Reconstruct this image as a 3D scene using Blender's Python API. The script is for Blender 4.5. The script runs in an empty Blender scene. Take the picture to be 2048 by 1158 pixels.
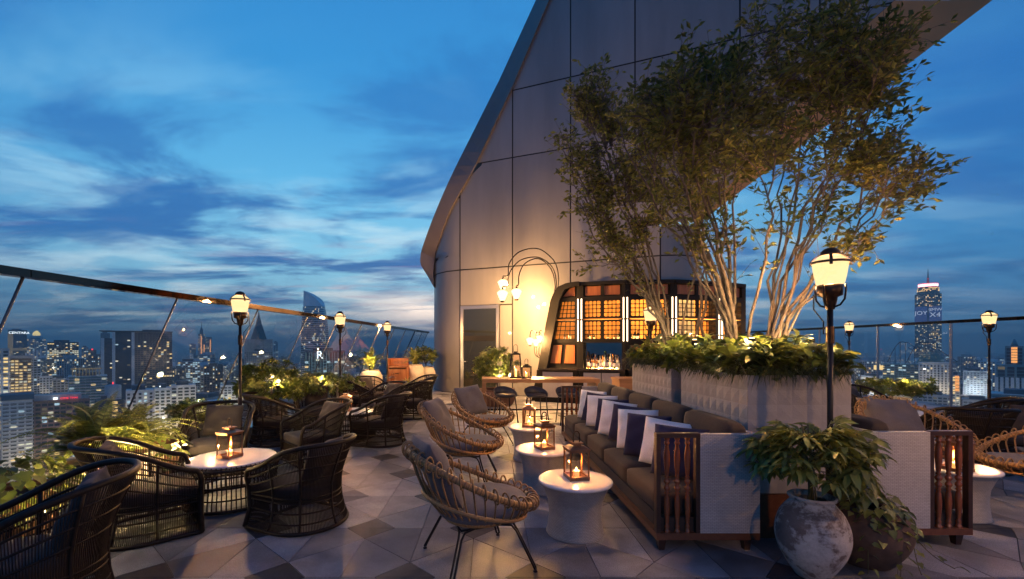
import bpy, bmesh, math, random
from mathutils import Vector, Matrix, Euler
random.seed(7)
scene = bpy.context.scene
COL = scene.collection
PI = math.pi
R = math.radians

# ------------------------------------------------------------------ camera, sky, exposure
F, CX, CY, EYE = 880.0, 965.0, 692.0, 1.7        # focal length and principal point in photograph pixels
cam_d = bpy.data.cameras.new("camera")
cam = bpy.data.objects.new("camera", cam_d)
COL.objects.link(cam)
cam.location = (0, 0, EYE)
cam.rotation_euler = (R(90), 0, 0)
cam_d.sensor_width = 36
cam_d.lens = F / 2048 * 36
cam_d.shift_x = (1024 - CX) / 2048
cam_d.shift_y = (CY - 579) / 2048
cam_d.clip_start = 0.05
cam_d.clip_end = 60000
scene.camera = cam

scene.view_settings.view_transform = 'Standard'
scene.view_settings.look = 'None'
scene.view_settings.gamma = 1
scene.view_settings.exposure = 0.0
scene.view_settings.use_curve_mapping = False
cy = scene.cycles
cy.use_denoising = True
try:
    cy.denoiser = 'OPENIMAGEDENOISE'
    cy.denoising_input_passes = 'RGB_ALBEDO_NORMAL'
except Exception:
    pass
cy.max_bounces = 6
cy.diffuse_bounces = 3
cy.glossy_bounces = 3
cy.transmission_bounces = 4
cy.transparent_max_bounces = 24
cy.volume_bounces = 0
cy.caustics_reflective = False
cy.caustics_refractive = False
cy.sample_clamp_indirect = 3.0
cy.sample_clamp_direct = 0
cy.use_adaptive_sampling = True
cy.adaptive_threshold = 0.012


def lin(r, g, b):
    def c(v):
        v /= 255.0
        return v / 12.92 if v <= 0.04045 else ((v + 0.055) / 1.055) ** 2.4
    return (c(r), c(g), c(b), 1)


class N:
    """small helper for node trees"""
    def __init__(s, nt):
        s.nt = nt

    def n(s, t, inp=None, **kw):
        nd = s.nt.nodes.new(t)
        for k, v in kw.items():
            setattr(nd, k, v)
        for k, v in (inp or {}).items():
            if hasattr(v, 'is_output') or isinstance(v, bpy.types.NodeSocket):
                s.nt.links.new(v, nd.inputs[k])
            else:
                nd.inputs[k].default_value = v
        return nd

    def m(s, op, a, b=None, c=None, clamp=False):
        inp = {0: a}
        if b is not None:
            inp[1] = b
        if c is not None:
            inp[2] = c
        nd = s.n('ShaderNodeMath', inp, operation=op)
        nd.use_clamp = clamp
        return nd.outputs[0]

    def vm(s, op, a, b=None):
        inp = {0: a}
        if b is not None:
            inp[1] = b
        return s.n('ShaderNodeVectorMath', inp, operation=op).outputs[0]

    def ramp(s, fac, stops, interp='LINEAR'):
        nd = s.n('ShaderNodeValToRGB', {0: fac})
        cr = nd.color_ramp
        cr.interpolation = interp
        while len(cr.elements) < len(stops):
            cr.elements.new(0.5)
        for e, (p, c) in zip(cr.elements, stops):
            e.position = p
            e.color = c if len(c) == 4 else (*c, 1)
        return nd.outputs[0]

    def mix(s, fac, a, b, blend='MIX'):
        nd = s.n('ShaderNodeMix', data_type='RGBA', blend_type=blend)
        for k, v in ((0, fac), (6, a), (7, b)):
            if isinstance(v, bpy.types.NodeSocket):
                s.nt.links.new(v, nd.inputs[k])
            else:
                nd.inputs[k].default_value = v
        return nd.outputs[2]

    def noise(s, vec, scale, detail=4, rough=0.55, dist=0.0):
        return s.n('ShaderNodeTexNoise', {'Vector': vec, 'Scale': scale, 'Detail': detail,
                                          'Roughness': rough, 'Distortion': dist}).outputs[0]

    def mapr(s, v, a, b, c=0.0, d=1.0, smooth=True):
        nd = s.n('ShaderNodeMapRange', {0: v, 1: a, 2: b, 3: c, 4: d})
        nd.clamp = True
        if smooth:
            nd.interpolation_type = 'SMOOTHSTEP'
        return nd.outputs[0]


# dusk sky: gradient by height and by bearing from the after-glow, two layers of cloud
world = bpy.data.worlds.new("World")
scene.world = world
world.use_nodes = True
wt = world.node_tree
wt.nodes.clear()
w = N(wt)
dirv = w.n('ShaderNodeTexCoord').outputs['Generated']
sp = w.n('ShaderNodeSeparateXYZ', {0: dirv})
dx, dy, dz = sp.outputs[0], sp.outputs[1], sp.outputs[2]
hl = w.m('SQRT', w.m('ADD', w.m('MULTIPLY', dx, dx), w.m('ADD', w.m('MULTIPLY', dy, dy), 1e-5)))
GAZ = R(-7)
cosaz = w.m('DIVIDE', w.m('ADD', w.m('MULTIPLY', dx, math.sin(GAZ)), w.m('MULTIPLY', dy, math.cos(GAZ))), hl)
bear = w.mapr(cosaz, 0.52, 1.0)
zc = w.m('MAXIMUM', dz, 0.0)
g_near = w.ramp(zc, [(0.0, lin(138, 166, 180)), (0.05, lin(132, 172, 196)), (0.11, lin(130, 188, 218)),
                     (0.20, lin(128, 196, 230)), (0.33, lin(88, 172, 224)), (0.5, lin(44, 136, 206)), (0.75, lin(28, 108, 186)), (1.0, lin(26, 84, 158))])
g_far = w.ramp(zc, [(0.0, lin(98, 138, 170)), (0.06, lin(66, 122, 172)), (0.16, lin(48, 122, 184)),
                    (0.33, lin(38, 116, 188)), (0.55, lin(24, 92, 168)), (1.0, lin(22, 70, 140))])
base = w.mix(bear, g_far, g_near)
den = w.m('ADD', zc, 0.10)
pc = w.n('ShaderNodeCombineXYZ', {0: w.m('DIVIDE', dx, den), 1: w.m('DIVIDE', dy, den), 2: 0.0}).outputs[0]
pc1 = w.n('ShaderNodeMapping', {'Vector': pc, 'Location': (3.1, 0.7, 0), 'Rotation': (0, 0, R(-14)), 'Scale': (0.62, 1.0, 1)}).outputs[0]
n1 = w.noise(pc1, 1.35, 10, 0.60, 0.45)
n2 = w.noise(w.vm('ADD', pc1, (7.3, 2.2, 0)), 1.9, 8, 0.55, 0.5)
n3 = w.noise(w.vm('ADD', pc1, (1.3, 9.2, 0)), 0.55, 3, 0.5, 0.2)
low = w.mapr(zc, 0.60, 0.22)                       # the cloud sheet thins overhead
dark = w.m('MULTIPLY', w.mapr(n1, 0.43, 0.60), w.m('ADD', w.m('MULTIPLY', low, 0.50), 0.48))
dark = w.m('MULTIPLY', dark, w.mapr(n3, 0.28, 0.52, 0.35, 1.0))
dcol = w.ramp(zc, [(0.0, lin(62, 92, 124)), (0.08, lin(44, 98, 152)), (0.2, lin(34, 100, 172)), (0.45, lin(26, 98, 178)), (1, lin(20, 66, 134))])
c1 = w.mix(dark, base, dcol)
bright = w.m('MULTIPLY', w.m('MULTIPLY', w.mapr(n2, 0.46, 0.66), low), w.m('ADD', w.m('MULTIPLY', bear, 0.80), 0.10))
bcol = w.ramp(zc, [(0.0, lin(215, 206, 196)), (0.07, lin(226, 226, 222)), (0.16, lin(190, 222, 238)), (0.4, lin(140, 200, 235))])
c2 = w.mix(w.m('MULTIPLY', bright, w.m('SUBTRACT', 1.0, w.m('MULTIPLY', dark, 0.65))), c1, bcol)
# faint pink streaks low in the west
pk = w.m('MULTIPLY', w.mapr(w.noise(w.vm('MULTIPLY', pc1, (1.0, 2.2, 1)), 1.7, 6, 0.55, 0.4), 0.56, 0.68), w.m('MULTIPLY', w.mapr(zc, 0.30, 0.08), w.mapr(zc, 0.02, 0.09)))
c2 = w.mix(w.m('MULTIPLY', pk, w.m('MULTIPLY', bear, 0.34)), c2, lin(205, 160, 175))
# the last bright gap over the horizon where the sun went down
gz = w.m('DIVIDE', w.m('SUBTRACT', dz, 0.080), 0.030)
ga = w.m('DIVIDE', w.m('SUBTRACT', w.m('DIVIDE', dx, w.m('MAXIMUM', dy, 0.01)), -0.135), 0.10)
gg = w.m('ADD', w.m('MULTIPLY', gz, gz), w.m('MULTIPLY', ga, ga))
glow = w.m('MULTIPLY', w.m('POWER', 2.718, w.m('MULTIPLY', gg, -1.0)), w.mapr(dy, 0.0, 0.2))
glow = w.m('MULTIPLY', glow, w.mapr(n2, 0.38, 0.55, 0.45, 1.0))
c3 = w.mix(glow, c2, (1.55, 1.30, 1.05, 1))
nishita = w.n('ShaderNodeTexSky', sky_type='NISHITA', sun_disc=False, sun_elevation=R(0.5), sun_rotation=R(-7), altitude=160.0)
c4 = w.mix(1.0, c3, w.vm('SCALE', nishita.outputs[0]), 'ADD')
sc_node = [n for n in wt.nodes if n.type == 'VECT_MATH' and n.operation == 'SCALE'][0]
sc_node.inputs['Scale'].default_value = 0.006
c5 = w.n('ShaderNodeHueSaturation', {'Color': c4, 'Saturation': 0.98, 'Value': 1.0, 'Hue': 0.494}).outputs[0]
bg = w.n('ShaderNodeBackground', {0: c5, 1: 1.22})
wo = w.n('ShaderNodeOutputWorld', {0: bg.outputs[0]})
world.cycles.sampling_method = 'MANUAL'
world.cycles.sample_map_resolution = 1024

# the sun is already down: only a trace of its warm light is left along the horizon
sun_d = bpy.data.lights.new("sun", 'SUN')
sun_d.energy = 0.03
sun_d.angle = R(8)
sun_d.color = (1.0, 0.8, 0.62)
sun = bpy.data.objects.new("sun", sun_d)
COL.objects.link(sun)
sun.rotation_euler = (R(-88), 0, R(7))


# ------------------------------------------------------------------ helpers
def P(x, y, z=0.0):
    """photograph pixel on the horizontal plane z -> scene point"""
    Y = F * (EYE - z) / (y - CY)
    return Vector(((x - CX) / F * Y, Y, z))


def Q(x, y, Y):
    """photograph pixel at distance Y -> scene point"""
    return Vector(((x - CX) / F * Y, Y, EYE + (CY - y) / F * Y))


class MB:
    def __init__(s):
        s.v, s.f, s.m, s.u, s.s = [], [], [], [], []

    def add(s, vs, fs, mi=0, uvs=None, smooth=False):
        b = len(s.v)
        s.v += [tuple(p) for p in vs]
        for i, f in enumerate(fs):
            s.f.append(tuple(b + k for k in f))
            s.m.append(mi)
            s.u.append(uvs[i] if uvs else None)
            s.s.append(smooth)
        return s

    def box(s, a, b, mi=0, M=None):
        x0, y0, z0 = a
        x1, y1, z1 = b
        vs = [(x0, y0, z0), (x1, y0, z0), (x1, y1, z0), (x0, y1, z0), (x0, y0, z1), (x1, y0, z1), (x1, y1, z1), (x0, y1, z1)]
        if M is not None:
            vs = [M @ Vector(p) for p in vs]
        return s.add(vs, [(0, 3, 2, 1), (4, 5, 6, 7), (0, 1, 5, 4), (1, 2, 6, 5), (2, 3, 7, 6), (3, 0, 4, 7)], mi)

    def prism(s, poly, z0, z1, mi=0, M=None, bottom=True):
        n = len(poly)
        vs = [Vector((p[0], p[1], z0)) for p in poly] + [Vector((p[0], p[1], z1)) for p in poly]
        if M is not None:
            vs = [M @ p for p in vs]
        fs = [tuple(range(n, 2 * n))] + ([tuple(reversed(range(n)))] if bottom else [])
        fs += [(i, (i + 1) % n, n + (i + 1) % n, n + i) for i in range(n)]
        return s.add(vs, fs, mi)

    def tube(s, path, r, n=6, closed=False, mi=0, cap=True):
        P_ = [Vector(p) for p in path]
        k = len(P_)
        if k < 2:
            return s
        rr = r if isinstance(r, (list, tuple)) else [r] * k
        T = []
        for i in range(k):
            if closed:
                t = P_[(i + 1) % k] - P_[i - 1]
            else:
                t = P_[min(i + 1, k - 1)] - P_[max(i - 1, 0)]
            T.append(t.normalized() if t.length > 1e-9 else Vector((0, 0, 1)))
        up = Vector((0, 0, 1)) if abs(T[0].z) < 0.9 else Vector((1, 0, 0))
        nrm = (up - T[0] * up.dot(T[0])).normalized()
        vs = []
        for i in range(k):
            nrm = nrm - T[i] * nrm.dot(T[i])
            nrm = nrm.normalized() if nrm.length > 1e-6 else T[i].orthogonal().normalized()
            bn = T[i].cross(nrm)
            for j in range(n):
                a = 2 * PI * j / n
                vs.append(P_[i] + (nrm * math.cos(a) + bn * math.sin(a)) * rr[i])
        fs = []
        for i in range(k if closed else k - 1):
            i2 = (i + 1) % k
            for j in range(n):
                j2 = (j + 1) % n
                fs.append((i * n + j, i * n + j2, i2 * n + j2, i2 * n + j))
        if cap and not closed:
            fs.append(tuple(reversed(range(n))))
            fs.append(tuple((k - 1) * n + j for j in range(n)))
        return s.add(vs, fs, mi, None, n > 4)

    def lathe(s, prof, n=24, c=(0, 0, 0), mi=0, closed_top=True, closed_bot=True, flat=False, wob=None):
        vs, fs, uv = [], [], []
        k = len(prof)
        acc = [0.0]
        for i in range(1, k):
            acc.append(acc[-1] + math.hypot(prof[i][0] - prof[i - 1][0], prof[i][1] - prof[i - 1][1]))
        rm = max(p[0] for p in prof)
        for i, (r, z) in enumerate(prof):
            for j in range(n):
                a = 2 * PI * j / n
                q = r * (wob(a, z) if wob else 1)
                vs.append((c[0] + q * math.cos(a), c[1] + q * math.sin(a), c[2] + z))
        for i in range(k - 1):
            for j in range(n):
                j2 = (j + 1) % n
                fs.append((i * n + j, i * n + j2, (i + 1) * n + j2, (i + 1) * n + j))
                u0, u1 = j / n * 2 * PI * rm, (j + 1) / n * 2 * PI * rm
                uv.append([(u0, acc[i]), (u1, acc[i]), (u1, acc[i + 1]), (u0, acc[i + 1])])
        s.add(vs, fs, mi, uv, not flat)
        if closed_bot:
            s.add(vs[:n], [tuple(reversed(range(n)))], mi)
        if closed_top:
            s.add(vs[-n:], [tuple(range(n))], mi)
        return s

    def mesh(s, name, mats):
        me = bpy.data.meshes.new(name)
        me.from_pydata(s.v, [], s.f)
        for m_ in (mats if isinstance(mats, (list, tuple)) else [mats]):
            me.materials.append(m_)
        me.polygons.foreach_set('material_index', s.m)
        me.polygons.foreach_set('use_smooth', s.s)
        ul = me.uv_layers.new(name='UVMap')
        flat = []
        for fi, poly in enumerate(me.polygons):
            u = s.u[fi]
            if u is not None:
                for q in u:
                    flat += [q[0], q[1]]
            else:
                nx, ny, nz = (abs(a) for a in poly.normal)
                for vi in poly.vertices:
                    x, y, z = s.v[vi]
                    if nz >= nx and nz >= ny:
                        flat += [x, y]
                    elif nx >= ny:
                        flat += [y, z]
                    else:
                        flat += [x, z]
        ul.data.foreach_set('uv', flat)
        me.update()
        return me

    def build(s, name, mats, parent=None, loc=None):
        o = bpy.data.objects.new(name, s.mesh(name, mats))
        COL.objects.link(o)
        if parent is not None:
            o.parent = parent
        if loc is not None:
            o.location = loc
        return o


def link(name, me, parent=None, loc=(0, 0, 0), rot=(0, 0, 0), sc=None):
    o = bpy.data.objects.new(name, me)
    COL.objects.link(o)
    o.parent = parent
    o.location = loc
    o.rotation_euler = rot
    if sc is not None:
        o.scale = sc if isinstance(sc, (tuple, list)) else (sc, sc, sc)
    return o


def tag(o, label=None, cat=None, group=None, kind=None):
    if label:
        o['label'] = label
    if cat:
        o['category'] = cat
    if group:
        o['group'] = group
    if kind:
        o['kind'] = kind
    return o


def thing(name, label, cat, loc=(0, 0, 0), rz=0.0, group=None):
    o = bpy.data.objects.new(name, None)
    COL.objects.link(o)
    o.empty_display_size = 0.1
    o.location = loc
    o.rotation_euler = (0, 0, rz)
    return tag(o, label, cat, group)


KIDS = {}


def dup(o, parent=None):
    c = o.copy()
    COL.objects.link(c)
    c.parent = parent
    for ch in list(o.children):
        dup(ch, c)
    return c


def place(proto, used, loc, rz, label, group=None, sc=None):
    o = proto if not used else dup(proto)
    o.location = loc
    o.rotation_euler = (0, 0, rz)
    if sc:
        o.scale = (sc, sc, sc)
    o['label'] = label
    if group:
        o['group'] = group
    return o


def face(dx_, dy_):
    """rotation that turns a thing built facing -Y towards (dx, dy)"""
    return math.atan2(dx_, -dy_)


def bez(p0, p1, p2, n):
    p0, p1, p2 = Vector(p0), Vector(p1), Vector(p2)
    return [p0 * (1 - t) ** 2 + p1 * 2 * t * (1 - t) + p2 * t * t for t in [i / n for i in range(n + 1)]]


def bez3(p0, p1, p2, p3, n):
    p0, p1, p2, p3 = Vector(p0), Vector(p1), Vector(p2), Vector(p3)
    return [p0 * (1 - t) ** 3 + p1 * 3 * t * (1 - t) ** 2 + p2 * 3 * t * t * (1 - t) + p3 * t ** 3 for t in [i / n for i in range(n + 1)]]


def sm(a, b, x):
    t = min(1, max(0, (x - a) / (b - a)))
    return t * t * (3 - 2 * t)


def interp(xs, ys, x):
    if x <= xs[0]:
        return ys[0]
    for i in range(1, len(xs)):
        if x <= xs[i]:
            t = (x - xs[i - 1]) / (xs[i] - xs[i - 1])
            return ys[i - 1] + t * (ys[i] - ys[i - 1])
    return ys[-1]


# ------------------------------------------------------------------ materials
def mat(name, col, rough=0.6, metal=0.0, var=0.0, vscale=6.0, bump=0.0, bscale=40.0, col2=None, coat=0.0,
        emit=None, estr=0.0, spec=0.5, sheen=0.0, island=0.0, coord='Object', bdist=0.01, detail=5):
    m = bpy.data.materials.new(name)
    m.use_nodes = True
    nt = m.node_tree
    b = nt.nodes['Principled BSDF']
    h = N(nt)
    c = col if len(col) == 4 else (*col, 1)
    b.inputs['Roughness'].default_value = rough
    b.inputs['Metallic'].default_value = metal
    b.inputs['Coat Weight'].default_value = coat
    b.inputs['Specular IOR Level'].default_value = spec
    b.inputs['Sheen Weight'].default_value = sheen
    b.inputs['Base Color'].default_value = c
    vec = h.n('ShaderNodeTexCoord').outputs[coord]
    colour = None
    if var > 0 or col2:
        nz = h.mapr(h.noise(vec, vscale, detail, 0.6), 0.3, 0.7, smooth=False)
        c2_ = col2 if col2 else tuple(min(1, k * (1 + var)) for k in c[:3])
        c1_ = c if col2 else tuple(k * (1 - var) for k in c[:3])
        colour = h.mix(nz, (*c1_[:3], 1), (*c2_[:3], 1))
    if island > 0:
        rnd = h.n('ShaderNodeNewGeometry').outputs['Random Per Island']
        hv = h.n('ShaderNodeHueSaturation', {'Color': colour if colour is not None else c,
                                             'Value': h.mapr(rnd, 0, 1, 1 - island, 1 + island, False),
                                             'Hue': h.mapr(h.m('FRACT', h.m('MULTIPLY', rnd, 7.31)), 0, 1, 0.5 - 0.06 * island, 0.5 + 0.05 * island, False)})
        colour = hv.outputs[0]
    if colour is not None:
        nt.links.new(colour, b.inputs['Base Color'])
    if bump > 0:
        bn = h.n('ShaderNodeBump', {'Strength': bump, 'Distance': bdist, 'Height': h.noise(vec, bscale, 5, 0.6)})
        nt.links.new(bn.outputs[0], b.inputs['Normal'])
    if emit:
        b.inputs['Emission Color'].default_value = emit if len(emit) == 4 else (*emit, 1)
        b.inputs['Emission Strength'].default_value = estr
    return m


def glow_mat(name, col, s):
    m = bpy.data.materials.new(name)
    m.use_nodes = True
    nt = m.node_tree
    nt.nodes.clear()
    h = N(nt)
    e = h.n('ShaderNodeEmission', {0: (*col, 1), 1: s})
    h.n('ShaderNodeOutputMaterial', {0: e.outputs[0]})
    return m


def pane_mat(name, tint, ior=1.5, rough=0.0, extra=0.0):
    """architectural glass: clear pane with Fresnel reflection"""
    m = bpy.data.materials.new(name)
    m.use_nodes = True
    nt = m.node_tree
    nt.nodes.clear()
    h = N(nt)
    bf = h.n('ShaderNodeNewGeometry').outputs['Backfacing']
    fr = h.n('ShaderNodeFresnel', {'IOR': h.m('SUBTRACT', ior, h.m('MULTIPLY', bf, ior - 1 / ior))}).outputs[0]
    fac = h.m('ADD', h.m('MULTIPLY', fr, 1.25), extra, clamp=True)
    t = h.n('ShaderNodeBsdfTransparent', {0: (*tint, 1)})
    g = h.n('ShaderNodeBsdfGlossy', {0: (1, 1, 1, 1), 'Roughness': rough})
    mx = h.n('ShaderNodeMixShader', {0: fac, 1: t.outputs[0], 2: g.outputs[0]})
    h.n('ShaderNodeOutputMaterial', {0: mx.outputs[0]})
    return m


def shade_mat(name, col, s, clear):
    """opal glass of a lit lamp: part lets the bulb's light through, part glows"""
    m = bpy.data.materials.new(name)
    m.use_nodes = True
    nt = m.node_tree
    nt.nodes.clear()
    h = N(nt)
    e = h.n('ShaderNodeEmission', {0: (*col, 1), 1: s})
    t = h.n('ShaderNodeBsdfTransparent', {0: (1, 0.93, 0.8, 1)})
    mx = h.n('ShaderNodeMixShader', {0: clear, 1: e.outputs[0], 2: t.outputs[0]})
    h.n('ShaderNodeOutputMaterial', {0: mx.outputs[0]})
    return m


def weave_mat(name, c1, c2, u, v, rough=0.55, bump=0.6):
    m = bpy.data.materials.new(name)
    m.use_nodes = True
    nt = m.node_tree
    b = nt.nodes['Principled BSDF']
    h = N(nt)
    uv = h.n('ShaderNodeTexCoord').outputs['UV']
    br = h.n('ShaderNodeTexBrick', {'Vector': uv, 'Color1': (*c1, 1), 'Color2': tuple(k * 0.88 for k in c1) + (1,), 'Mortar': (*c2, 1), 'Scale': 1.0,
                                    'Mortar Size': min(u, v) * 0.16, 'Mortar Smooth': 1.0, 'Brick Width': u, 'Row Height': v})
    br.offset = 0.5
    dirt = h.mapr(h.noise(uv, 5, 4), 0.3, 0.75, 0.82, 1.05, False)
    nt.links.new(h.mix(1.0, br.outputs[0], dirt, 'MULTIPLY'), b.inputs['Base Color'])
    b.inputs['Roughness'].default_value = rough
    bn = h.n('ShaderNodeBump', {'Strength': bump, 'Distance': 0.004, 'Height': br.outputs[1]})
    bn.invert = True
    nt.links.new(bn.outputs[0], b.inputs['Normal'])
    return m


def leaf_mat(name, c, c2, trans=0.3, rough=0.45, island=0.35):
    m = bpy.data.materials.new(name)
    m.use_nodes = True
    nt = m.node_tree
    nt.nodes.clear()
    h = N(nt)
    rnd = h.n('ShaderNodeNewGeometry').outputs['Random Per Island']
    orn = h.n('ShaderNodeObjectInfo').outputs['Random']
    rr = h.m('FRACT', h.m('ADD', rnd, orn))
    col = h.mix(rr, (*c, 1), (*c2, 1))
    hv = h.n('ShaderNodeHueSaturation', {'Color': col, 'Value': h.mapr(h.m('FRACT', h.m('MULTIPLY', rr, 9.7)), 0, 1, 1 - island, 1 + island, False)})
    p = h.n('ShaderNodeBsdfPrincipled', {'Base Color': hv.outputs[0], 'Roughness': rough})
    t = h.n('ShaderNodeBsdfTranslucent', {0: hv.outputs[0]})
    mx = h.n('ShaderNodeMixShader', {0: trans, 1: p.outputs[0], 2: t.outputs[0]})
    h.n('ShaderNodeOutputMaterial', {0: mx.outputs[0]})
    return m


def wood_mat(name, c1, c2, rough=0.4, along='X', scale=1.0, coat=0.0):
    m = bpy.data.materials.new(name)
    m.use_nodes = True
    nt = m.node_tree
    b = nt.nodes['Principled BSDF']
    h = N(nt)
    vec = h.n('ShaderNodeTexCoord').outputs['Object']
    s = {'X': (1.5, 22, 22), 'Y': (22, 1.5, 22), 'Z': (22, 22, 1.5)}[along]
    mp = h.n('ShaderNodeMapping', {'Vector': vec, 'Scale': tuple(k * scale for k in s)}).outputs[0]
    nz = h.noise(mp, 1.0, 6, 0.6, 0.6)
    b.inputs['Roughness'].default_value = rough
    b.inputs['Coat Weight'].default_value = coat
    nt.links.new(h.mix(h.mapr(nz, 0.3, 0.7, smooth=False), (*c1, 1), (*c2, 1)), b.inputs['Base Color'])
    bn = h.n('ShaderNodeBump', {'Strength': 0.2, 'Distance': 0.002, 'Height': nz})
    nt.links.new(bn.outputs[0], b.inputs['Normal'])
    return m


def fabric_mat(name, c, rough=0.95, scale=260, sheen=0.04, var=0.12, bump=0.35):
    m = bpy.data.materials.new(name)
    m.use_nodes = True
    nt = m.node_tree
    b = nt.nodes['Principled BSDF']
    h = N(nt)
    vec = h.n('ShaderNodeTexCoord').outputs['Object']
    nz = h.noise(vec, 7, 5, 0.6)
    f1 = h.noise(h.vm('MULTIPLY', vec, (scale, scale * 0.35, scale)), 1.0, 2)
    f2 = h.noise(h.vm('MULTIPLY', vec, (scale * 0.35, scale, scale)), 1.0, 2)
    fine = h.m('ADD', f1, f2)
    v = h.m('MULTIPLY', h.mapr(nz, 0.3, 0.7, 1 - var, 1 + var, False), h.mapr(fine, 0.6, 1.4, 0.75, 1.25, False))
    hv = h.n('ShaderNodeHueSaturation', {'Color': (*c, 1), 'Value': v})
    nt.links.new(hv.outputs[0], b.inputs['Base Color'])
    b.inputs['Roughness'].default_value = rough
    b.inputs['Sheen Weight'].default_value = sheen
    hh = h.m('ADD', h.m('MULTIPLY', fine, 0.25), h.m('MULTIPLY', h.noise(vec, 22, 3), 0.75))
    bn = h.n('ShaderNodeBump', {'Strength': bump, 'Distance': 0.008, 'Height': hh})
    nt.links.new(bn.outputs[0], b.inputs['Normal'])
    return m


def stone_mat(name, c):
    """granite paving, the shade differs from slab to slab"""
    m = bpy.data.materials.new(name)
    m.use_nodes = True
    nt = m.node_tree
    b = nt.nodes['Principled BSDF']
    h = N(nt)
    vec = h.n('ShaderNodeTexCoord').outputs['Object']
    fine = h.noise(vec, 170, 2, 0.7)
    mid = h.noise(vec, 2.3, 6, 0.62)
    isl = h.n('ShaderNodeNewGeometry').outputs['Random Per Island']
    orn = h.n('ShaderNodeObjectInfo').outputs['Random']
    rr = h.m('FRACT', h.m('ADD', isl, h.m('MULTIPLY', orn, 3.7)))
    v = h.m('MULTIPLY', h.mapr(fine, 0.33, 0.67, 0.5, 1.45, False), h.mapr(mid, 0.3, 0.72, 0.6, 1.2, False))
    v = h.m('MULTIPLY', v, h.mapr(rr, 0, 1, 0.74, 1.16, False))
    wpos = h.n('ShaderNodeNewGeometry').outputs['Position']
    stain = h.noise(wpos, 1.6, 8, 0.65, 0.6)
    v = h.m('MULTIPLY', v, h.mapr(stain, 0.36, 0.56, 0.66, 1.04))
    hv = h.n('ShaderNodeHueSaturation', {'Color': (*c, 1), 'Value': v})
    nt.links.new(hv.outputs[0], b.inputs['Base Color'])
    nt.links.new(h.mapr(stain, 0.35, 0.65, 0.34, 0.72, False), b.inputs['Roughness'])
    bn = h.n('ShaderNodeBump', {'Strength': 0.3, 'Distance': 0.002, 'Height': fine})
    nt.links.new(bn.outputs[0], b.inputs['Normal'])
    return m


M_TILE = [stone_mat('granite_light', (0.285, 0.285, 0.305)), stone_mat('granite_mid', (0.165, 0.167, 0.185)), stone_mat('granite_dark', (0.026, 0.029, 0.040))]
M_GROUT = mat('grout', (0.05, 0.048, 0.046), 0.9)
M_BLACK = mat('black_metal', (0.018, 0.017, 0.017), 0.42, 0.6)
M_BRONZE = mat('dark_bronze', (0.06, 0.035, 0.022), 0.35, 0.85, var=0.25, vscale=9)
M_COPPER = mat('copper_lantern', (0.42, 0.21, 0.11), 0.28, 0.95, var=0.3, vscale=14)
M_STRAND = mat('dark_wicker', (0.011, 0.0082, 0.0066), 0.5, 0, spec=0.22, var=0.35, vscale=30, bump=0.4, bscale=160, bdist=0.003)
M_RATTAN = mat('rattan', (0.22, 0.13, 0.055), 0.48, 0, var=0.35, vscale=20, bump=0.4, bscale=150, bdist=0.003)
M_RATTAN_PEEL = mat('rattan_binding', (0.34, 0.19, 0.07), 0.42, 0, var=0.35, vscale=60, bump=0.5, bscale=120, bdist=0.003)
M_MARBLE = mat('white_marble', (0.60, 0.59, 0.58), 0.22, 0, col2=(0.72, 0.71, 0.70), vscale=5, detail=8)
M_WWICK = weave_mat('white_weave', (0.54, 0.52, 0.51), (0.17, 0.165, 0.165), 0.034, 0.0125)
M_DRUM = weave_mat('white_drum_weave', (0.43, 0.415, 0.40), (0.13, 0.125, 0.125), 0.030, 0.012)
M_MAHOG = wood_mat('turned_mahogany', (0.16, 0.045, 0.016), (0.26, 0.085, 0.03), 0.22, 'Z', coat=0.5)
M_DARKWOOD = wood_mat('dark_frame_wood', (0.03, 0.014, 0.010), (0.05, 0.022, 0.014), 0.4, 'X')
M_REDWOOD = wood_mat('red_plinth_wood', (0.11, 0.04, 0.02), (0.17, 0.065, 0.03), 0.4, 'Y')
M_TEAK = wood_mat('teak', (0.24, 0.115, 0.045), (0.36, 0.185, 0.08), 0.38, 'X', coat=0.15)
M_SOFA = fabric_mat('charcoal_brown_fabric', (0.036, 0.028, 0.024))
M_CHARC = fabric_mat('charcoal_fabric', (0.042, 0.036, 0.036))
M_GREY = fabric_mat('grey_fabric', (0.115, 0.108, 0.118))
M_WHITE = fabric_mat('white_fabric', (0.72, 0.72, 0.74), var=0.06)
M_NAVY = fabric_mat('navy_fabric', (0.009, 0.011, 0.048))
M_LEATHER = mat('black_leather', (0.022, 0.020, 0.020), 0.38, 0, bump=0.25, bscale=90)
M_GLASS = pane_mat('clear_glass', (0.93, 0.93, 0.92))
M_FENCE = pane_mat('parapet_glass', (0.76, 0.86, 0.90), 1.5, extra=0.04)
M_LANT = pane_mat('lantern_glass', (0.97, 0.88, 0.78), 1.4)
M_CHROME = mat('polished_rail', (0.11, 0.075, 0.058), 0.07, 1.0)
M_JOINT = mat('dark_joint', (0.10, 0.115, 0.13), 0.35, 0.7)
M_STEEL = mat('brushed_steel', (0.45, 0.45, 0.46), 0.3, 0.9)
M_OPAL = shade_mat('lit_opal_glass', (1.0, 0.70, 0.34), 1.55, 0.35)
M_OPALW = shade_mat('lit_opal_glass_bright', (1.0, 0.74, 0.38), 3.0, 0.35)
M_FLAME = glow_mat('candle_flame', (1.0, 0.52, 0.14), 30)
M_WAX = mat('candle_wax', (0.8, 0.68, 0.5), 0.5, emit=(1.0, 0.42, 0.10), estr=0.9)
M_TUBE = glow_mat('light_tube', (1.0, 0.70, 0.46), 5.0)
M_LED = glow_mat('led_strip', (1.0, 0.58, 0.18), 60)
M_SPIKE = glow_mat('spike_bulb', (1.0, 0.72, 0.30), 7)

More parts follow.
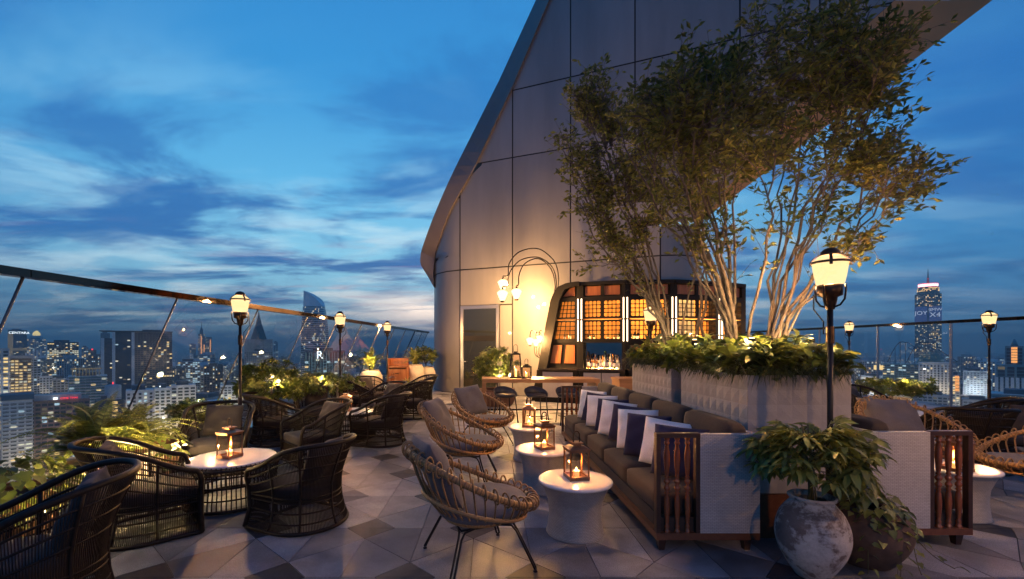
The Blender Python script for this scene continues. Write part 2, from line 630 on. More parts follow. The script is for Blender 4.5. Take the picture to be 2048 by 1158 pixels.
# ------------------------------------------------------------------ terrace floor
floor = MB().prism([(-4.95, -4), (13.6, -4), (13.6, 26), (-2.6, 26), (-3.3, 18)], -0.9, -0.035).build('terrace_floor', M_GROUT)
tag(floor, kind='structure')

A1, A2 = Vector((0.96, 0.0)), Vector((-0.47, 0.875))
O0 = Vector((-1.04, 4.11))
D = 0.225


def shrink(poly, g):
    c = sum(poly, Vector((0, 0))) / len(poly)
    n = len(poly)
    out = []
    for i in range(n):
        p0, p1, p2 = poly[i - 1], poly[i], poly[(i + 1) % n]
        e1, e2 = (p1 - p0).normalized(), (p2 - p1).normalized()
        n1, n2 = Vector((-e1.y, e1.x)), Vector((-e2.y, e2.x))
        b_ = (n1 + n2)
        k = g / max(0.25, 1 + n1.dot(n2))
        out.append(p1 + b_ * k)
    return out


tiles = []
rt = random.Random(3)
for j in range(-10, 26):
    for i in range(-24, 34):
        p = O0 + A1 * i + A2 * j
        if not (-6.5 < p.x < 14.5 and -3.2 < p.y < 22):
            continue
        E, W_, Nn, S_ = p + Vector((D, 0)), p - Vector((D, 0)), p + Vector((0, D)), p - Vector((0, D))
        k = rt.random()
        dk = 2 if k < 0.76 else (1 if k < 0.92 else 0)
        tiles.append(([W_, S_, E], dk))
        tiles.append(([E, Nn, W_], dk))
        p1, q = p + A1, p + A1 + A2
        a, b_, c, d, e = E, p1 - Vector((D, 0)), p1 + Vector((0, D)), q - Vector((0, D)), Nn
        mb_ = (a + b_) / 2
        s_ = rt.random()
        x_ = lambda: 1 if rt.random() < 0.38 else 0
        tiles.append(([a, mb_, d, e], x_()))
        tiles.append(([mb_, b_, c, d], x_()))
        # the pentagon that points down: between p, p+A2 and q
        p2 = p + A2
        a, b_, c, d, e = q - Vector((D, 0)), p2 + Vector((D, 0)), p2 - Vector((0, D)), Nn, q - Vector((0, D))
        mb_ = (a + b_) / 2
        tiles.append(([a, mb_, d, e], x_()))
        tiles.append(([mb_, b_, c, d], x_()))


def in_terrace(c):
    lx = interp([-4, 18], [-4.8, -3.2], c.y)
    return lx < c.x < 13.3 and -2.5 < c.y < 20


tiles = [t for t in tiles if in_terrace(sum(t[0], Vector((0, 0))) / len(t[0]))]


def show_size(t):
    c = sum(t[0], Vector((0, 0))) / len(t[0])
    if c.y < 2.7 or abs((c.x / c.y) * F + CX - 1024) > 1150:
        return 1e6 + c.length
    return c.y


tiles.sort(key=show_size)
rest = MB()
for k, (poly, mi) in enumerate(tiles):
    poly = shrink(poly, 0.0028)
    top = rt.uniform(-0.0012, 0.0012)
    if k < 296:
        c = sum(poly, Vector((0, 0))) / len(poly)
        MB().prism([v - c for v in poly], -0.03, top, 0, None, False).build('tile', M_TILE[mi], floor, (c.x, c.y, 0))
    else:
        rest.prism(poly, -0.03, top, mi, None, False)
tag(rest.build('tile_field', M_TILE, floor), kind='stuff')

# the tower that carries the terrace
base_tower = MB().prism([(-4.9, -4), (13.5, -4), (13.5, 25.9), (-2.7, 25.9), (-3.3, 18)], -150, -0.95).build('hotel_tower', mat('tower_facade', (0.12, 0.125, 0.135), 0.4, 0.3))
tag(base_tower, 'tall pale hotel tower carrying the roof terrace on top', 'tower')

# ------------------------------------------------------------------ glass parapets
RZ = 2.36


def rail_x(y):
    return -4.14 + 0.0886 * (y - 3.78)


lp = thing('glass_parapet', 'leaning glass parapet with a polished rail along the left side of the terrace', 'glass parapet', (rail_x(10), 10, 0))


def L(y, z, off=0.0):
    """point on the leaning left glass; the pane leans inwards towards its top"""
    return Vector((rail_x(y) - 0.44 * (RZ - z) + off, y, z)) - Vector((rail_x(10), 10, 0))


joints = []
y_ = 0.35
for px in (50, 357, 518, 616, 676, 725, 762, 790, 812, 830, 845):
    # the rail line seen at this pixel
    t = (px - CX) / F
    Yv = (-4.14 - 0.0886 * 3.78) / (t - 0.0886)
    joints.append(Yv)
joints = [joints[0] - 2 * 2.05, joints[0] - 2.05] + joints + [joints[-1] + 1.2, 18.6]
for a, b_ in zip(joints[:-1], joints[1:]):
    g = 0.011
    m_ = MB()
    v = [L(a + g, 0.10), L(b_ - g, 0.10), L(b_ - g, RZ - 0.02), L(a + g, RZ - 0.02)]
    m_.add(v, [(0, 1, 2, 3)])
    m_.build('glass_pane', M_FENCE, lp)
for a in joints:
    m_ = MB()
    m_.tube([L(a, 0.08), L(a, RZ - 0.02)], 0.013, 6)
    m_.build('joint', M_JOINT, lp)
m_ = MB()
pr = [(-0.055, -0.045), (0.055, -0.045), (0.055, 0.03), (-0.055, 0.03)]
for a, b_ in zip(joints[:-1], joints[1:]):
    A, B = L(a + 0.004, RZ), L(b_ - 0.004, RZ)
    vs = [A + Vector((x, 0, z)) for x, z in pr] + [B + Vector((x, 0, z)) for x, z in pr]
    MB().add(vs, [(0, 1, 5, 4), (1, 2, 6, 5), (2, 3, 7, 6), (3, 0, 4, 7), (3, 2, 1, 0), (4, 5, 6, 7)]).build('rail', M_CHROME, lp)
sl = MB()
A, B = L(joints[0], 0.0), L(joints[-1], 0.0)
pr = [(-0.14, -0.5), (0.16, -0.5), (0.16, 0.09), (-0.14, 0.13)]
vs = [A + Vector((x, 0, z)) for x, z in pr] + [B + Vector((x, 0, z)) for x, z in pr]
sl.add(vs, [(0, 1, 5, 4), (1, 2, 6, 5), (2, 3, 7, 6), (3, 0, 4, 7), (3, 2, 1, 0), (4, 5, 6, 7)])
sl.build('sill', M_STEEL, lp)

RX = 12.55
rp = thing('glass_parapet', 'upright glass parapet with a polished rail along the right side of the terrace', 'glass parapet', (RX, 12, 0))
yj = [7.2, 9.55, 11.8, 13.98, 16.4, 18.8, 21.2, 23.6, 25.8]
for a, b_ in zip(yj[:-1], yj[1:]):
    MB().add([(0, a + 0.012 - 12, 0.06), (0, b_ - 0.012 - 12, 0.06), (0, b_ - 0.012 - 12, RZ - 0.03), (0, a + 0.012 - 12, RZ - 0.03)], [(0, 1, 2, 3)]).build('glass_pane', M_FENCE, rp)
    MB().box((-0.05, a + 0.004 - 12, RZ - 0.05), (0.05, b_ - 0.004 - 12, RZ + 0.03)).build('rail', M_CHROME, rp)
for a in yj:
    MB().box((-0.02, a - 0.011 - 12, 0.0), (0.05, a + 0.011 - 12, RZ - 0.051)).build('joint', M_STEEL, rp)

# ------------------------------------------------------------------ the sail-shaped tower wall
P0, P1 = Vector((-0.79, 15.75)), Vector((5.33, 13.24))
dW = (P1 - P0).normalized()
nW = Vector((dW.y, -dW.x))
LP = (P1 - P0).length
RL, RR = 1.8, 1.2
CL, CR = P0 - nW * RL, P1 - nW * RR
a0 = math.atan2(nW.y, nW.x)


def S(s, flat=False):
    """plan of the wall: point and outward normal at arc length s; flat keeps straight beyond the right corner"""
    if s < 0:
        a = a0 + s / RL
        if a < a0 - R(112):
            e = a0 - R(112)
            n_ = Vector((math.cos(e), math.sin(e)))
            t_ = Vector((n_.y, -n_.x))
            return CL + n_ * RL + t_ * ((e - a) * RL), n_
        n_ = Vector((math.cos(a), math.sin(a)))
        return CL + n_ * RL, n_
    if s <= LP or flat:
        return P0 + dW * s, nW
    a = a0 + (s - LP) / RR
    e = a0 + R(118)
    if a > e:
        n_ = Vector((math.cos(e), math.sin(e)))
        t_ = Vector((-n_.y, n_.x))
        return CR + n_ * RR + t_ * ((a - e) * RR), n_
    n_ = Vector((math.cos(a), math.sin(a)))
    return CR + n_ * RR, n_


def wall_s(px, flat=True):
    lo, hi = -2.6, 60.0
    for _ in range(50):
        mid = (lo + hi) / 2
        p, _n = S(mid, flat)
        if p.x / p.y * F + CX < px:
            lo = mid
        else:
            hi = mid
    return lo


def wall_sz(px, py):
    s = wall_s(px)
    return s, EYE + (CY - py) / F * S(s, True)[0].y


Z1, Z2, Z3 = 4.42, 8.13, 10.42
low_pts = [(-2.6, 4.9)] + [wall_sz(*p) for p in ((880, 470), (900, 420), (919, 391), (928, 372), (945, 347), (964, 329))]
upp_pts = [wall_sz(*p) for p in ((933, 331), (1025, 176), (1097, 0))]
k_ = (upp_pts[2][0] - upp_pts[1][0]) / (upp_pts[2][1] - upp_pts[1][1])
upp_pts.append((upp_pts[2][0] + k_ * 9, upp_pts[2][1] + 9))
rgt_px = [(1405, 440)] + [(1405 + 262 * q / 6, 440 - 331 * q / 6) for q in range(1, 6)] + [(1667 + 123 * q, 109 - 109 * q) for q in (0, .5, 1, 2, 3, 4, 5, 6, 7, 8, 9)]
rgt_pts = [wall_sz(*p) for p in rgt_px]
TOPZ = 16.5


def s_left(z):
    if z < Z2 + 0.01:
        return interp([p[1] for p in low_pts], [p[0] for p in low_pts], z) if z > 4.9 else -6.0
    return interp([p[1] for p in upp_pts], [p[0] for p in upp_pts], z)


def s_right(z):
    if z <= rgt_pts[0][1]:
        return LP + RR * R(118) + 3
    return interp([p[1] for p in rgt_pts], [p[0] for p in rgt_pts], z)


def panel_material(name, c, rough):
    m = bpy.data.materials.new(name)
    m.use_nodes = True
    nt = m.node_tree
    b = nt.nodes['Principled BSDF']
    h = N(nt)
    vec = h.n('ShaderNodeTexCoord').outputs['Object']
    nz = h.noise(h.vm('MULTIPLY', vec, (1.0, 1.0, 0.18)), 1.1, 5, 0.6)
    isl = h.n('ShaderNodeObjectInfo').outputs['Random']
    v = h.m('MULTIPLY', h.mapr(nz, 0.3, 0.7, 0.84, 1.10, False), h.mapr(isl, 0, 1, 0.90, 1.08, False))
    hv = h.n('ShaderNodeHueSaturation', {'Color': (*c, 1), 'Value': v})
    nt.links.new(hv.outputs[0], b.inputs['Base Color'])
    b.inputs['Metallic'].default_value = 0.35
    b.inputs['Roughness'].default_value = rough
    b.inputs['Coat Weight'].default_value = 0.55
    b.inputs['Coat Roughness'].default_value = 0.03
    b.inputs['Coat IOR'].default_value = 1.4
    bn = h.n('ShaderNodeBump', {'Strength': 0.11, 'Distance': 0.05, 'Height': h.noise(vec, 0.9, 2)})
    nt.links.new(bn.outputs[0], b.inputs['Normal'])
    return m


M_PANEL = panel_material('champagne_aluminium', (0.24, 0.226, 0.220), 0.5)
M_LIP = mat('lip_metal', (0.21, 0.175, 0.16), 0.6, 0.15, var=0.08, vscale=0.7, spec=0.3)
M_SOFFIT = mat('warm_lit_soffit', (0.42, 0.25, 0.12), 0.6, 0.0, var=0.08, vscale=0.8, spec=0.3)  # warm uplight on the soffit is put into its base colour
M_CORE = mat('seam_dark', (0.012, 0.012, 0.013), 0.7)
tw = thing('sail_tower', 'tall sail shaped tower wall of champagne metal panels rising behind the bar', 'tower', (1.5, 16, 0))
OFF = Vector((1.5, 16, 0))


def wp(s, z, out, flat):
    p, n_ = S(s, flat)
    return Vector((p.x + n_.x * out, p.y + n_.y * out, z)) - OFF


def wall_patch(name, s0, s1, z0, z1, out, material, gap=0.021, smooth_=True):
    m_ = MB()
    zs = [z0 + gap]
    while zs[-1] + 0.16 < z1 - gap:
        zs.append(zs[-1] + 0.15)
    zs.append(z1 - gap)
    prev = None
    for z in zs:
        a = max(s0 + gap, s_left(z) + 0.012)
        b_ = min(s1 - gap, s_right(z) - 0.012)
        fl = z > rgt_pts[0][1]
        if b_ - a < 0.01:
            prev = None
            continue
        n_ = 10 if (s0 < 0 or s1 > LP) else 2
        row = [wp(a + (b_ - a) * k / n_, z, out, fl) for k in range(n_ + 1)]
        if prev is not None and (prev[1] == fl or s1 <= LP + 0.001) and len(prev[0]) == len(row):
            vs = prev[0] + row
            k = len(row)
            m_.add(vs, [(q, q + 1, k + q + 1, k + q) for q in range(k - 1)], 0, None, smooth_)
        prev = (row, fl)
    if m_.f:
        o = m_.build(name, material, tw)
        bm = bmesh.new()
        bm.from_mesh(o.data)
        bmesh.ops.remove_doubles(bm, verts=bm.verts, dist=0.0005)
        bm.to_mesh(o.data)
        bm.free()
        return o


sv = [wall_s(p) for p in (920, 1025, 1141, 1270, 1480)]
sv_low = [-6.0, sv[0], sv[1], sv[2], sv[3], LP + 0.02, LP + RR * R(118) + 3]
sv_up = [-6.0, sv[0], sv[1], sv[2], sv[3], sv[4], wall_s(1640), wall_s(1800), wall_s(1990), 40]
wall_patch('wall_core', -6, LP, 0.0, TOPZ, -0.035, M_CORE, 0.0)
wall_patch('wall_core', LP, 60, 0.0, TOPZ, -0.035, M_CORE, 0.0)
DS0, DS1, DZ1 = wall_s(921) + 0.02, wall_s(999), EYE + (CY - 611) / F * S(wall_s(960))[0].y
for a, b_ in zip(sv_low[:-1], sv_low[1:]):
    if abs(a - sv[0]) < 1e-6:      # this bay holds the door
        wall_patch('panel', a, b_, DZ1, Z1, 0.0, M_PANEL)
        wall_patch('panel', DS1, b_, 0.0, DZ1, 0.0, M_PANEL)
    else:
        wall_patch('panel', a, b_, 0.0, Z1, 0.0, M_PANEL)
    wall_patch('panel', a, b_, Z1, min(Z2, 5.45) if a >= LP else Z2, 0.0, M_PANEL)
wall_patch('panel', LP + 0.02, wall_s(1480), 5.2, Z2, 0.0, M_PANEL)
wall_patch('panel', wall_s(1480), 40, 5.2, Z2, 0.0, M_PANEL)
for a, b_ in zip(sv_up[:-1], sv_up[1:]):
    for z0, z1 in ((Z2, Z3), (Z3, 13.6), (13.6, TOPZ)):
        wall_patch('panel', a, b_, z0, z1, -0.01, M_PANEL)

# the lip that frames the left edge
outer = [(860, 560), (842.5, 532), (841, 512), (847, 488), (872.5, 420), (912, 332), (998, 161), (1071.7, 0)]
inner = [(868, 575), (866.5, 551), (868, 530), (873, 498), (900.5, 420), (950, 331), (1023, 177), (1098, 0)]


def edge_pt(p, Yd):
    return Q(p[0], p[1], Yd) - OFF


segs = [(0, 1), (1, 3), (3, 4), (4, 5), (5, 6), (6, 7), (7, 8)]
ext = lambda a, b_, k: (b_[0] + (b_[0] - a[0]) * k, b_[1] + (b_[1] - a[1]) * k)
outer.append(ext(outer[-2], outer[-1], 3.0))
inner.append(ext(inner[-2], inner[-1], 3.0))


def inner_depth(p):
    s = wall_s(p[0])
    return S(s, True)[0].y


for i0, i1 in segs:
    m_ = MB()
    rows = []
    steps = 6
    for i in range(i0, i1):
        for q in range(steps + (1 if i == i1 - 1 else 0)):
            t = q / steps
            # Catmull-Rom so the ribbon curves
            def cr(pts, i, t):
                p0, p1, p2, p3 = pts[max(0, i - 1)], pts[i], pts[i + 1], pts[min(len(pts) - 1, i + 2)]
                return tuple(0.5 * (2 * p1[k] + (p2[k] - p0[k]) * t + (2 * p0[k] - 5 * p1[k] + 4 * p2[k] - p3[k]) * t * t + (3 * p1[k] - p0[k] - 3 * p2[k] + p3[k]) * t ** 3) for k in (0, 1))
            sp_ = cr if 0 < i < 5 else (lambda pts, i, t: tuple(pts[i][k] + (pts[i + 1][k] - pts[i][k]) * t for k in (0, 1)))
            po, pi_ = sp_(outer, i, t), sp_(inner, i, t)
            di = inner_depth((max(pi_[0], 869), pi_[1])) - 0.10
            do = max(di + 0.35, 15.9)
            pin, pout = edge_pt(pi_, di), edge_pt(po, do)
            rows.append([pin + Vector((0.02, 0.16, 0)), pin, pout, pout + Vector((0.9, 2.6, -0.3))])
    sh = 0.012
    rows[0] = [p.lerp(q_, sh) for p, q_ in zip(rows[0], rows[1])]
    vs = [p for r_ in rows for p in r_]
    fs = []
    for k in range(len(rows) - 1):
        for c in range(3):
            fs.append((k * 4 + c, k * 4 + c + 1, (k + 1) * 4 + c + 1, (k + 1) * 4 + c))
    m_.add(vs, fs, 0, None, False)
    m_.build('edge_panel', M_LIP, tw)

# the leaning soffit on the right
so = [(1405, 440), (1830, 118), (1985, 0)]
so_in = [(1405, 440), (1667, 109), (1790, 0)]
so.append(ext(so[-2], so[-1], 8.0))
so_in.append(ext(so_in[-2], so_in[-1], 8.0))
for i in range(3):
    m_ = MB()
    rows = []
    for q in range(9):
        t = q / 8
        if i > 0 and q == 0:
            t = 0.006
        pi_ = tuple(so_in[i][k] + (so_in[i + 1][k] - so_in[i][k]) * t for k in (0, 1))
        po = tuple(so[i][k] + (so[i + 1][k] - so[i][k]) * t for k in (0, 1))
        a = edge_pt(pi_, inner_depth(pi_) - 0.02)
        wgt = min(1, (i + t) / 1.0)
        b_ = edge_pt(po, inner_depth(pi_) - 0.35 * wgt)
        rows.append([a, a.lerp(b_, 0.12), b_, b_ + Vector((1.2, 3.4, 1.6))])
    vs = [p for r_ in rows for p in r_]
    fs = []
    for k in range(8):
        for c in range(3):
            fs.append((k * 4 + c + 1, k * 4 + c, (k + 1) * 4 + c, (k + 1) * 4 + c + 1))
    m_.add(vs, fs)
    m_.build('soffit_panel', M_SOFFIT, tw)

# door in the wall
pd, nd_ = S((DS0 + DS1) / 2)
dr = thing('door', None, None)
del_ = [k for k in dr.keys()]
dr.parent = tw
dr.location = Vector((pd.x, pd.y, 0)) - OFF
dr.rotation_euler = (0, 0, math.atan2(dW.y, dW.x))
hw = (DS1 - DS0) / 2
for a, b_ in (((-hw, -0.05, 0), (-hw + 0.11, 0.03, DZ1)), ((hw - 0.11, -0.05, 0), (hw, 0.03, DZ1)), ((-hw + 0.11, -0.05, DZ1 - 0.12), (hw - 0.11, 0.03, DZ1)), ((-hw + 0.11, -0.05, 0), (hw - 0.11, 0.03, 0.14))):
    MB().box(a, b_).build('frame', M_STEEL, dr)
M_DOORG = mat('dark_door_glass', (0.022, 0.024, 0.020), 0.05, 0, spec=0.9, coat=0.6)
MB().box((-hw + 0.11, -0.015, 0.14), (hw - 0.11, -0.003, DZ1 - 0.12)).build('glass', M_DOORG, dr)
MB().box((-hw + 0.11, -0.03, DZ1 * 0.60), (hw - 0.11, -0.016, DZ1 * 0.66)).build('crossbar', M_BLACK, dr)
MB().tube([(-hw + 0.05, -0.05, 1.15), (-hw + 0.05, -0.11, 1.15), (-hw + 0.22, -0.11, 1.15)], 0.016, 8).build('handle', M_STEEL, dr)
for z in (1.2, 2.3, 3.0):
    MB().box((hw - 0.09, -0.075, z), (hw - 0.02, -0.051, z + 0.13)).build('hinge', M_STEEL, dr)

# ------------------------------------------------------------------ the back bar
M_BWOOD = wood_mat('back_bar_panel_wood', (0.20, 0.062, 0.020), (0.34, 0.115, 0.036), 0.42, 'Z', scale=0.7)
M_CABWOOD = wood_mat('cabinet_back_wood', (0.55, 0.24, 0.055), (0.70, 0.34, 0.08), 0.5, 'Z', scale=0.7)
M_BFRAME = mat('black_brown_frame', (0.008, 0.0065, 0.006), 0.62, 0.0, spec=0.2)
M_CABDOOR = mat('grey_cupboard_door', (0.36, 0.33, 0.32), 0.5, 0, var=0.08, vscale=3)
M_CTOP = mat('dark_stone_counter', (0.02, 0.018, 0.018), 0.2)
M_MIRROR = mat('bar_mirror', (0.30, 0.30, 0.29), 0.06, 1.0)
BP = [(1098, 13.65), (1160, 13.3), (1251, 12.85), (1347, 12.75), (1438, 13.2), (1486, 13.75)]
bpts = [Vector(((x - CX) / F * Y, Y)) for x, Y in BP]
bo = Vector((4.5, 13.2, 0))
bar = thing('back_bar', 'curved dark wood back bar with glowing lattice cabinets against the tower wall', 'bar shelf', bo)


class Bay:
    def __init__(s, a, b_):
        s.a, s.b = a, b_
        s.u = (b_ - a).normalized()
        s.n = Vector((s.u.y, -s.u.x))
        s.l = (b_ - a).length

    def w(s, u, n_, z):
        p = s.a + s.u * u + s.n * n_
        return Vector((p.x, p.y, z)) - bo

    def pp(s, mb, poly, n0, n1, mi=0):
        """prism of a (u, z) outline between n0 (back) and n1 (front)"""
        k = len(poly)
        vs = [s.w(u, n1, z) for u, z in poly] + [s.w(u, n0, z) for u, z in poly]
        fs = [tuple(range(k)), tuple(reversed(range(k, 2 * k)))] + [(i, k + i, k + (i + 1) % k, (i + 1) % k) for i in range(k)]
        fs = [tuple(reversed(f)) for f in fs[2:]][:0] + fs
        return mb.add(vs, fs, mi)

    def bx(s, mb, u0, u1, n0, n1, z0, z1, mi=0):
        return s.pp(mb, [(u0, z0), (u1, z0), (u1, z1), (u0, z1)], n0, n1, mi)


bays = [Bay(a, b_) for a, b_ in zip(bpts[:-1], bpts[1:])]
ZC0, ZC1 = 0.97, 1.03            # counter
ZN1 = 1.80                       # niche top
ZD0, ZDM, ZD1 = 1.86, 2.50, 3.10
ZT = 3.62


def raked(z):                    # how far the raked left side stands right of the first bay's start
    return interp([0, 1.0, 2.5, 3.1, 3.4, 3.62], [-0.36, -0.16, 0.12, 0.24, 0.38, 0.62], z)


M_LEDS = [glow_mat('led_strip', (1.0, 0.56, 0.17), k) for k in (48, 75, 125)]
rb = random.Random(5)
bottle_spots = []
for bi, B in enumerate(bays):
    first = bi == 0
    last = bi == len(bays) - 1
    lft = (lambda z: raked(z) + 0.0) if first else (lambda z: 0.0)
    m_ = MB()
    B.pp(m_, [(lft(0), 0), (B.l, 0), (B.l, ZT - 0.15), (lft(3.4), ZT - 0.15)], -0.42, -0.36)
    m_.build('back_board', M_BFRAME, bar)
    # plinth, cupboards and counter
    m_ = MB()
    B.bx(m_, lft(0), B.l, -0.36, 0.34, 0.0, 0.12)
    m_.build('plinth', M_BFRAME, bar)
    nd = 1 if (first or last) else 2
    m_ = MB()
    B.bx(m_, lft(0.2) + 0.02, B.l, -0.36, 0.36, 0.122, ZC0 - 0.002)
    m_.build('cupboard', M_BFRAME, bar)
    for k in range(nd):
        u0 = lft(0.5) + 0.14 + (B.l - 0.28 - lft(0.5)) * k / nd
        u1 = lft(0.5) + 0.14 + (B.l - 0.28 - lft(0.5)) * (k + 1) / nd
        m_ = MB()
        B.bx(m_, u0 + 0.012, u1 - 0.012, 0.362, 0.384, 0.16, ZC0 - 0.05)
        d_ = m_.build('cupboard_door', M_CABDOOR, bar)
        m_ = MB()
        hx = u1 - 0.07 if k == 0 else u0 + 0.05
        B.bx(m_, hx, hx + 0.02, 0.385, 0.41, 0.62, 0.74)
        m_.build('handle', M_STEEL, d_)
    m_ = MB()
    B.bx(m_, lft(1.0) - (0.05 if first else 0.0), B.l, -0.36, 0.44, ZC0, ZC1)
    m_.build('counter', M_CTOP, bar)
    # posts between bays
    m_ = MB()
    B.bx(m_, B.l - 0.10, B.l + (0.0 if not last else 0.1), -0.36, 0.03, ZC1 + 0.001, ZT - 0.002)
    if not first:
        B.bx(m_, 0.0, 0.10, -0.36, 0.03, ZC1 + 0.001, ZT - 0.002)
    m_.build('post', M_BFRAME, bar)
    ul = (lambda z: lft(z) + 0.10) if first else (lambda z: 0.10)
    ur = B.l - 0.10
    # cap
    m_ = MB()
    B.bx(m_, (0.62 if first else 0.0), B.l, -0.42, 0.10, ZT - 0.10, ZT)
    m_.build('cap', M_BFRAME, bar)
    # rails
    m_ = MB()
    for z0, z1 in ((ZN1, ZD0), (ZD1, ZD1 + 0.08)):
        B.pp(m_, [(ul(z0), z0), (ur, z0), (ur, z1), (ul(z1), z1)], -0.35, 0.028)
    m_.build('rail', M_BFRAME, bar)
    ncol = 1 if (first or last) else 2
    # wood panels along the top
    for k in range(ncol):
        def ue(z, f):
            return ul(z) + (ur - ul(z)) * f
        f0, f1 = k / ncol, (k + 1) / ncol
        g = 0.055
        z0, z1 = ZD1 + 0.10, ZT - 0.12
        m_ = MB()
        if first:
            B.pp(m_, [(ue(z0, f0) + g, z0 + 0.02), (ue(z0, f1) - g, z0 + 0.02), (ue(z1, f1) - g, z1 - 0.01), (ue(z1, f0) + 0.02 + g, z1 - 0.01)], -0.05, -0.02)
        else:
            B.pp(m_, [(ue(z0, f0) + g, z0 + 0.02), (ue(z0, f1) - g, z0 + 0.02), (ue(z1, f1) - g, z1 - 0.01), (ue(z1, f0) + g, z1 - 0.01)], -0.05, -0.02)
        m_.build('top_panel', M_BWOOD, bar)
    m_ = MB()
    B.pp(m_, [(ul(ZD1 + .08), ZD1 + .08), (ur, ZD1 + .08), (ur, ZT - .1), (ul(3.4), ZT - .1)], -0.10, -0.06)
    if ncol == 2:
        uc = (0.10 + ur) / 2
        B.bx(m_, uc - 0.05, uc + 0.05, -0.06, 0.02, ZD1 + 0.08, ZT - 0.1)
    m_.build('top_frame', M_BFRAME, bar)
    # lattice cabinets: two rows of doors in front of a lit box
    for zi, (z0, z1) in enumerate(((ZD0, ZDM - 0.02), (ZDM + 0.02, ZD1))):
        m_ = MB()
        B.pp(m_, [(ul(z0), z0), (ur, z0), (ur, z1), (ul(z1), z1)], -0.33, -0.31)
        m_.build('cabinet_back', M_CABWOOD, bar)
        m_ = MB()
        B.pp(m_, [(ul(z0), z0 - 0.03), (ur, z0 - 0.03), (ur, z0 + 0.002), (ul(z0), z0 + 0.002)], -0.31, -0.005)
        m_.build('shelf', M_CABWOOD, bar)
        m_ = MB()
        B.bx(m_, ul(z0) + 0.06, ur - 0.06, -0.055, -0.035, z0 + 0.006, z0 + 0.016)
        m_.build('led_strip', M_LEDS[min(bi, 2)], bar)
        m_ = MB()
        B.bx(m_, ul(z1) + 0.06, ur - 0.06, -0.055, -0.040, z1 - 0.016, z1 - 0.006)
        m_.build('led_strip', M_LEDS[min(bi, 2)], bar)
        for k in range(ncol):
            f0, f1 = k / ncol, (k + 1) / ncol

            def cu(f, z):
                return ul(z) + (ur - ul(z)) * f

            def seg(mb_, fa, fb, za, zb, ta, tb, n0, n1):
                """bar along the door: fa/fb door fractions, ta/tb half widths"""
                B.pp(mb_, [(cu(fa, za) - ta, za - tb), (cu(fb, za) + ta, za - tb), (cu(fb, zb) + ta, zb + tb), (cu(fa, zb) - ta, zb + tb)], n0, n1)
            m_ = MB()
            fw = 0.052
            B.pp(m_, [(cu(f0, z0), z0), (cu(f0, z0) + fw, z0), (cu(f0, z1) + fw, z1), (cu(f0, z1), z1)], 0.0, 0.035)
            B.pp(m_, [(cu(f1, z0) - fw, z0), (cu(f1, z0), z0), (cu(f1, z1), z1), (cu(f1, z1) - fw, z1)], 0.0, 0.035)
            B.pp(m_, [(cu(f0, z0) + fw, z0), (cu(f1, z0) - fw, z0), (cu(f1, z0) - fw, z0 + fw), (cu(f0, z0) + fw, z0 + fw)], 0.0, 0.034)
            B.pp(m_, [(cu(f0, z1) + fw, z1 - fw), (cu(f1, z1) - fw, z1 - fw), (cu(f1, z1) - fw, z1), (cu(f0, z1) + fw, z1)], 0.0, 0.034)
            dd = m_.build('lattice_door', M_BFRAME, bar)
            m_ = MB()
            nb = 4
            aw = 0.011
            za, zb = z0 + fw, z1 - fw
            for q in range(1, nb):
                def fu(z, q=q):
                    x0, x1 = cu(f0, z) + fw, cu(f1, z) - fw
                    return x0 + (x1 - x0) * q / nb
                B.pp(m_, [(fu(za) - aw, za), (fu(za) + aw, za), (fu(zb) + aw, zb), (fu(zb) - aw, zb)], 0.006, 0.024)
                zz = za + (zb - za) * q / nb
                B.pp(m_, [(cu(f0, zz) + fw, zz - aw), (cu(f1, zz) - fw, zz - aw), (cu(f1, zz) - fw, zz + aw), (cu(f0, zz) + fw, zz + aw)], 0.008, 0.022)
            # small corner fillets make every opening a rounded square
            for r_ in range(nb + 1):
                for c_ in range(nb + 1):
                    zz = za + (zb - za) * r_ / nb
                    x0, x1 = cu(f0, zz) + fw, cu(f1, zz) - fw
                    xx = x0 + (x1 - x0) * c_ / nb
                    e_ = 0.030
                    B.pp(m_, [(xx - e_, zz), (xx, zz - e_), (xx + e_, zz), (xx, zz + e_)], 0.0065, 0.0235)
            m_.build('lattice', M_BFRAME, dd)
            if zi == 0 and bi in (0, 1, 2):
                for q in range(rb.choice((2, 3, 3, 4))):
                    uu = cu(f0, z0) + 0.08 + rb.random() * (cu(f1, z0) - cu(f0, z0) - 0.16)
                    bottle_spots.append((B.w(uu, -0.20 + rb.uniform(-0.04, 0.04), z0 + 0.003) + bo, rb.uniform(0.75, 1.05), 'cabinet'))
    # below the cabinets: panels, or the open niche
    if bi == 1:
        m_ = MB()
        B.bx(m_, 0.10, ur, -0.352, -0.345, ZC1 + 0.002, ZN1)
        m_.build('mirror', M_MIRROR, bar)
        for q in range(13):
            for rw, nn in enumerate((-0.06, -0.20)):
                bottle_spots.append((B.w(0.18 + (ur - 0.26) * (q + 0.5 + rb.uniform(-.2, .2)) / 13, nn + rb.uniform(-0.02, 0.02), ZC1 + 0.003 + (0.10 if rw else 0)) + bo, rb.uniform(1.0, 1.45), 'niche'))
        m_ = MB()
        B.bx(m_, 0.16, ur - 0.06, -0.26, -0.145, ZC1 + 0.001, ZC1 + 0.10)
        m_.build('bottle_step', M_BFRAME, bar)
        m_ = MB()
        B.bx(m_, 0.18, ur - 0.08, -0.140, -0.110, ZC1 + 0.002, ZC1 + 0.03)
        m_.build('led_strip', M_LEDS[2], bar)
    else:
        m_ = MB()
        B.pp(m_, [(ul(ZC1), ZC1 + .001), (ur, ZC1 + .001), (ur, ZN1), (ul(ZN1), ZN1)], -0.10, -0.06)
        m_.build('lower_frame', M_BFRAME, bar)
        nl = 1 if last else 2
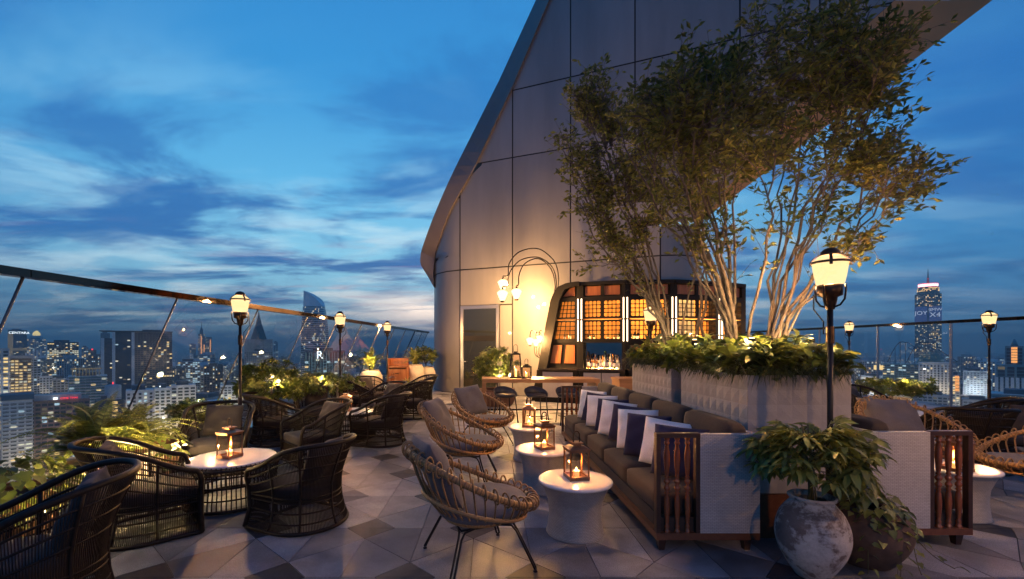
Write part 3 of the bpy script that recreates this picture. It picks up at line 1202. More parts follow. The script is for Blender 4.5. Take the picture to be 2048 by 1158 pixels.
        for k in range(nl):
            m_ = MB()
            zz0, zz1 = ZC1 + 0.14, ZN1 - 0.07
            e0 = lambda z, f: ul(z) + (ur - ul(z)) * f
            B.pp(m_, [(e0(zz0, k / nl) + 0.06, zz0), (e0(zz0, (k + 1) / nl) - 0.06, zz0), (e0(zz1, (k + 1) / nl) - 0.06, zz1), (e0(zz1, k / nl) + 0.06, zz1)], -0.058, -0.02)
            m_.build('lower_panel', M_BWOOD, bar)
    # the light tubes on the posts
    if not last:
        for z0, z1 in ((ZD0 - 0.02, ZDM - 0.03), (ZDM + 0.01, ZD1 + 0.02)):
            for k in (-0.052, 0.052):
                m_ = MB()
                m_.tube([B.w(B.l + k, 0.065, z0), B.w(B.l + k, 0.065, z1)], 0.017, 8)
                m_.build('light_tube', M_TUBE, bar)
    # thin bronze pole
# the thick raked frame at the left end
B = bays[0]
m_ = MB()
out_, in_ = [], []
for z in [0.0, 0.6, 1.0, 1.6, 2.2, 2.8, 3.1, 3.3, 3.42]:
    out_.append((raked(z) - 0.16, z))
    in_.append((raked(z) + 0.12, z))
cap_o = [(raked(3.42) - 0.10, 3.50), (raked(3.5) + 0.06, 3.60), (raked(3.6) + 0.22, ZT + 0.012), (B.l, ZT + 0.012)]
cap_i = [(raked(3.42) + 0.14, 3.42), (raked(3.5) + 0.14, 3.46), (raked(3.6) + 0.24, 3.50), (B.l, 3.50)]
out_ += cap_o
in_ += cap_i
for k in range(len(out_) - 1):
    B.pp(m_, [out_[k], in_[k], in_[k + 1], out_[k + 1]], -0.5, 0.16)
m_.build('raked_frame', M_BFRAME, bar)

# ------------------------------------------------------------------ bottles
M_BOT = []
for nm, c in (('clear', (0.85, 0.78, 0.62)), ('amber', (0.70, 0.30, 0.06)), ('green', (0.12, 0.26, 0.08)), ('dark', (0.03, 0.02, 0.02))):
    mm = mat('bottle_' + nm, c, 0.08, 0, coat=0.5)
    mm.node_tree.nodes['Principled BSDF'].inputs['Transmission Weight'].default_value = 0.55 if nm != 'dark' else 0.2
    M_BOT.append(mm)
M_LABELP = mat('bottle_label', (0.75, 0.70, 0.60), 0.6)
bprof = [(0.036, 0), (0.038, 0.01), (0.038, 0.17), (0.03, 0.20), (0.014, 0.225), (0.0135, 0.285), (0.016, 0.287), (0.016, 0.30)]
bprof2 = [(0.044, 0), (0.046, 0.01), (0.046, 0.13), (0.036, 0.165), (0.015, 0.185), (0.015, 0.225), (0.018, 0.226), (0.018, 0.24)]
bmesh_ = [MB().lathe(p, 10).add([(0.0385 * k * math.cos(a), 0.0385 * k * math.sin(a), z) for z in (0.05, 0.13) for a in [q * 2 * PI / 10 for q in range(10)]],
          [(q, (q + 1) % 10, 10 + (q + 1) % 10, 10 + q) for q in range(10)], 1) for p, k in ((bprof, 1.01), (bprof2, 1.215))]
BM = {}
for kind_ in range(2):
    for mi in range(4):
        BM[(kind_, mi)] = bmesh_[kind_].mesh('bottle', [M_BOT[mi], M_LABELP])
for p, s, where in bottle_spots:
    k = rb.choice((0, 0, 1))
    mi = rb.choice((0, 0, 1, 1, 2, 3) if where == 'niche' else (0, 0, 1, 2, 3))
    o = link('bottle', BM[(k, mi)], None, p, (0, 0, rb.random() * 6), s)
    if where == 'niche':
        tag(o, 'bottle in the rows standing before the mirror in the bar niche', 'bottle', 'bottles in the bar niche')
    else:
        tag(o, 'bottle standing behind the lattice doors of a glowing bar cabinet', 'bottle', 'bottles in the lattice cabinets')

# ------------------------------------------------------------------ street style lamps on poles


LIGHT_GAIN = 6.5


def add_light(name, parent, loc, power, col, r=0.04):
    d = bpy.data.lights.new(name, 'POINT')
    d.energy = power * LIGHT_GAIN
    d.color = col
    d.shadow_soft_size = r
    o = bpy.data.objects.new(name, d)
    COL.objects.link(o)
    o.parent = parent
    o.location = loc
    return o


WARM = (1.0, 0.52, 0.21)


def make_lamp():
    t = thing('lamp_post', 'x', 'lamp post')
    MB().lathe([(0.15, 0), (0.15, 0.025), (0.05, 0.04), (0.035, 0.09)], 20).build('base', M_BRONZE, t)
    MB().tube([(0, 0, 0.05), (0, 0, 2.02)], 0.021, 10).build('pole', M_BLACK, t)
    MB().lathe([(0.03, 0), (0.03, 0.14)], 12, (0, 0, 1.72)).build('collar', M_BRONZE, t)
    MB().tube([(0, 0, 0.04), (0, 0, 0.95)], 0.031, 10).build('sleeve', M_BRONZE, t)
    MB().lathe([(0.03, 2.0), (0.045, 2.06), (0.05, 2.10), (0.084, 2.115), (0.089, 2.20), (0.082, 2.202)], 16).build('cup', M_BRONZE, t)
    for k in range(4):
        a = k * PI / 2 + 0.5
        c, s = math.cos(a), math.sin(a)
        MB().tube([(q * c, q * s, z) for q, z in ((0.03, 2.02), (0.07, 2.035), (0.10, 2.08), (0.108, 2.15), (0.106, 2.20))], 0.008, 6).build('bracket', M_BLACK, t)
    sh = MB().lathe([(0.086, 2.20), (0.096, 2.215), (0.109, 2.28), (0.122, 2.37), (0.126, 2.385), (0.112, 2.41), (0.080, 2.437), (0.064, 2.447)], 24).build('lamp_shade', M_OPAL, t)
    MB().lathe([(0.129, 2.376), (0.136, 2.380), (0.136, 2.392), (0.129, 2.396)], 24, closed_top=False, closed_bot=False).build('band', M_BRONZE, t)
    for k in range(4):
        a = k * PI / 2 + 0.95
        c, s = math.cos(a), math.sin(a)
        pts = [(0.134, 2.355), (0.134, 2.388), (0.116, 2.417), (0.085, 2.443), (0.056, 2.455)]
        mb_ = MB()
        for (q0, z0), (q1, z1) in zip(pts[:-1], pts[1:]):
            wv = Vector((-s, c, 0)) * 0.011
            A, B_ = Vector((q0 * c, q0 * s, z0)), Vector((q1 * c, q1 * s, z1))
            up = Vector((c, s, 1)) * 0.004
            mb_.add([A - wv, A + wv, B_ + wv, B_ - wv, A - wv + up, A + wv + up, B_ + wv + up, B_ - wv + up], [(4, 5, 6, 7), (0, 3, 2, 1), (0, 1, 5, 4), (1, 2, 6, 5), (2, 3, 7, 6), (3, 0, 4, 7)])
        mb_.build('strap', M_BRONZE, t)
    MB().lathe([(0.066, 2.445), (0.070, 2.452), (0.064, 2.478), (0.04, 2.50), (0.012, 2.508)], 16).build('cap', M_BRONZE, t)
    MB().tube([(0.0, 0, 1.80), (0.055, 0, 1.80), (0.055, 0, 1.90), (0.135, 0, 2.0), (0.135, 0, 2.12), (0.095, 0, 2.12)], 0.0055, 6).build('lever', M_BLACK, t)
    add_light('bulb', t, (0, 0, 2.335), 68, WARM, 0.05)
    return t


lamp0 = make_lamp()
GL = 'lamp posts round the terrace'
lamps = [((2.86, 3.62), 'tall black lamp post in front of the big planter box, behind the white worn jar', PI, 1.0),
         ((-3.58, 6.5), 'black lamp post by the left glass, behind the tub chair nearest the fern', 0.0, 1.0),
         ((-3.3, 10.2), 'black lamp post by the left glass, right of the curved glass skyscraper', 0.0, 1.0),
         ((-3.05, 14.1), 'farthest black lamp post by the left glass, in front of the wooden glass cabinet', 0.0, 1.0),
         ((3.02, 7.9), 'black lamp post standing in front of the glowing bar cabinets behind the planter', 0.4, 0.98),
         ((4.9, 2.3), 'unseen black lamp post added right of the right sofa as warm fill', 0.0, 1.0),  # added out of view, warm fill on the near plant and sofa end
         ((2.3, -2.0), 'unseen black lamp post added behind the camera to fill the near furniture', 0.0, 1.0),  # added out of view, warm fill on the woven end panels
         ((11.75, 14.1), 'black lamp post by the right glass, just right of the planter shrubs', PI, 1.0),
         ((11.4, 9.9), 'black lamp post by the right glass, right of the skyscraper with advertising screens', PI, 1.0)]
for i, ((x, y), lb, rz, s_) in enumerate(lamps):
    place(lamp0, i, (x, y, 0), rz, lb, GL, s_)

# ------------------------------------------------------------------ candle lanterns


def make_lantern(wd=0.185, hg=0.27, taper=0.0, metal=None, light=1.6, candle=0.05):
    metal = metal or M_COPPER
    t = thing('candle_lantern', 'x', 'lantern')
    h_ = wd / 2
    tp = h_ * (1 - taper)
    MB().box((-h_, -h_, 0.004), (h_, h_, 0.022)).build('base', metal, t)
    for sx in (-1, 1):
        for sy in (-1, 1):
            MB().tube([(sx * (h_ - 0.008), sy * (h_ - 0.008), 0.0), (sx * (tp - 0.008), sy * (tp - 0.008), hg)], 0.009, 4).build('corner_post', metal, t)
    m_ = MB()
    for k in range(4):
        M = Matrix.Rotation(k * PI / 2, 4, 'Z')
        m_.box((-tp, -tp, hg - 0.016), (tp, -tp + 0.014, hg), 0, M)
        m_.box((-h_, -h_ - 0.001, 0.022), (h_, -h_ + 0.012, 0.036), 0, M)
    m_.build('frame', metal, t)
    for k in range(4):
        M = Matrix.Rotation(k * PI / 2, 4, 'Z')
        a, b_ = h_ - 0.007, tp - 0.007
        MB().add([M @ Vector(p) for p in ((-a, -a, 0.03), (a, -a, 0.03), (b_, -b_, hg - 0.01), (-b_, -b_, hg - 0.01))], [(0, 1, 2, 3)]).build('glass_pane', M_LANT, t)
    m_ = MB()
    m_.prism([(-tp - .006, -tp - .006), (tp + .006, -tp - .006), (tp + .006, tp + .006), (-tp - .006, tp + .006)], hg, hg + 0.012)
    q = tp * 0.55
    m_.add([(-tp, -tp, hg + .012), (tp, -tp, hg + .012), (tp, tp, hg + .012), (-tp, tp, hg + .012), (-q, -q, hg + .035), (q, -q, hg + .035), (q, q, hg + .035), (-q, q, hg + .035)],
           [(0, 1, 5, 4), (1, 2, 6, 5), (2, 3, 7, 6), (3, 0, 4, 7), (4, 5, 6, 7)])
    m_.box((-q * .7, -q * .7, hg + .036), (q * .7, q * .7, hg + .055))
    m_.box((-q, -q, hg + .056), (q, q, hg + .064))
    m_.build('roof', metal, t)
    rr_ = wd * 0.16
    MB().tube([(-rr_, 0, hg + 0.06), (-rr_ * 1.02, 0, hg + 0.06 + wd * 0.3)] + [(-rr_ * math.cos(a), 0, hg + 0.06 + wd * 0.36 + rr_ * 1.15 * math.sin(a)) for a in [PI * k / 8 for k in range(0, 9)]] + [(rr_ * 1.02, 0, hg + 0.06 + wd * 0.3), (rr_, 0, hg + 0.06)], 0.0055, 6).build('handle', M_BRONZE, t)
    MB().lathe([(0.026, 0.0225), (0.026, 0.022 + candle)], 14).build('candle', M_WAX, t)
    MB().lathe([(0.002, 0), (0.008, 0.008), (0.0065, 0.015), (0.0012, 0.030)], 8, (0, 0, 0.024 + candle)).build('flame', M_FLAME, t)
    add_light('candle_light', t, (0, 0, 0.06 + candle), light, (1.0, 0.43, 0.12), 0.012)
    return t


# ------------------------------------------------------------------ white drum tables
def make_drum():
    t = thing('drum_table', 'x', 'side table')
    prof = [(0.255, 0.0), (0.262, 0.012)] + [(interp([0, .18, .3, .42, .46], [.255, .235, .245, .29, .315], z), z) for z in [0.03 + 0.43 * k / 14 for k in range(15)]]
    MB().lathe(prof, 48).build('woven_base', M_DRUM, t)
    MB().lathe([(0.322, 0.4605), (0.333, 0.464), (0.333, 0.482), (0.328, 0.487), (0.30, 0.4885)], 56).build('marble_top', M_MARBLE, t)
    return t


drum0 = make_drum()
lant0 = make_lantern()
DT = 0.4885
GD = 'white woven drum tables'
drums = [(0.845, 4.02, 'white woven drum table with marble top, nearest the camera beside the sofa', 'copper lantern with lit candle on the nearest white drum table', (0.86, 4.03), 0.15),
         (0.722, 5.22, 'white woven drum table with marble top, the middle one of three beside the sofa', 'copper lantern with lit candle on the middle white drum table', (0.73, 5.2), 0.35),
         (0.722, 6.65, 'white woven drum table with marble top, farthest of three beside the sofa', 'copper lantern with lit candle on the far white drum table', (0.70, 6.62), -0.2),
         (4.77, 4.45, 'white woven drum table partly hidden behind the right sofa end', 'copper lantern with lit candle seen through the right sofa balusters', (4.62, 4.30), 0.05)]
GLN = 'copper candle lanterns on low tables'
for i, (x, y, lb, l2, lxy, rz) in enumerate(drums):
    place(drum0, i, (x, y, 0), rz, lb, GD)
    place(lant0, i, (lxy[0], lxy[1], DT), rz, l2, GLN)

# ------------------------------------------------------------------ dark rattan tables with round marble tops
def make_rattan_table():
    t = thing('rattan_table', 'x', 'coffee table')
    rad = lambda z: interp([0, 0.04, 0.2, 0.36, 0.45], [0.455, 0.46, 0.435, 0.45, 0.49], z)
    m_ = MB()
    n_ = 64
    for k in range(n_):
        a = 2 * PI * k / n_
        m_.tube([(rad(z) * math.cos(a), rad(z) * math.sin(a), z) for z in (0.01, 0.1, 0.2, 0.3, 0.38, 0.44)] + [(0.455 * math.cos(a), 0.455 * math.sin(a), 0.468)], 0.0065, 4)
    tag(m_.build('ribs', M_STRAND, t), kind='stuff')
    for z, r_ in ((0.02, 0.018), (0.13, 0.008), (0.25, 0.011), (0.36, 0.008), (0.435, 0.015)):
        MB().tube([(rad(z) * math.cos(a), rad(z) * math.sin(a), z) for a in [2 * PI * k / 40 for k in range(40)]], r_, 6, True).build('hoop', M_STRAND, t)
    MB().lathe([(0.43, 0.452), (0.44, 0.456), (0.44, 0.472), (0.435, 0.476), (0.4, 0.4765)], 56).build('marble_top', M_MARBLE, t)
    return t


rtab0 = make_rattan_table()
GR = 'dark rattan tables by the left glass'
for i, (x, y, lb, l2, lo) in enumerate(((-2.76, 4.86, 'round dark rattan table with marble top, nearest of those along the left glass', 'copper lantern with lit candle on the nearest dark rattan table', (-0.02, -0.02)),
                                        (-2.5, 8.33, 'round dark rattan table with marble top, second from the camera along the left glass', 'copper lantern with lit candle on the second dark rattan table', (-0.07, -0.05)),
                                        (-2.72, 13.2, 'round dark rattan table with marble top, farthest along the left glass', 'copper lantern with lit candle on the farthest dark rattan table', (0.02, 0.0)))):
    place(rtab0, i, (x, y, 0), i * 0.7, lb, GR)
    place(lant0, True, (x + lo[0], y + lo[1], 0.4765), -0.35 + 0.4 * i, l2, GLN)
place(rtab0, True, (8.1, 7.9, 0), 0.2, 'round dark rattan table with marble top beyond the right seating', GR)

# ------------------------------------------------------------------ cushions


def pillow_mesh(wd, hg, th, seed, bands=None, n=14):
    """soft square pillow standing in x-z, bulging along y"""
    r_ = random.Random(seed)
    ph = [r_.uniform(0, 6.28) for _ in range(6)]
    m_ = MB()
    for side in (-1, 1):
        vs = []
        for j in range(n + 1):
            for i in range(n + 1):
                u, v = i / n * 2 - 1, j / n * 2 - 1
                pin = 1 - 0.07 * (1 - abs(u * v)) * (abs(u) ** 3 + abs(v) ** 3) / 2
                b_ = ((1 - u ** 4) * (1 - v ** 4)) ** 0.55
                wr = 0.010 * math.sin(5 * u + 3 * v + ph[0]) + 0.008 * math.sin(7 * v - 4 * u + ph[1]) + 0.006 * math.sin(11 * u * v + ph[2])
                y = side * (th / 2 * b_ + wr * b_ + 0.0035)
                vs.append((u * wd / 2 * pin, y, hg / 2 + v * hg / 2 * pin + 0.0))
        fs = []
        for j in range(n):
            for i in range(n):
                q = (j * (n + 1) + i, j * (n + 1) + i + 1, (j + 1) * (n + 1) + i + 1, (j + 1) * (n + 1) + i)
                fs.append(q if side < 0 else tuple(reversed(q)))
        b0 = len(m_.f)
        m_.add(vs, fs, 0, None, True)
        if bands:
            for k in range(n * n):
                u = ((k % n) + 0.5) / n
                m_.m[b0 + k] = bands(u)
    # rim that closes the two sides
    e = [i for i in range(n + 1)] + [(j + 1) * (n + 1) - 1 for j in range(1, n + 1)] + [n * (n + 1) + i for i in range(n - 1, -1, -1)] + [j * (n + 1) for j in range(n - 1, 0, -1)]
    k = (n + 1) ** 2
    m_.f += [(e[i], k + e[i], k + e[(i + 1) % len(e)], e[(i + 1) % len(e)]) for i in range(len(e))]
    for i in range(len(e)):
        m_.m.append(bands(min(0.999, ((e[i] % (n + 1)) + 0.0) / n)) if bands else 0)
        m_.u.append(None)
        m_.s.append(True)
    return m_


def cushion_mb(sx, sy, sz, r=0.04, puff=0.02, n=8, c=(0, 0, 0), seed=0):
    """upholstered block: rounded box with a puffed top"""
    bm = bmesh.new()
    bmesh.ops.create_cube(bm, size=2)
    bmesh.ops.subdivide_edges(bm, edges=bm.edges[:], cuts=n, use_grid_fill=True)
    rr = random.Random(seed)
    ph = [rr.uniform(0, 6.28) for _ in range(4)]
    vs = []
    for v in bm.verts:
        p = Vector((v.co.x * sx / 2, v.co.y * sy / 2, v.co.z * sz / 2))
        i_ = Vector((max(-sx / 2 + r, min(sx / 2 - r, p.x)), max(-sy / 2 + r, min(sy / 2 - r, p.y)), max(-sz / 2 + r, min(sz / 2 - r, p.z))))
        d = p - i_
        if d.length > 1e-6:
            p = i_ + d.normalized() * r
        u, v_, w_ = v.co
        if w_ > 0:
            p.z += puff * (1 - u ** 4) * (1 - v_ ** 4) * w_
        p.z += 0.003 * math.sin(3 * u + ph[0] + 2 * v_) * w_
        p.x += 0.25 * puff * (1 - w_ ** 2) * (1 - v_ ** 4) * (u if abs(u) > .99 else 0)
        p.y += 0.25 * puff * (1 - w_ ** 2) * (1 - u ** 4) * (v_ if abs(v_) > .99 else 0)
        vs.append(p + Vector(c))
    fs = [tuple(v.index for v in f.verts) for f in bm.faces]
    bm.free()
    return MB().add(vs, fs, 0, None, True)


# ------------------------------------------------------------------ the two sofas
def baluster_profile():
    return [(0.022, 0.0), (0.022, 0.02), (0.014, 0.03), (0.020, 0.05), (0.020, 0.06), (0.013, 0.075), (0.017, 0.10), (0.022, 0.18), (0.024, 0.24), (0.019, 0.31), (0.013, 0.335), (0.021, 0.35), (0.013, 0.362),
            (0.024, 0.385), (0.024, 0.40), (0.012, 0.42), (0.025, 0.445), (0.025, 0.46), (0.012, 0.478), (0.021, 0.49), (0.013, 0.505), (0.016, 0.52), (0.023, 0.60), (0.026, 0.66), (0.022, 0.72), (0.013, 0.775), (0.021, 0.785), (0.021, 0.80), (0.014, 0.812), (0.022, 0.83), (0.022, 0.845)]


BAL = MB().lathe(baluster_profile(), 12).mesh('baluster', M_MAHOG)


def make_sofa(label, length, side, seats):
    """local: front faces -X when side=1; near end at y=0, runs along +y; back at x=0.85*side"""
    t = thing('sofa', label, 'sofa')
    W_ = 0.85
    sx = side
    X = lambda a: a * sx

    def bb(mb_, x0, y0, z0, x1, y1, z1, mi=0):
        mb_.box((min(X(x0), X(x1)), y0, z0), (max(X(x0), X(x1)), y1, z1), mi)
        return mb_
    bb(MB(), 0.0, 0.0, 0.105, W_, length, 0.16).build('plinth', M_REDWOOD, t)
    for yy in (0.04, length / 2, length - 0.12):
        for xx in (0.03, W_ - 0.11):
            m_ = MB()
            x0, x1 = sorted((X(xx), X(xx + 0.07)))
            cx_ = (x0 + x1) / 2
            m_.add([(cx_ - .022, yy + .012, 0), (cx_ + .022, yy + .012, 0), (cx_ + .022, yy + .056, 0), (cx_ - .022, yy + .056, 0), (x0, yy, .1045), (x1, yy, .1045), (x1, yy + .07, .1045), (x0, yy + .07, .1045)],
                   [(0, 3, 2, 1), (4, 5, 6, 7), (0, 1, 5, 4), (1, 2, 6, 5), (2, 3, 7, 6), (3, 0, 4, 7)])
            m_.build('leg', M_DARKWOOD, t)
    bb(MB(), 0.045, 0.04, 0.161, W_ - 0.08, length - 0.04, 0.275).build('seat_base', M_SOFA, t)
    sl_ = (length - 0.12) / seats
    for k in range(seats):
        cushion_mb(0.66, sl_ - 0.012, 0.19, 0.045, 0.022, 10, (X(0.035 + 0.33), 0.06 + sl_ * (k + 0.5), 0.372), k).build('seat_cushion', M_SOFA, t)
    for k in range(seats):
        o = cushion_mb(0.19, sl_ - 0.014, 0.58, 0.06, 0.012, 8, (0, 0, 0), 20 + k).build('back_cushion', M_SOFA, t)
        o.location = (X(W_ - 0.165), 0.06 + sl_ * (k + 0.5), 0.76)
        o.rotation_euler = (0, 0.10 * sx, 0)
    bb(MB(), W_ - 0.055, 0.0, 0.161, W_, length, 0.975).build('back_panel', M_WWICK, t)
    for e in (0, 1):
        y0, y1 = (0.0, 0.05) if e == 0 else (length - 0.05, length)
        bb(MB(), 0.36, y0 - 0.001, 0.1605, W_ - 0.056, y1, 0.975).build('end_panel', M_WWICK, t)
        m_ = MB()
        bb(m_, 0.0, y0, 0.161, 0.035, y1, 0.945)
        bb(m_, 0.325, y0, 0.161, 0.359, y1, 0.945)
        bb(m_, 0.0, y0 - 0.003, 0.946, 0.359, y1 + 0.003, 0.982)
        m_.build('end_frame', M_DARKWOOD, t)
        for k in range(3):
            link('baluster', BAL, t, (X(0.095 + 0.085 * k), (y0 + y1) / 2, 0.161), (0, 0, 0), (1, 1, 0.93))
    return t


sofa = make_sofa('long dark sofa with white and navy pillows, white woven end panel', 4.35, 1, 5)
sofa.location = (1.43, 3.615, 0)
sofa2 = make_sofa('dark sofa with white woven end panel, on the right of the planters', 3.0, -1, 4)
sofa2.location = (4.135, 3.71, 0)
ordn = ['nearest the camera', 'second from the near end', 'third from the near end', 'second from the far end', 'at the far arm']
PW = [pillow_mesh(0.49, 0.47, 0.16, 40 + k).mesh('pillow', M_WHITE) for k in range(3)]
PN = [pillow_mesh(0.49, 0.47, 0.16, 50 + k).mesh('pillow', M_NAVY) for k in range(3)]
for k in range(10):
    navy = k % 2 == 0
    o = link('pillow', (PN if navy else PW)[k % 3])
    o.location = (1.775 + 0.025 * math.sin(k * 2.3), 4.02 + 0.365 * k, 0.492)
    o.rotation_euler = Euler((R(-15 + 3 * math.sin(k * 2.9)), R(4 * math.sin(k * 1.7)), R(-43 + 6 * math.sin(k * 3.1))), 'XYZ')
    tag(o, ('navy blue' if navy else 'white') + ' pillow on the long sofa, ' + ordn[k // 2] + ' among the ' + ('navy' if navy else 'white') + ' ones', 'pillow', ('navy' if navy else 'white') + ' pillows on the long sofa')

# ------------------------------------------------------------------ dark wicker tub chairs


def make_tub():
    t = thing('tub_chair', 'x', 'wicker chair')
    hwid, fy, by = 0.37, -0.37, 0.02
    ls, lc = by - fy, PI * hwid
    LT = 2 * ls + lc

    def plan(u):
        d = u * LT
        if d < ls:
            return Vector((-hwid, fy + d, 0)), Vector((-1, 0, 0)), 0.0
        if d > ls + lc:
            return Vector((hwid, by - (d - ls - lc), 0)), Vector((1, 0, 0)), 0.0
        a = (d - ls) / hwid
        n_ = Vector((-math.cos(a), math.sin(a), 0))
        return Vector((n_.x * hwid, by + n_.y * hwid, 0)), n_, math.sin(a)

    def hh(u):
        p, n_, b_ = plan(u)
        return 0.585 + 0.29 * sm(0.0, 1.0, (p.y - fy) / (by + hwid - fy)) ** 0.9

    def pt(u, z):
        p, n_, b_ = plan(u)
        v = z / hh(u)
        fl = 0.055 * max(0, 1 - v / 0.36) ** 2 + (0.035 + 0.105 * b_) * max(0, (v - 0.5) / 0.5) ** 1.3 - 0.02 * math.sin(min(1, v / 0.9) * PI)
        q = p + n_ * fl
        if b_ <= 0:
            q.y += 0
        return Vector((q.x, q.y, z))
    K = 150
    m_ = MB()
    for k in range(K + 1):
        u = k / K
        top = hh(u) - 0.01
        if u < 0.03 or u > 0.97:
            top -= 0.05
        m_.tube([pt(u, top * q / 7 + 0.012 * (1 - q / 7)) for q in range(8)], 0.0036, 3, cap=False)
    for k in range(70):               # weaving below the front edge of the seat
        x = -hwid + 2 * hwid * (k + 0.5) / 70
        m_.tube([(x, fy, 0.03), (x, fy + 0.005, 0.17), (x, fy, 0.30)], 0.0036, 3, cap=False)
    tag(m_.build('strands', M_STRAND, t), kind='stuff')
    for z in (0.10, 0.195, 0.29, 0.335):
        MB().tube([pt(k / 44, z) for k in range(45)] , 0.0085, 5).build('hoop', M_STRAND, t)
    for f in (0.60, 0.74, 0.87):
        MB().tube([pt(k / 44, f * hh(k / 44)) for k in range(45)], 0.0085, 5).build('hoop', M_STRAND, t)
    # base ring closes across the front
    MB().tube([pt(k / 50, 0.022) for k in range(51)] + [(hwid * 0.5, fy, 0.022), (-hwid * 0.5, fy, 0.022)], 0.019, 8, True).build('base_ring', M_STRAND, t)
    MB().tube([(-hwid, fy, 0.305), (0, fy, 0.305), (hwid, fy, 0.305)], 0.016, 6).build('front_rail', M_STRAND, t)
    MB().tube([(-hwid, fy, 0.16), (0, fy + 0.004, 0.16), (hwid, fy, 0.16)], 0.0085, 5).build('front_rail', M_STRAND, t)
    # arm rim, one thick bound tube that turns down into the front posts
    path = [pt(0, z) for z in (0.02, 0.2, 0.40, 0.50)] + [pt(0.008, 0.555), pt(0.022, 0.59)]
    path += [pt(k / 60, hh(k / 60)) for k in range(3, 58)]
    path += [pt(0.978, 0.59), pt(0.992, 0.555)] + [pt(1, z) for z in (0.50, 0.40, 0.2, 0.02)]
    MB().tube(path, 0.024, 8).build('arm_rim', M_STRAND, t)
    for u in (0.17, 0.33, 0.5, 0.67, 0.83):
        MB().tube([pt(u, 0.02 + (hh(u) - 0.04) * q / 8) for q in range(9)], 0.014, 6).build('post', M_STRAND, t)
    poly = [(pt(k / 24, 0.29).x * 0.97, pt(k / 24, 0.29).y * 0.97) for k in range(25)]
    MB().prism(list(reversed(poly)), 0.285, 0.31).build('seat_board', M_STRAND, t)
    # seat cushion: same D shape
    c = MB()
    rings = [(0.92, 0.312), (0.965, 0.325), (0.975, 0.365), (0.965, 0.405), (0.91, 0.425), (0.6, 0.437), (0.2, 0.442)]
    n_ = 36
    out = [pt(k / 30, 0.36) for k in range(31)]
    out = out + [Vector((hwid * (1 - 2 * q / 6), fy - 0.015, 0)) for q in range(1, 6)]
    vs = []
    for s_, z in rings:
        vs += [(p.x * s_, (p.y + 0.0) * s_, z) for p in out]
    k = len(out)
    fs = [(r_ * k + (i + 1) % k, r_ * k + i, (r_ + 1) * k + i, (r_ + 1) * k + (i + 1) % k) for r_ in range(len(rings) - 1) for i in range(k)]
    fs.append(tuple(reversed(range((len(rings) - 1) * k, len(rings) * k))))
    c.add(vs, fs, 0, None, True).build('seat_cushion', M_CHARC, t)
    return t


tub0 = make_tub()
GT = 'dark wicker tub chairs'
PILLOW_T = [pillow_mesh(0.48, 0.44, 0.15, s).mesh('pillow', M_CHARC) for s in (1, 2, 3)]
tubs = [((-2.80, 2.72), (-0.82, -0.52), 'dark wicker tub chair cut by the left edge of the photo, nearest the camera', 'dark pillow in the tub chair cut by the left edge', 1.0),
        ((-3.08, 4.05), (0.75, 0.66), 'dark wicker tub chair in front of the fern, left of the nearest rattan table', 'dark pillow in the tub chair beside the fern', 0.98),
        ((-3.62, 6.02), (0.35, -0.95), 'dark wicker tub chair facing the camera behind the nearest lantern', 'big dark pillow in the tub chair that faces the camera behind the nearest lantern', 1.0),
        ((-1.74, 4.30), (-0.9, 0.42), 'dark wicker tub chair seen from its side, right of the nearest rattan table', 'dark pillow inside the tub chair right of the nearest rattan table', 0.93),
        ((-2.48, 6.55), (-0.72, -0.70), 'dark wicker tub chair with its seat showing, behind and right of the nearest lantern', 'dark pillow leaning at the back of the tub chair near the second lantern', 0.98),
        ((-3.62, 7.75), (0.85, 0.5), 'dark wicker tub chair seen from behind, below the lit green shrub', None, 1.0),
        ((-3.45, 9.15), (0.35, -0.94), 'dark wicker tub chair in front of the second lamp post, facing the camera', 'dark pillow in the tub chair beside the lit green shrub', 1.0),
        ((-1.78, 7.72), (-0.95, 0.3), 'dark wicker tub chair seen from its side, right of the second rattan table', 'dark pillow inside the tub chair right of the second rattan table', 1.0),
        ((-2.2, 9.75), (-0.75, -0.66), 'dark wicker tub chair with a slanted pillow, behind the second rattan table', 'dark pillow slanted in the tub chair behind the second lantern', 1.0),
        ((-3.2, 11.1), (0.9, 0.4), 'dark wicker tub chair seen from behind, beyond the second lamp post', None, 1.0),
        ((-3.08, 12.3), (0.7, -0.5), 'dark wicker tub chair in front of the big fern jar', 'dark pillow in the tub chair in front of the big fern jar', 0.95),
        ((-1.78, 12.3), (-0.9, -0.35), 'farthest dark wicker tub chair, beside the rounded metal wall corner', 'dark pillow in the farthest tub chair beside the rounded metal corner', 1.0),
        ((-1.72, 10.5), (-0.9, 0.35), 'dark wicker tub chair right of the lamp lit floor, back towards the loop chairs', None, 1.0),
        ((7.75, 8.9), (0.3, -0.9), 'far dark wicker tub chair right of the planter corner', 'dark pillow in the far tub chair right of the planter', 1.0),
        ((8.05, 7.2), (-0.6, 0.8), 'dark wicker tub chair with low rim below the domed hotel', None, 1.0),
        ((6.75, 6.15), (0.35, 0.9), 'dark wicker tub chair seen from behind, between the two rattan loop chairs', 'dark pillow in the tub chair between the two loop chairs', 1.0),
        ((8.0, 6.35), (-0.65, -0.7), 'dark wicker tub chair at the right edge of the photo, by the lamp post', 'dark pillow in the tub chair at the right edge', 0.95)]
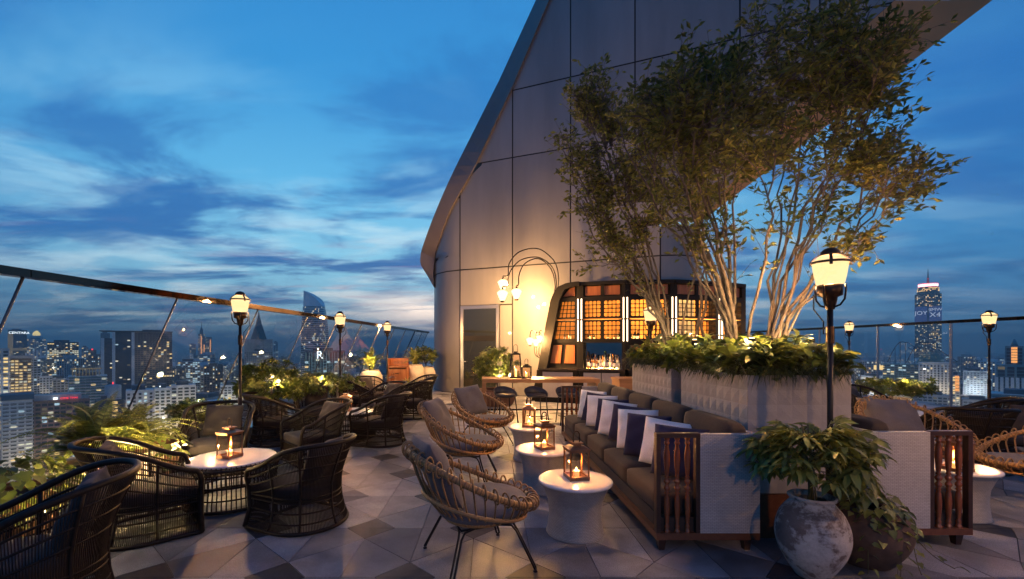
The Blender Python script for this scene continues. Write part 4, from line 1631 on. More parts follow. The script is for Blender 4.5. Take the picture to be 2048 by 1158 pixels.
for i, ((x, y), f_, lb, pl, s_) in enumerate(tubs):
    rz = face(*f_)
    place(tub0, i, (x, y, 0), rz, lb, GT, s_)
    if pl:
        o = link('pillow', PILLOW_T[i % 3])
        M = Matrix.Translation((x, y, 0)) @ Matrix.Rotation(rz + 0.12 * math.sin(i * 5), 4, 'Z') @ Matrix.Scale(s_, 4) @ Matrix.Translation((0.03 * math.sin(i * 3), 0.17, 0.445)) @ Matrix.Rotation(R(-21), 4, 'X') @ Matrix.Rotation(R(3 * math.sin(i * 7)), 4, 'Y')
        o.matrix_world = M
        tag(o, pl, 'pillow', 'dark pillows in the tub chairs')

# ------------------------------------------------------------------ rattan loop chairs


def make_loop():
    t = thing('loop_chair', 'x', 'rattan chair')

    def rim(a):
        s_ = (1 - math.cos(a)) / 2
        return Vector((0.49 * math.sin(a), -0.45 * math.cos(a) + 0.07 * s_, 0.47 + 0.43 * s_ ** 1.25))

    def bot(a):
        return Vector((0.255 * math.sin(a), -0.255 * math.cos(a) - 0.02, 0.372))

    def curve(a, n=8):
        b_, r_ = bot(a), rim(a)
        s_ = (1 - math.cos(a)) / 2
        ctrl = b_ + (r_ - b_) * 0.45 + Vector((math.sin(a), -math.cos(a), 0)) * 0.055 + Vector((0, 0, -0.07 - 0.03 * s_))
        return bez(b_, ctrl, r_, n)
    NS = 38
    for k in range(NS):
        a = 2 * PI * (k + 0.5) / NS
        c = curve(a)
        r_ = rim(a)
        tng = (c[-1] - c[-2]).normalized()
        outw = Vector((math.sin(a), -math.cos(a), 0.0))
        upn = (tng - outw * tng.dot(outw)).normalized()
        if upn.z < 0:
            upn = -upn
        # the cane runs up past the rim and curls outwards round it
        lr = 0.042
        cen = r_ + outw * 0.008 + upn * 0.012
        loop = []
        for q in range(0, 11):
            th = PI + 0.15 - q * (1.62 * PI) / 10
            loop.append(cen + outw * (lr * math.cos(th)) + upn * (lr * 1.25 * math.sin(th)))
        MB().tube(c[:-1] + loop, 0.0075, 5).build('slat', M_RATTAN, t)
    n_ = 56
    MB().tube([rim(2 * PI * k / n_) for k in range(n_)], 0.024, 8, True).build('rim', M_RATTAN_PEEL, t)
    m_ = MB()
    for k in range(n_ * 2):
        a = 2 * PI * k / (n_ * 2)
        p, q = rim(a), rim(a + 0.01)
        d_ = (q - p).normalized()
        m_.tube([p - d_ * 0.006, p + d_ * 0.006], 0.0265, 6)
    tag(m_.build('binding', M_RATTAN, t), kind='stuff')
    mid = [curve(2 * PI * k / n_)[4] + Vector((math.sin(2 * PI * k / n_), -math.cos(2 * PI * k / n_), 0)) * 0.014 for k in range(n_)]
    MB().tube(mid, 0.015, 6, True).build('hoop', M_RATTAN_PEEL, t)
    MB().tube([bot(2 * PI * k / 40) for k in range(40)], 0.02, 8, True).build('seat_ring', M_RATTAN_PEEL, t)
    m_ = MB()
    for k in range(9):
        x = -0.22 + 0.44 * k / 8
        y = math.sqrt(max(0, 0.25 ** 2 - x * x))
        m_.tube([(x, -y - 0.02, 0.376), (x, y - 0.02, 0.376)], 0.007, 5)
    m_.build('seat_slats', M_RATTAN, t)
    # steel frame with hairpin legs
    c4 = [(-0.22, -0.23), (0.22, -0.23), (0.22, 0.19), (-0.22, 0.19)]
    MB().tube([(x, y, 0.345) for x, y in c4], 0.0095, 6, True).build('steel_frame', M_BLACK, t)
    for (x, y), (nx, ny) in zip(c4, ((-1, -1), (1, -1), (1, 1), (-1, 1))):
        m_ = MB()
        fx, fy_ = x + nx * 0.125, y + ny * 0.125
        m_.tube([(x - nx * 0.11, y, 0.345), (x - nx * 0.02, y + ny * 0.012, 0.33), (x + nx * 0.012, y + ny * 0.03, 0.29), (fx - nx * 0.012, fy_ + ny * 0.008, 0.03), (fx, fy_, 0.012)], 0.0085, 6)
        m_.tube([(x, y - ny * 0.11, 0.345), (x + nx * 0.012, y - ny * 0.02, 0.33), (x + nx * 0.03, y + ny * 0.012, 0.29), (fx + nx * 0.008, fy_ - ny * 0.012, 0.03), (fx, fy_, 0.012)], 0.0085, 6)
        m_.lathe([(0.016, 0), (0.018, 0.006), (0.009, 0.012)], 10, (fx, fy_, 0))
        m_.build('leg', M_BLACK, t)
    cu = MB().lathe([(0.05, 0.395), (0.30, 0.395), (0.355, 0.405), (0.372, 0.43), (0.37, 0.458), (0.345, 0.482), (0.28, 0.497), (0.15, 0.503), (0.03, 0.504)], 36)
    cu.v = [(x * 1.02, y * 0.98 - 0.06, z + 0.012 - 0.05 * (y)) for x, y, z in cu.v]
    cu.build('seat_cushion', M_GREY, t)
    return t


loop0 = make_loop()
PILLOW_L = [pillow_mesh(0.60, 0.54, 0.17, s).mesh('pillow', M_GREY) for s in (11, 12)]
GP = 'rattan loop chairs'
loops = [((-0.06, 3.50), (0.93, 0.38), 'rattan loop chair nearest the camera, seen from behind', 'grey pillow in the nearest rattan loop chair', 1.0),
         ((-0.24, 5.62), (1.0, -0.18), 'rattan loop chair in the middle of three, its seat towards the sofa', 'grey pillow in the middle rattan loop chair', 1.02),
         ((0.03, 7.5), (0.72, -0.70), 'rattan loop chair farthest of three, in front of the bar table', 'grey pillow in the rattan loop chair before the bar table', 1.0),
         ((5.5, 5.6), (-0.1, -1.0), 'rattan loop chair with large pillow behind the right sofa', 'large grey pillow in the loop chair behind the right sofa', 1.05),
         ((5.88, 4.62), (-0.95, 0.25), 'rattan loop chair at the right edge of the photo by the white drum table', 'grey pillow in the loop chair at the right edge', 1.0)]
for i, ((x, y), f_, lb, pl, s_) in enumerate(loops):
    rz = face(*f_)
    place(loop0, i, (x, y, 0), rz, lb, GP, s_)
    o = link('pillow', PILLOW_L[i % 2])
    k_ = 1.08 if i == 3 else 1.0
    M = Matrix.Translation((x, y, 0)) @ Matrix.Rotation(rz, 4, 'Z') @ Matrix.Scale(s_, 4) @ Matrix.Translation((0.02, 0.19, 0.505 - (0.05 if i == 3 else 0))) @ Matrix.Rotation(R(-38 if i == 3 else -27), 4, 'X') @ Matrix.Rotation(R(4 * math.sin(i * 2 + 1)), 4, 'Y') @ Matrix.Scale(k_, 4)
    o.matrix_world = M
    tag(o, pl, 'pillow', 'grey pillows in the loop chairs')

# ------------------------------------------------------------------ bar table and stools
bt = thing('bar_table', 'long teak bar table with slab ends in front of the back bar', 'bar table', (1.32, 10.35, 0))
HL = 1.33
MB().box((-HL, -0.42, 0.87), (HL, 0.42, 0.95)).build('table_top', M_TEAK, bt)
for sx in (-1, 1):
    a, b_ = sorted((sx * HL, sx * (HL - 0.09)))
    MB().box((a, -0.42, 0.0), (b_, 0.42, 0.869)).build('slab_leg', M_TEAK, bt)
MB().tube([(-HL + 0.09, -0.25, 0.24), (HL - 0.09, -0.25, 0.24)], 0.018, 8).build('foot_rail', M_BLACK, bt)


def make_stool():
    t = thing('bar_stool', 'x', 'bar stool')
    c4 = [(-0.17, -0.15), (0.17, -0.15), (0.15, 0.16), (-0.15, 0.16)]
    for x, y in c4:
        MB().tube([(x, y, 0.60), (x * 1.32, y * 1.32, 0.0)], 0.012, 6).build('leg', M_BLACK, t)
    MB().tube([(0.21 * math.sin(a), -0.02 + 0.21 * math.cos(a) * -1, 0.19) for a in [R(-100) + R(200) * k / 16 for k in range(17)]], 0.010, 6).build('foot_ring', M_BLACK, t)
    MB().lathe([(0.19, 0.585), (0.215, 0.60), (0.22, 0.625), (0.21, 0.65), (0.15, 0.662), (0.05, 0.664)], 28).build('seat', M_LEATHER, t)
    m_ = MB()
    n_ = 26
    vs = []
    for k in range(n_ + 1):
        a = R(-125) + R(250) * k / n_
        hgt = 0.60 + 0.20 * math.cos(a / 250 * 180 * 1.0) ** 1.0 if True else 0
        for q, z in ((0.215, 0.60), (0.245, 0.60 + (hgt - 0.60) * 0.55), (0.262, hgt), (0.238, hgt + 0.004), (0.222, 0.60 + (hgt - 0.60) * 0.55), (0.195, 0.61)):
            vs.append((q * math.sin(a), q * math.cos(a), z))
    fs = [(k * 6 + j, (k + 1) * 6 + j, (k + 1) * 6 + (j + 1) % 6, k * 6 + (j + 1) % 6) for k in range(n_) for j in range(6)]
    m_.add(vs, fs, 0, None, True)
    m_.build('backrest', M_LEATHER, t)
    return t


st0 = make_stool()
for i, (x, lb) in enumerate(((0.50, 'black leather bar stool at the left end of the bar table'), (1.17, 'black leather bar stool at the middle of the bar table'), (1.86, 'black leather bar stool at the right end of the bar table'))):
    place(st0, i, (x, 9.62, 0), 0.30 - 0.08 * i, lb, 'bar stools')
lt = make_lantern(0.30, 0.56, 0.30, M_BLACK, 2.5, 0.16)
lt.location = (0.78, 10.38, 0.95)
lt['label'] = 'tall black lantern with candle on the teak bar table'
lt = make_lantern(0.22, 0.27, 0.0, M_BLACK, 1.8, 0.08)
lt.location = (1.02, 10.22, 0.95)
lt['label'] = 'short black lantern with candle on the teak bar table'

# host stand behind the sofa
hs = thing('host_stand', 'small teak stand behind the far end of the sofa', 'wooden stand', (3.55, 10.6, 0))
MB().box((-0.34, -0.3, 0.06), (0.34, 0.3, 0.90)).build('body', M_TEAK, hs)
MB().box((-0.37, -0.33, 0.901), (0.37, 0.33, 0.94)).build('top', M_TEAK, hs)
MB().box((-0.32, -0.28, 0.0), (0.32, 0.28, 0.059)).build('base', M_BLACK, hs)

# service cabinet with glasses at the far left
gc = thing('glass_cabinet', 'reddish wooden service cabinet with glasses on top, between two fern jars', 'cabinet', (-2.84, 14.9, 0))
gc.scale = (0.78, 1, 1)
MB().box((-0.42, -0.25, 0.0), (-0.38, 0.25, 1.28)).build('side_panel', M_BWOOD, gc)
MB().box((0.38, -0.25, 0.0), (0.42, 0.25, 1.02)).build('side_panel', M_BWOOD, gc)
MB().box((-0.379, 0.20, 0.0), (0.379, 0.25, 1.28)).build('back_panel', M_BWOOD, gc)
MB().box((-0.379, -0.25, 0.98), (0.379, 0.199, 1.02)).build('top', M_BWOOD, gc)
for k in range(2):
    d_ = MB().box((-0.372, -0.275, 0.10 + 0.43 * k), (0.372, -0.251, 0.50 + 0.43 * k)).build('drawer', M_BWOOD, gc)
    MB().tube([(-0.08, -0.285, 0.36 + 0.43 * k), (0.08, -0.285, 0.36 + 0.43 * k)], 0.01, 6).build('handle', M_BLACK, d_)
GM = MB().lathe([(0.028, 0), (0.028, 0.004), (0.005, 0.008), (0.005, 0.06), (0.03, 0.085), (0.036, 0.12), (0.03, 0.17)], 10, closed_top=False).mesh('wine_glass', M_GLASS)
for k in range(8):
    o = link('wine_glass', GM, None, (-2.84 - 0.20 + 0.06 * k, 14.9 - 0.12 + 0.1 * (k % 2), 1.0205))
    tag(o, 'clear stemmed glass standing on the wooden service cabinet', 'glass', 'glasses on the service cabinet')

# ------------------------------------------------------------------ arching wall sconces


def lantern_head(parent, p, s=1.0, power=30):
    h_ = MB().lathe([(0.05, -0.02), (0.075, 0.0), (0.155, 0.20), (0.16, 0.215), (0.10, 0.27), (0.05, 0.285)], 6, flat=True)
    h_.v = [(x * s + p[0], y * s + p[1], z * s + p[2]) for x, y, z in h_.v]
    h_.build('lamp_shade', M_OPALW, parent)
    c = MB().lathe([(0.02, -0.07), (0.06, -0.05), (0.055, -0.021)], 8)
    c.lathe([(0.052, 0.286), (0.03, 0.31), (0.02, 0.35), (0.012, 0.38)], 8)
    c.v = [(x * s + p[0], y * s + p[1], z * s + p[2]) for x, y, z in c.v]
    c.build('fitting', M_BRONZE, parent)
    add_light('bulb', parent, (p[0], p[1], p[2] + 0.12 * s), power, (1.0, 0.56, 0.22), 0.05)


def QY(x, y, Y):
    v = Q(x, y, Y)
    return v


sc = thing('arched_wall_lamp', 'three black arching rods carrying bright lanterns over the left end of the back bar', 'wall lamp', QY(1085, 700, 13.55))
so_ = QY(1085, 700, 13.55)
heads = [((1006, 566), 13.35, (1010, 548)), ((1005, 593), 13.0, (1004, 583)), ((1033, 588), 13.2, (1036, 575))]
arcs = [[(1085, 745), (1100, 660), (1112, 600), (1117, 560), (1110, 525), (1085, 501), (1062, 497), (1035, 506), (1018, 528), (1016, 550), (1006, 552)],
        [(1083, 748), (1098, 662), (1110, 600), (1113, 565), (1105, 535), (1085, 518), (1066, 514), (1040, 521), (1022, 540), (1016, 560), (1016, 572), (1005, 573)],
        [(1081, 750), (1096, 664), (1107, 602), (1110, 568), (1102, 538), (1082, 519), (1064, 519), (1047, 530), (1038, 550), (1037, 569), (1033, 570)]]
for (hp, Yh, _), arc in zip(heads, arcs):
    pts = []
    k = len(arc)
    ctrl = [QY(x, y, 13.62 + (Yh - 13.62) * sm(3, k - 1, i)) - so_ for i, (x, y) in enumerate(arc)]
    for i in range(k - 1):
        p0, p1, p2, p3 = ctrl[max(0, i - 1)], ctrl[i], ctrl[i + 1], ctrl[min(k - 1, i + 2)]
        for q in range(5):
            t_ = q / 5
            pts.append(0.5 * (2 * p1 + (p2 - p0) * t_ + (2 * p0 - 5 * p1 + 4 * p2 - p3) * t_ * t_ + (3 * p1 - p0 - 3 * p2 + p3) * t_ ** 3))
    pts.append(ctrl[-1])
    MB().tube(pts, 0.017, 6).build('arch_rod', M_BLACK, sc)
    e = ctrl[-1]
    lantern_head(sc, (e.x, e.y, e.z - 0.40), 1.02, 130)
sc2 = thing('arched_wall_lamp', 'small low cluster of lit lanterns on short curved rods beside the back bar', 'wall lamp', QY(1080, 720, 13.6))
so_ = QY(1080, 720, 13.6)
for hp, Yh, arc in (((1060, 690), 13.15, [(1076, 714), (1070, 708), (1069, 690), (1072, 676), (1076, 668), (1068, 661), (1062, 662), (1060, 670)]),
                    ((1072, 694), 13.3, [(1079, 716), (1074, 710), (1074, 692), (1080, 680), (1083, 672), (1078, 664), (1073, 665), (1072, 673)]),
                    ((1080, 684), 13.45, [(1081, 714), (1078, 708), (1079, 692), (1086, 680), (1087, 670), (1084, 662), (1080, 661), (1079, 666)])):
    ctrl = [QY(x, y, 13.6 + (Yh - 13.6) * sm(3, 7, i)) - so_ for i, (x, y) in enumerate(arc)]
    pts = []
    k = len(ctrl)
    for i in range(k - 1):
        p0, p1, p2, p3 = ctrl[max(0, i - 1)], ctrl[i], ctrl[i + 1], ctrl[min(k - 1, i + 2)]
        for q in range(4):
            t_ = q / 4
            pts.append(0.5 * (2 * p1 + (p2 - p0) * t_ + (2 * p0 - 5 * p1 + 4 * p2 - p3) * t_ * t_ + (3 * p1 - p0 - 3 * p2 + p3) * t_ ** 3))
    pts.append(ctrl[-1])
    MB().tube(pts, 0.013, 6).build('curved_rod', M_BLACK, sc2)
    e = ctrl[-1]
    lantern_head(sc2, (e.x, e.y, e.z - 0.28), 0.72, 90)

# ------------------------------------------------------------------ planters
M_PLANT_WALL = mat('planter_cement', (0.33, 0.315, 0.30), 0.75, 0, var=0.14, vscale=2.2, bump=0.25, bscale=60)
M_SOIL = mat('soil', (0.03, 0.022, 0.016), 0.95, bump=0.5, bscale=30)
M_LEAF = leaf_mat('shrub_leaf', (0.08, 0.115, 0.022), (0.14, 0.165, 0.035), 0.25, 0.35)
M_LEAF2 = leaf_mat('bright_leaf', (0.085, 0.125, 0.022), (0.15, 0.18, 0.035), 0.35, 0.4)
M_TREEL = leaf_mat('tree_leaf', (0.10, 0.125, 0.022), (0.22, 0.20, 0.04), 0.45, 0.5, 0.55)
M_FERN = leaf_mat('fern_leaf', (0.17, 0.21, 0.035), (0.26, 0.28, 0.06), 0.35, 0.5)
M_DARKL = leaf_mat('dark_glossy_leaf', (0.12, 0.145, 0.028), (0.25, 0.25, 0.055), 0.25, 0.36)
M_GRASS = leaf_mat('grass_blade', (0.045, 0.066, 0.016), (0.095, 0.10, 0.03), 0.3, 0.4)
M_BARK = mat('pale_bark', (0.098, 0.080, 0.069), 0.85, 0, var=0.5, vscale=14, bump=0.9, bscale=38)
M_STEM = mat('green_stem', (0.08, 0.075, 0.03), 0.7)
M_TERRA = mat('old_terracotta', (0.13, 0.065, 0.04), 0.85, 0, col2=(0.23, 0.12, 0.075), vscale=5, bump=0.5, bscale=30, detail=8)
M_DARKPOT = mat('dark_clay', (0.055, 0.032, 0.022), 0.85, 0, col2=(0.14, 0.085, 0.06), vscale=6, bump=0.5, bscale=30, detail=9)
M_JARPOT = mat('limewashed_pot', (0.42, 0.36, 0.29), 0.85, 0, col2=(0.60, 0.54, 0.45), vscale=4, bump=0.4, bscale=40, detail=8)


def worn_mat():
    m = bpy.data.materials.new('worn_limewash')
    m.use_nodes = True
    nt = m.node_tree
    b = nt.nodes['Principled BSDF']
    h = N(nt)
    vec = h.n('ShaderNodeTexCoord').outputs['Object']
    big = h.noise(h.vm('MULTIPLY', vec, (1, 1, 1.3)), 3.6, 9, 0.62, 0.5)
    fine = h.noise(vec, 28, 6, 0.7)
    mask = h.m('MULTIPLY', h.mapr(h.m('ADD', big, h.m('MULTIPLY', h.m('SUBTRACT', fine, 0.5), 0.42)), 0.44, 0.58), 0.95)
    lime = h.mix(h.mapr(fine, 0.3, 0.7, smooth=False), (0.36, 0.32, 0.285, 1), (0.60, 0.55, 0.50, 1))
    clay = h.mix(h.mapr(h.noise(vec, 9, 6), 0.3, 0.7, smooth=False), (0.085, 0.058, 0.048, 1), (0.17, 0.12, 0.10, 1))
    nt.links.new(h.mix(mask, lime, clay), b.inputs['Base Color'])
    b.inputs['Roughness'].default_value = 0.85
    bn = h.n('ShaderNodeBump', {'Strength': 0.6, 'Distance': 0.012, 'Height': h.m('ADD', h.m('MULTIPLY', mask, -0.4), fine)})
    nt.links.new(bn.outputs[0], b.inputs['Normal'])
    return m


M_WORN = worn_mat()


def planter(label, x0, x1, y0, y1, hgt):
    t = thing('planter_box', label, 'planter', ((x0 + x1) / 2, (y0 + y1) / 2, 0))
    lx, ly = (x1 - x0) / 2, (y1 - y0) / 2
    M0 = MB().box((-lx + .03, -ly + .03, 0.0), (lx - .03, ly - .03, hgt - 0.05)).build('soil', M_SOIL, t)
    MB().box((-lx + 0.012, -ly + 0.012, 0.0), (lx - 0.012, ly - 0.012, 0.40)).build('skirt', M_REDWOOD, t)

    def face_grid(P_, U, V, nrm, w_, h_, amp):
        """wall of shallow pillowed facets"""
        m_ = MB()
        nu, nv = max(2, round(w_ / 0.13)), max(2, round(h_ / 0.13))
        vs, fs = [], []
        for j in range(nv * 2 + 1):
            for i in range(nu * 2 + 1):
                d_ = amp if (i % 2 and j % 2) else (0.0 if not (i % 2 or j % 2) else amp * 0.15)
                vs.append(P_ + U * (w_ * i / (nu * 2)) + V * (h_ * j / (nv * 2)) + nrm * d_)
        k = nu * 2 + 1
        for j in range(nv * 2):
            for i in range(nu * 2):
                a, b_, c, d = j * k + i, j * k + i + 1, (j + 1) * k + i + 1, (j + 1) * k + i
                if (i + j) % 2 == 0:
                    fs += [(a, b_, c), (a, c, d)]
                else:
                    fs += [(a, b_, d), (b_, c, d)]
        m_.add(vs, fs)
        return m_
    z0 = 0.40
    hh_ = hgt - z0
    X_, Y_, Z_ = Vector((1, 0, 0)), Vector((0, 1, 0)), Vector((0, 0, 1))
    face_grid(Vector((-lx, -ly, z0)), X_, Z_, -Y_, 2 * lx, hh_, 0.006).build('front_wall', M_PLANT_WALL, t)
    face_grid(Vector((lx, -ly, z0)), Y_, Z_, X_, 2 * ly, hh_, 0.011).build('side_wall', M_PLANT_WALL, t)
    face_grid(Vector((lx, ly, z0)), -X_, Z_, Y_, 2 * lx, hh_, 0.022).build('rear_wall', M_PLANT_WALL, t)
    face_grid(Vector((-lx, ly, z0)), -Y_, Z_, -X_, 2 * ly, hh_, 0.011).build('side_wall', M_PLANT_WALL, t)
    m_ = MB()
    for a, b_ in (((-lx, -ly), (lx, -ly + .03)), ((-lx, ly - .03), (lx, ly)), ((-lx, -ly + .0301), (-lx + .03, ly - .0301)), ((lx - .03, -ly + .0301), (lx, ly - .0301))):
        m_.box((a[0], a[1], hgt - 0.06), (b_[0], b_[1], hgt + 0.001))
    m_.build('lip', M_PLANT_WALL, t)
    if label.startswith('near'):
        m_ = MB()
        m_.box((-lx + .03, -ly - .0005, 0.05), (lx - .03, -ly + .011, 0.39))
        m_.build('base_panel', M_REDWOOD, t)
    return t


PLH = 1.44
planter('near faceted cement planter box behind the white worn jar, holding the bigger tree', 2.34, 3.25, 3.88, 5.18, PLH)
planter('far faceted cement planter box, gap behind the nearer one, holding the smaller tree', 2.30, 3.25, 5.36, 6.75, PLH)


def leaf(mb_, b_, d, up, ln, wd, droop=0.2, mi=0):
    """one folded leaf of eight triangles"""
    d = d.normalized()
    s = d.cross(up)
    s = s.normalized() if s.length > 1e-4 else Vector((1, 0, 0))
    n_ = s.cross(d).normalized()
    c1 = b_ + d * ln * 0.35 + n_ * ln * 0.05
    c2 = b_ + d * ln * 0.72 - n_ * ln * droop * 0.35
    tip = b_ + d * ln - n_ * ln * droop
    v = [b_, c1 - s * wd * .46 + n_ * wd * .14, c1, c1 + s * wd * .46 + n_ * wd * .14, c2 - s * wd * .40 + n_ * wd * .12, c2, c2 + s * wd * .40 + n_ * wd * .12, tip]
    mb_.add(v, [(0, 2, 1), (0, 3, 2), (1, 2, 5, 4), (2, 3, 6, 5), (4, 5, 7), (5, 6, 7)], mi, None, True)


def rvec(r_, z0=-1, z1=1):
    a, z = r_.uniform(0, 2 * PI), r_.uniform(z0, z1)
    q = math.sqrt(max(0, 1 - z * z))
    return Vector((q * math.cos(a), q * math.sin(a), z))


def rosette(seed, nl, ln, wd, up=0.5, stem=0.12):
    r_ = random.Random(seed)
    m_ = MB()
    m_.tube([(0, 0, -stem), (0, 0, 0.0)], 0.004, 4, mi=1)
    for k in range(nl):
        a = 2 * PI * k / nl * 1.618 + r_.uniform(-.3, .3)
        e = up * r_.uniform(0.2, 1.4)
        d = Vector((math.cos(a), math.sin(a), e))
        leaf(m_, Vector((0, 0, -stem * 0.6 * r_.random())), d, Vector((0, 0, 1)), ln * r_.uniform(.7, 1.15), wd * r_.uniform(.8, 1.15), r_.uniform(0.1, 0.45))
    return m_


ROS = [rosette(60 + k, 9, 0.15, 0.065, 0.5, 0.16).mesh('leaf_cluster', [M_LEAF, M_STEM]) for k in range(5)]
ROSB = [rosette(80 + k, 11, 0.105, 0.045, 0.45, 0.12).mesh('leaf_cluster', [M_LEAF2, M_STEM]) for k in range(4)]


def grass_tuft(seed, n_, ln, mb_=None, base=Vector((0, 0, 0)), lean=None):
    r_ = random.Random(seed)
    m_ = mb_ or MB()
    for k in range(n_):
        a = r_.uniform(0, 2 * PI)
        d = Vector((math.cos(a), math.sin(a), 0))
        if lean:
            d = (d + lean * 1.3).normalized()
        l_ = ln * r_.uniform(.6, 1.2)
        p0 = base + Vector((r_.uniform(-.03, .03), r_.uniform(-.03, .03), 0))
        pts = bez(p0, p0 + d * l_ * 0.35 + Vector((0, 0, l_ * .65)), p0 + d * l_ * 0.85 + Vector((0, 0, l_ * r_.uniform(-.35, .3))), 5)
        s = d.cross(Vector((0, 0, 1))) * 0.006
        vs = []
        for i, p in enumerate(pts):
            q = 1 - (i / 5) ** 2 * 0.95
            vs += [p - s * q, p + s * q]
        m_.add(vs, [(2 * i, 2 * i + 1, 2 * i + 3, 2 * i + 2) for i in range(5)], 0, None, True)
    return m_


def spike_light(loc, label, power, aim=None):
    t = thing('spike_light', label, 'garden light', loc)
    MB().tube([(0, 0, -0.10), (0, 0, 0.0)], 0.008, 6).build('spike', M_BLACK, t)
    MB().lathe([(0.012, 0), (0.032, 0.012), (0.034, 0.07)], 10, closed_top=False).build('shade', M_BLACK, t)
    MB().lathe([(0.012, 0.05), (0.026, 0.055), (0.020, 0.078)], 10).build('bulb', M_SPIKE, t)
    add_light('bulb_light', t, (0, 0, 0.12), power, (1.0, 0.66, 0.28), 0.03)
    return t


# shrubs along the planters
def planter_shrubs(label, x0, x1, y0, y1, seed, n_):
    r_ = random.Random(seed)
    t = thing('shrub_planting', label, 'shrubs', ((x0 + x1) / 2, (y0 + y1) / 2, PLH - 0.04))
    c = t.location
    for k in range(n_):
        x, y = r_.uniform(x0 - .02, x1 + .02), r_.uniform(y0 - .02, y1 + .02)
        ed = min(x - x0, x1 - x, y - y0, y1 - y)
        z = PLH + r_.uniform(0.07, 0.36) * (0.65 + 0.35 * min(1, max(0, ed) / 0.2))
        out = Vector(((x - c.x) / (x1 - x0), (y - c.y) / (y1 - y0), 0)) * (0.9 if ed < 0.15 else 0.25)
        rot = (out.y * -1.1 + r_.uniform(-.3, .3), out.x * 1.1 + r_.uniform(-.3, .3), r_.uniform(0, 6.28))
        link('leaf_cluster', ROS[k % 5], t, (x - c.x + out.x * 0.16, y - c.y + out.y * 0.16, z - c.z), rot, r_.uniform(.8, 1.3))
    return t


planter_shrubs('glossy green shrubs filling the near planter box under the bigger tree', 2.40, 3.22, 3.93, 5.12, 5, 190)
planter_shrubs('glossy green shrubs filling the far planter box under the smaller tree', 2.36, 3.22, 5.40, 6.70, 6, 150)
gr = MB()
rg = random.Random(8)
for (x0, x1, y0, y1) in ((2.38, 3.22, 3.93, 5.14), (2.34, 3.22, 5.42, 6.72)):
    for k in range(70):
        side = rg.choice((0, 0, 1, 1, 2))
        if side == 0:
            p, ln_ = Vector((rg.uniform(x0, x1), y0, PLH - .03)), Vector((0, -1, 0))
        elif side == 1:
            p, ln_ = Vector((x0, rg.uniform(y0, y1), PLH - .03)), Vector((-1, 0, 0))
        else:
            p, ln_ = Vector((x1, rg.uniform(y0, y1), PLH - .03)), Vector((1, 0, 0))
        grass_tuft(100 + k, 9, 0.30, gr, p, ln_)
tag(gr.build('edge_grass', M_GRASS), 'thin arching grass hanging over the rims of the planter boxes', 'grass', None, 'stuff')

# ------------------------------------------------------------------ the two multi-stemmed trees


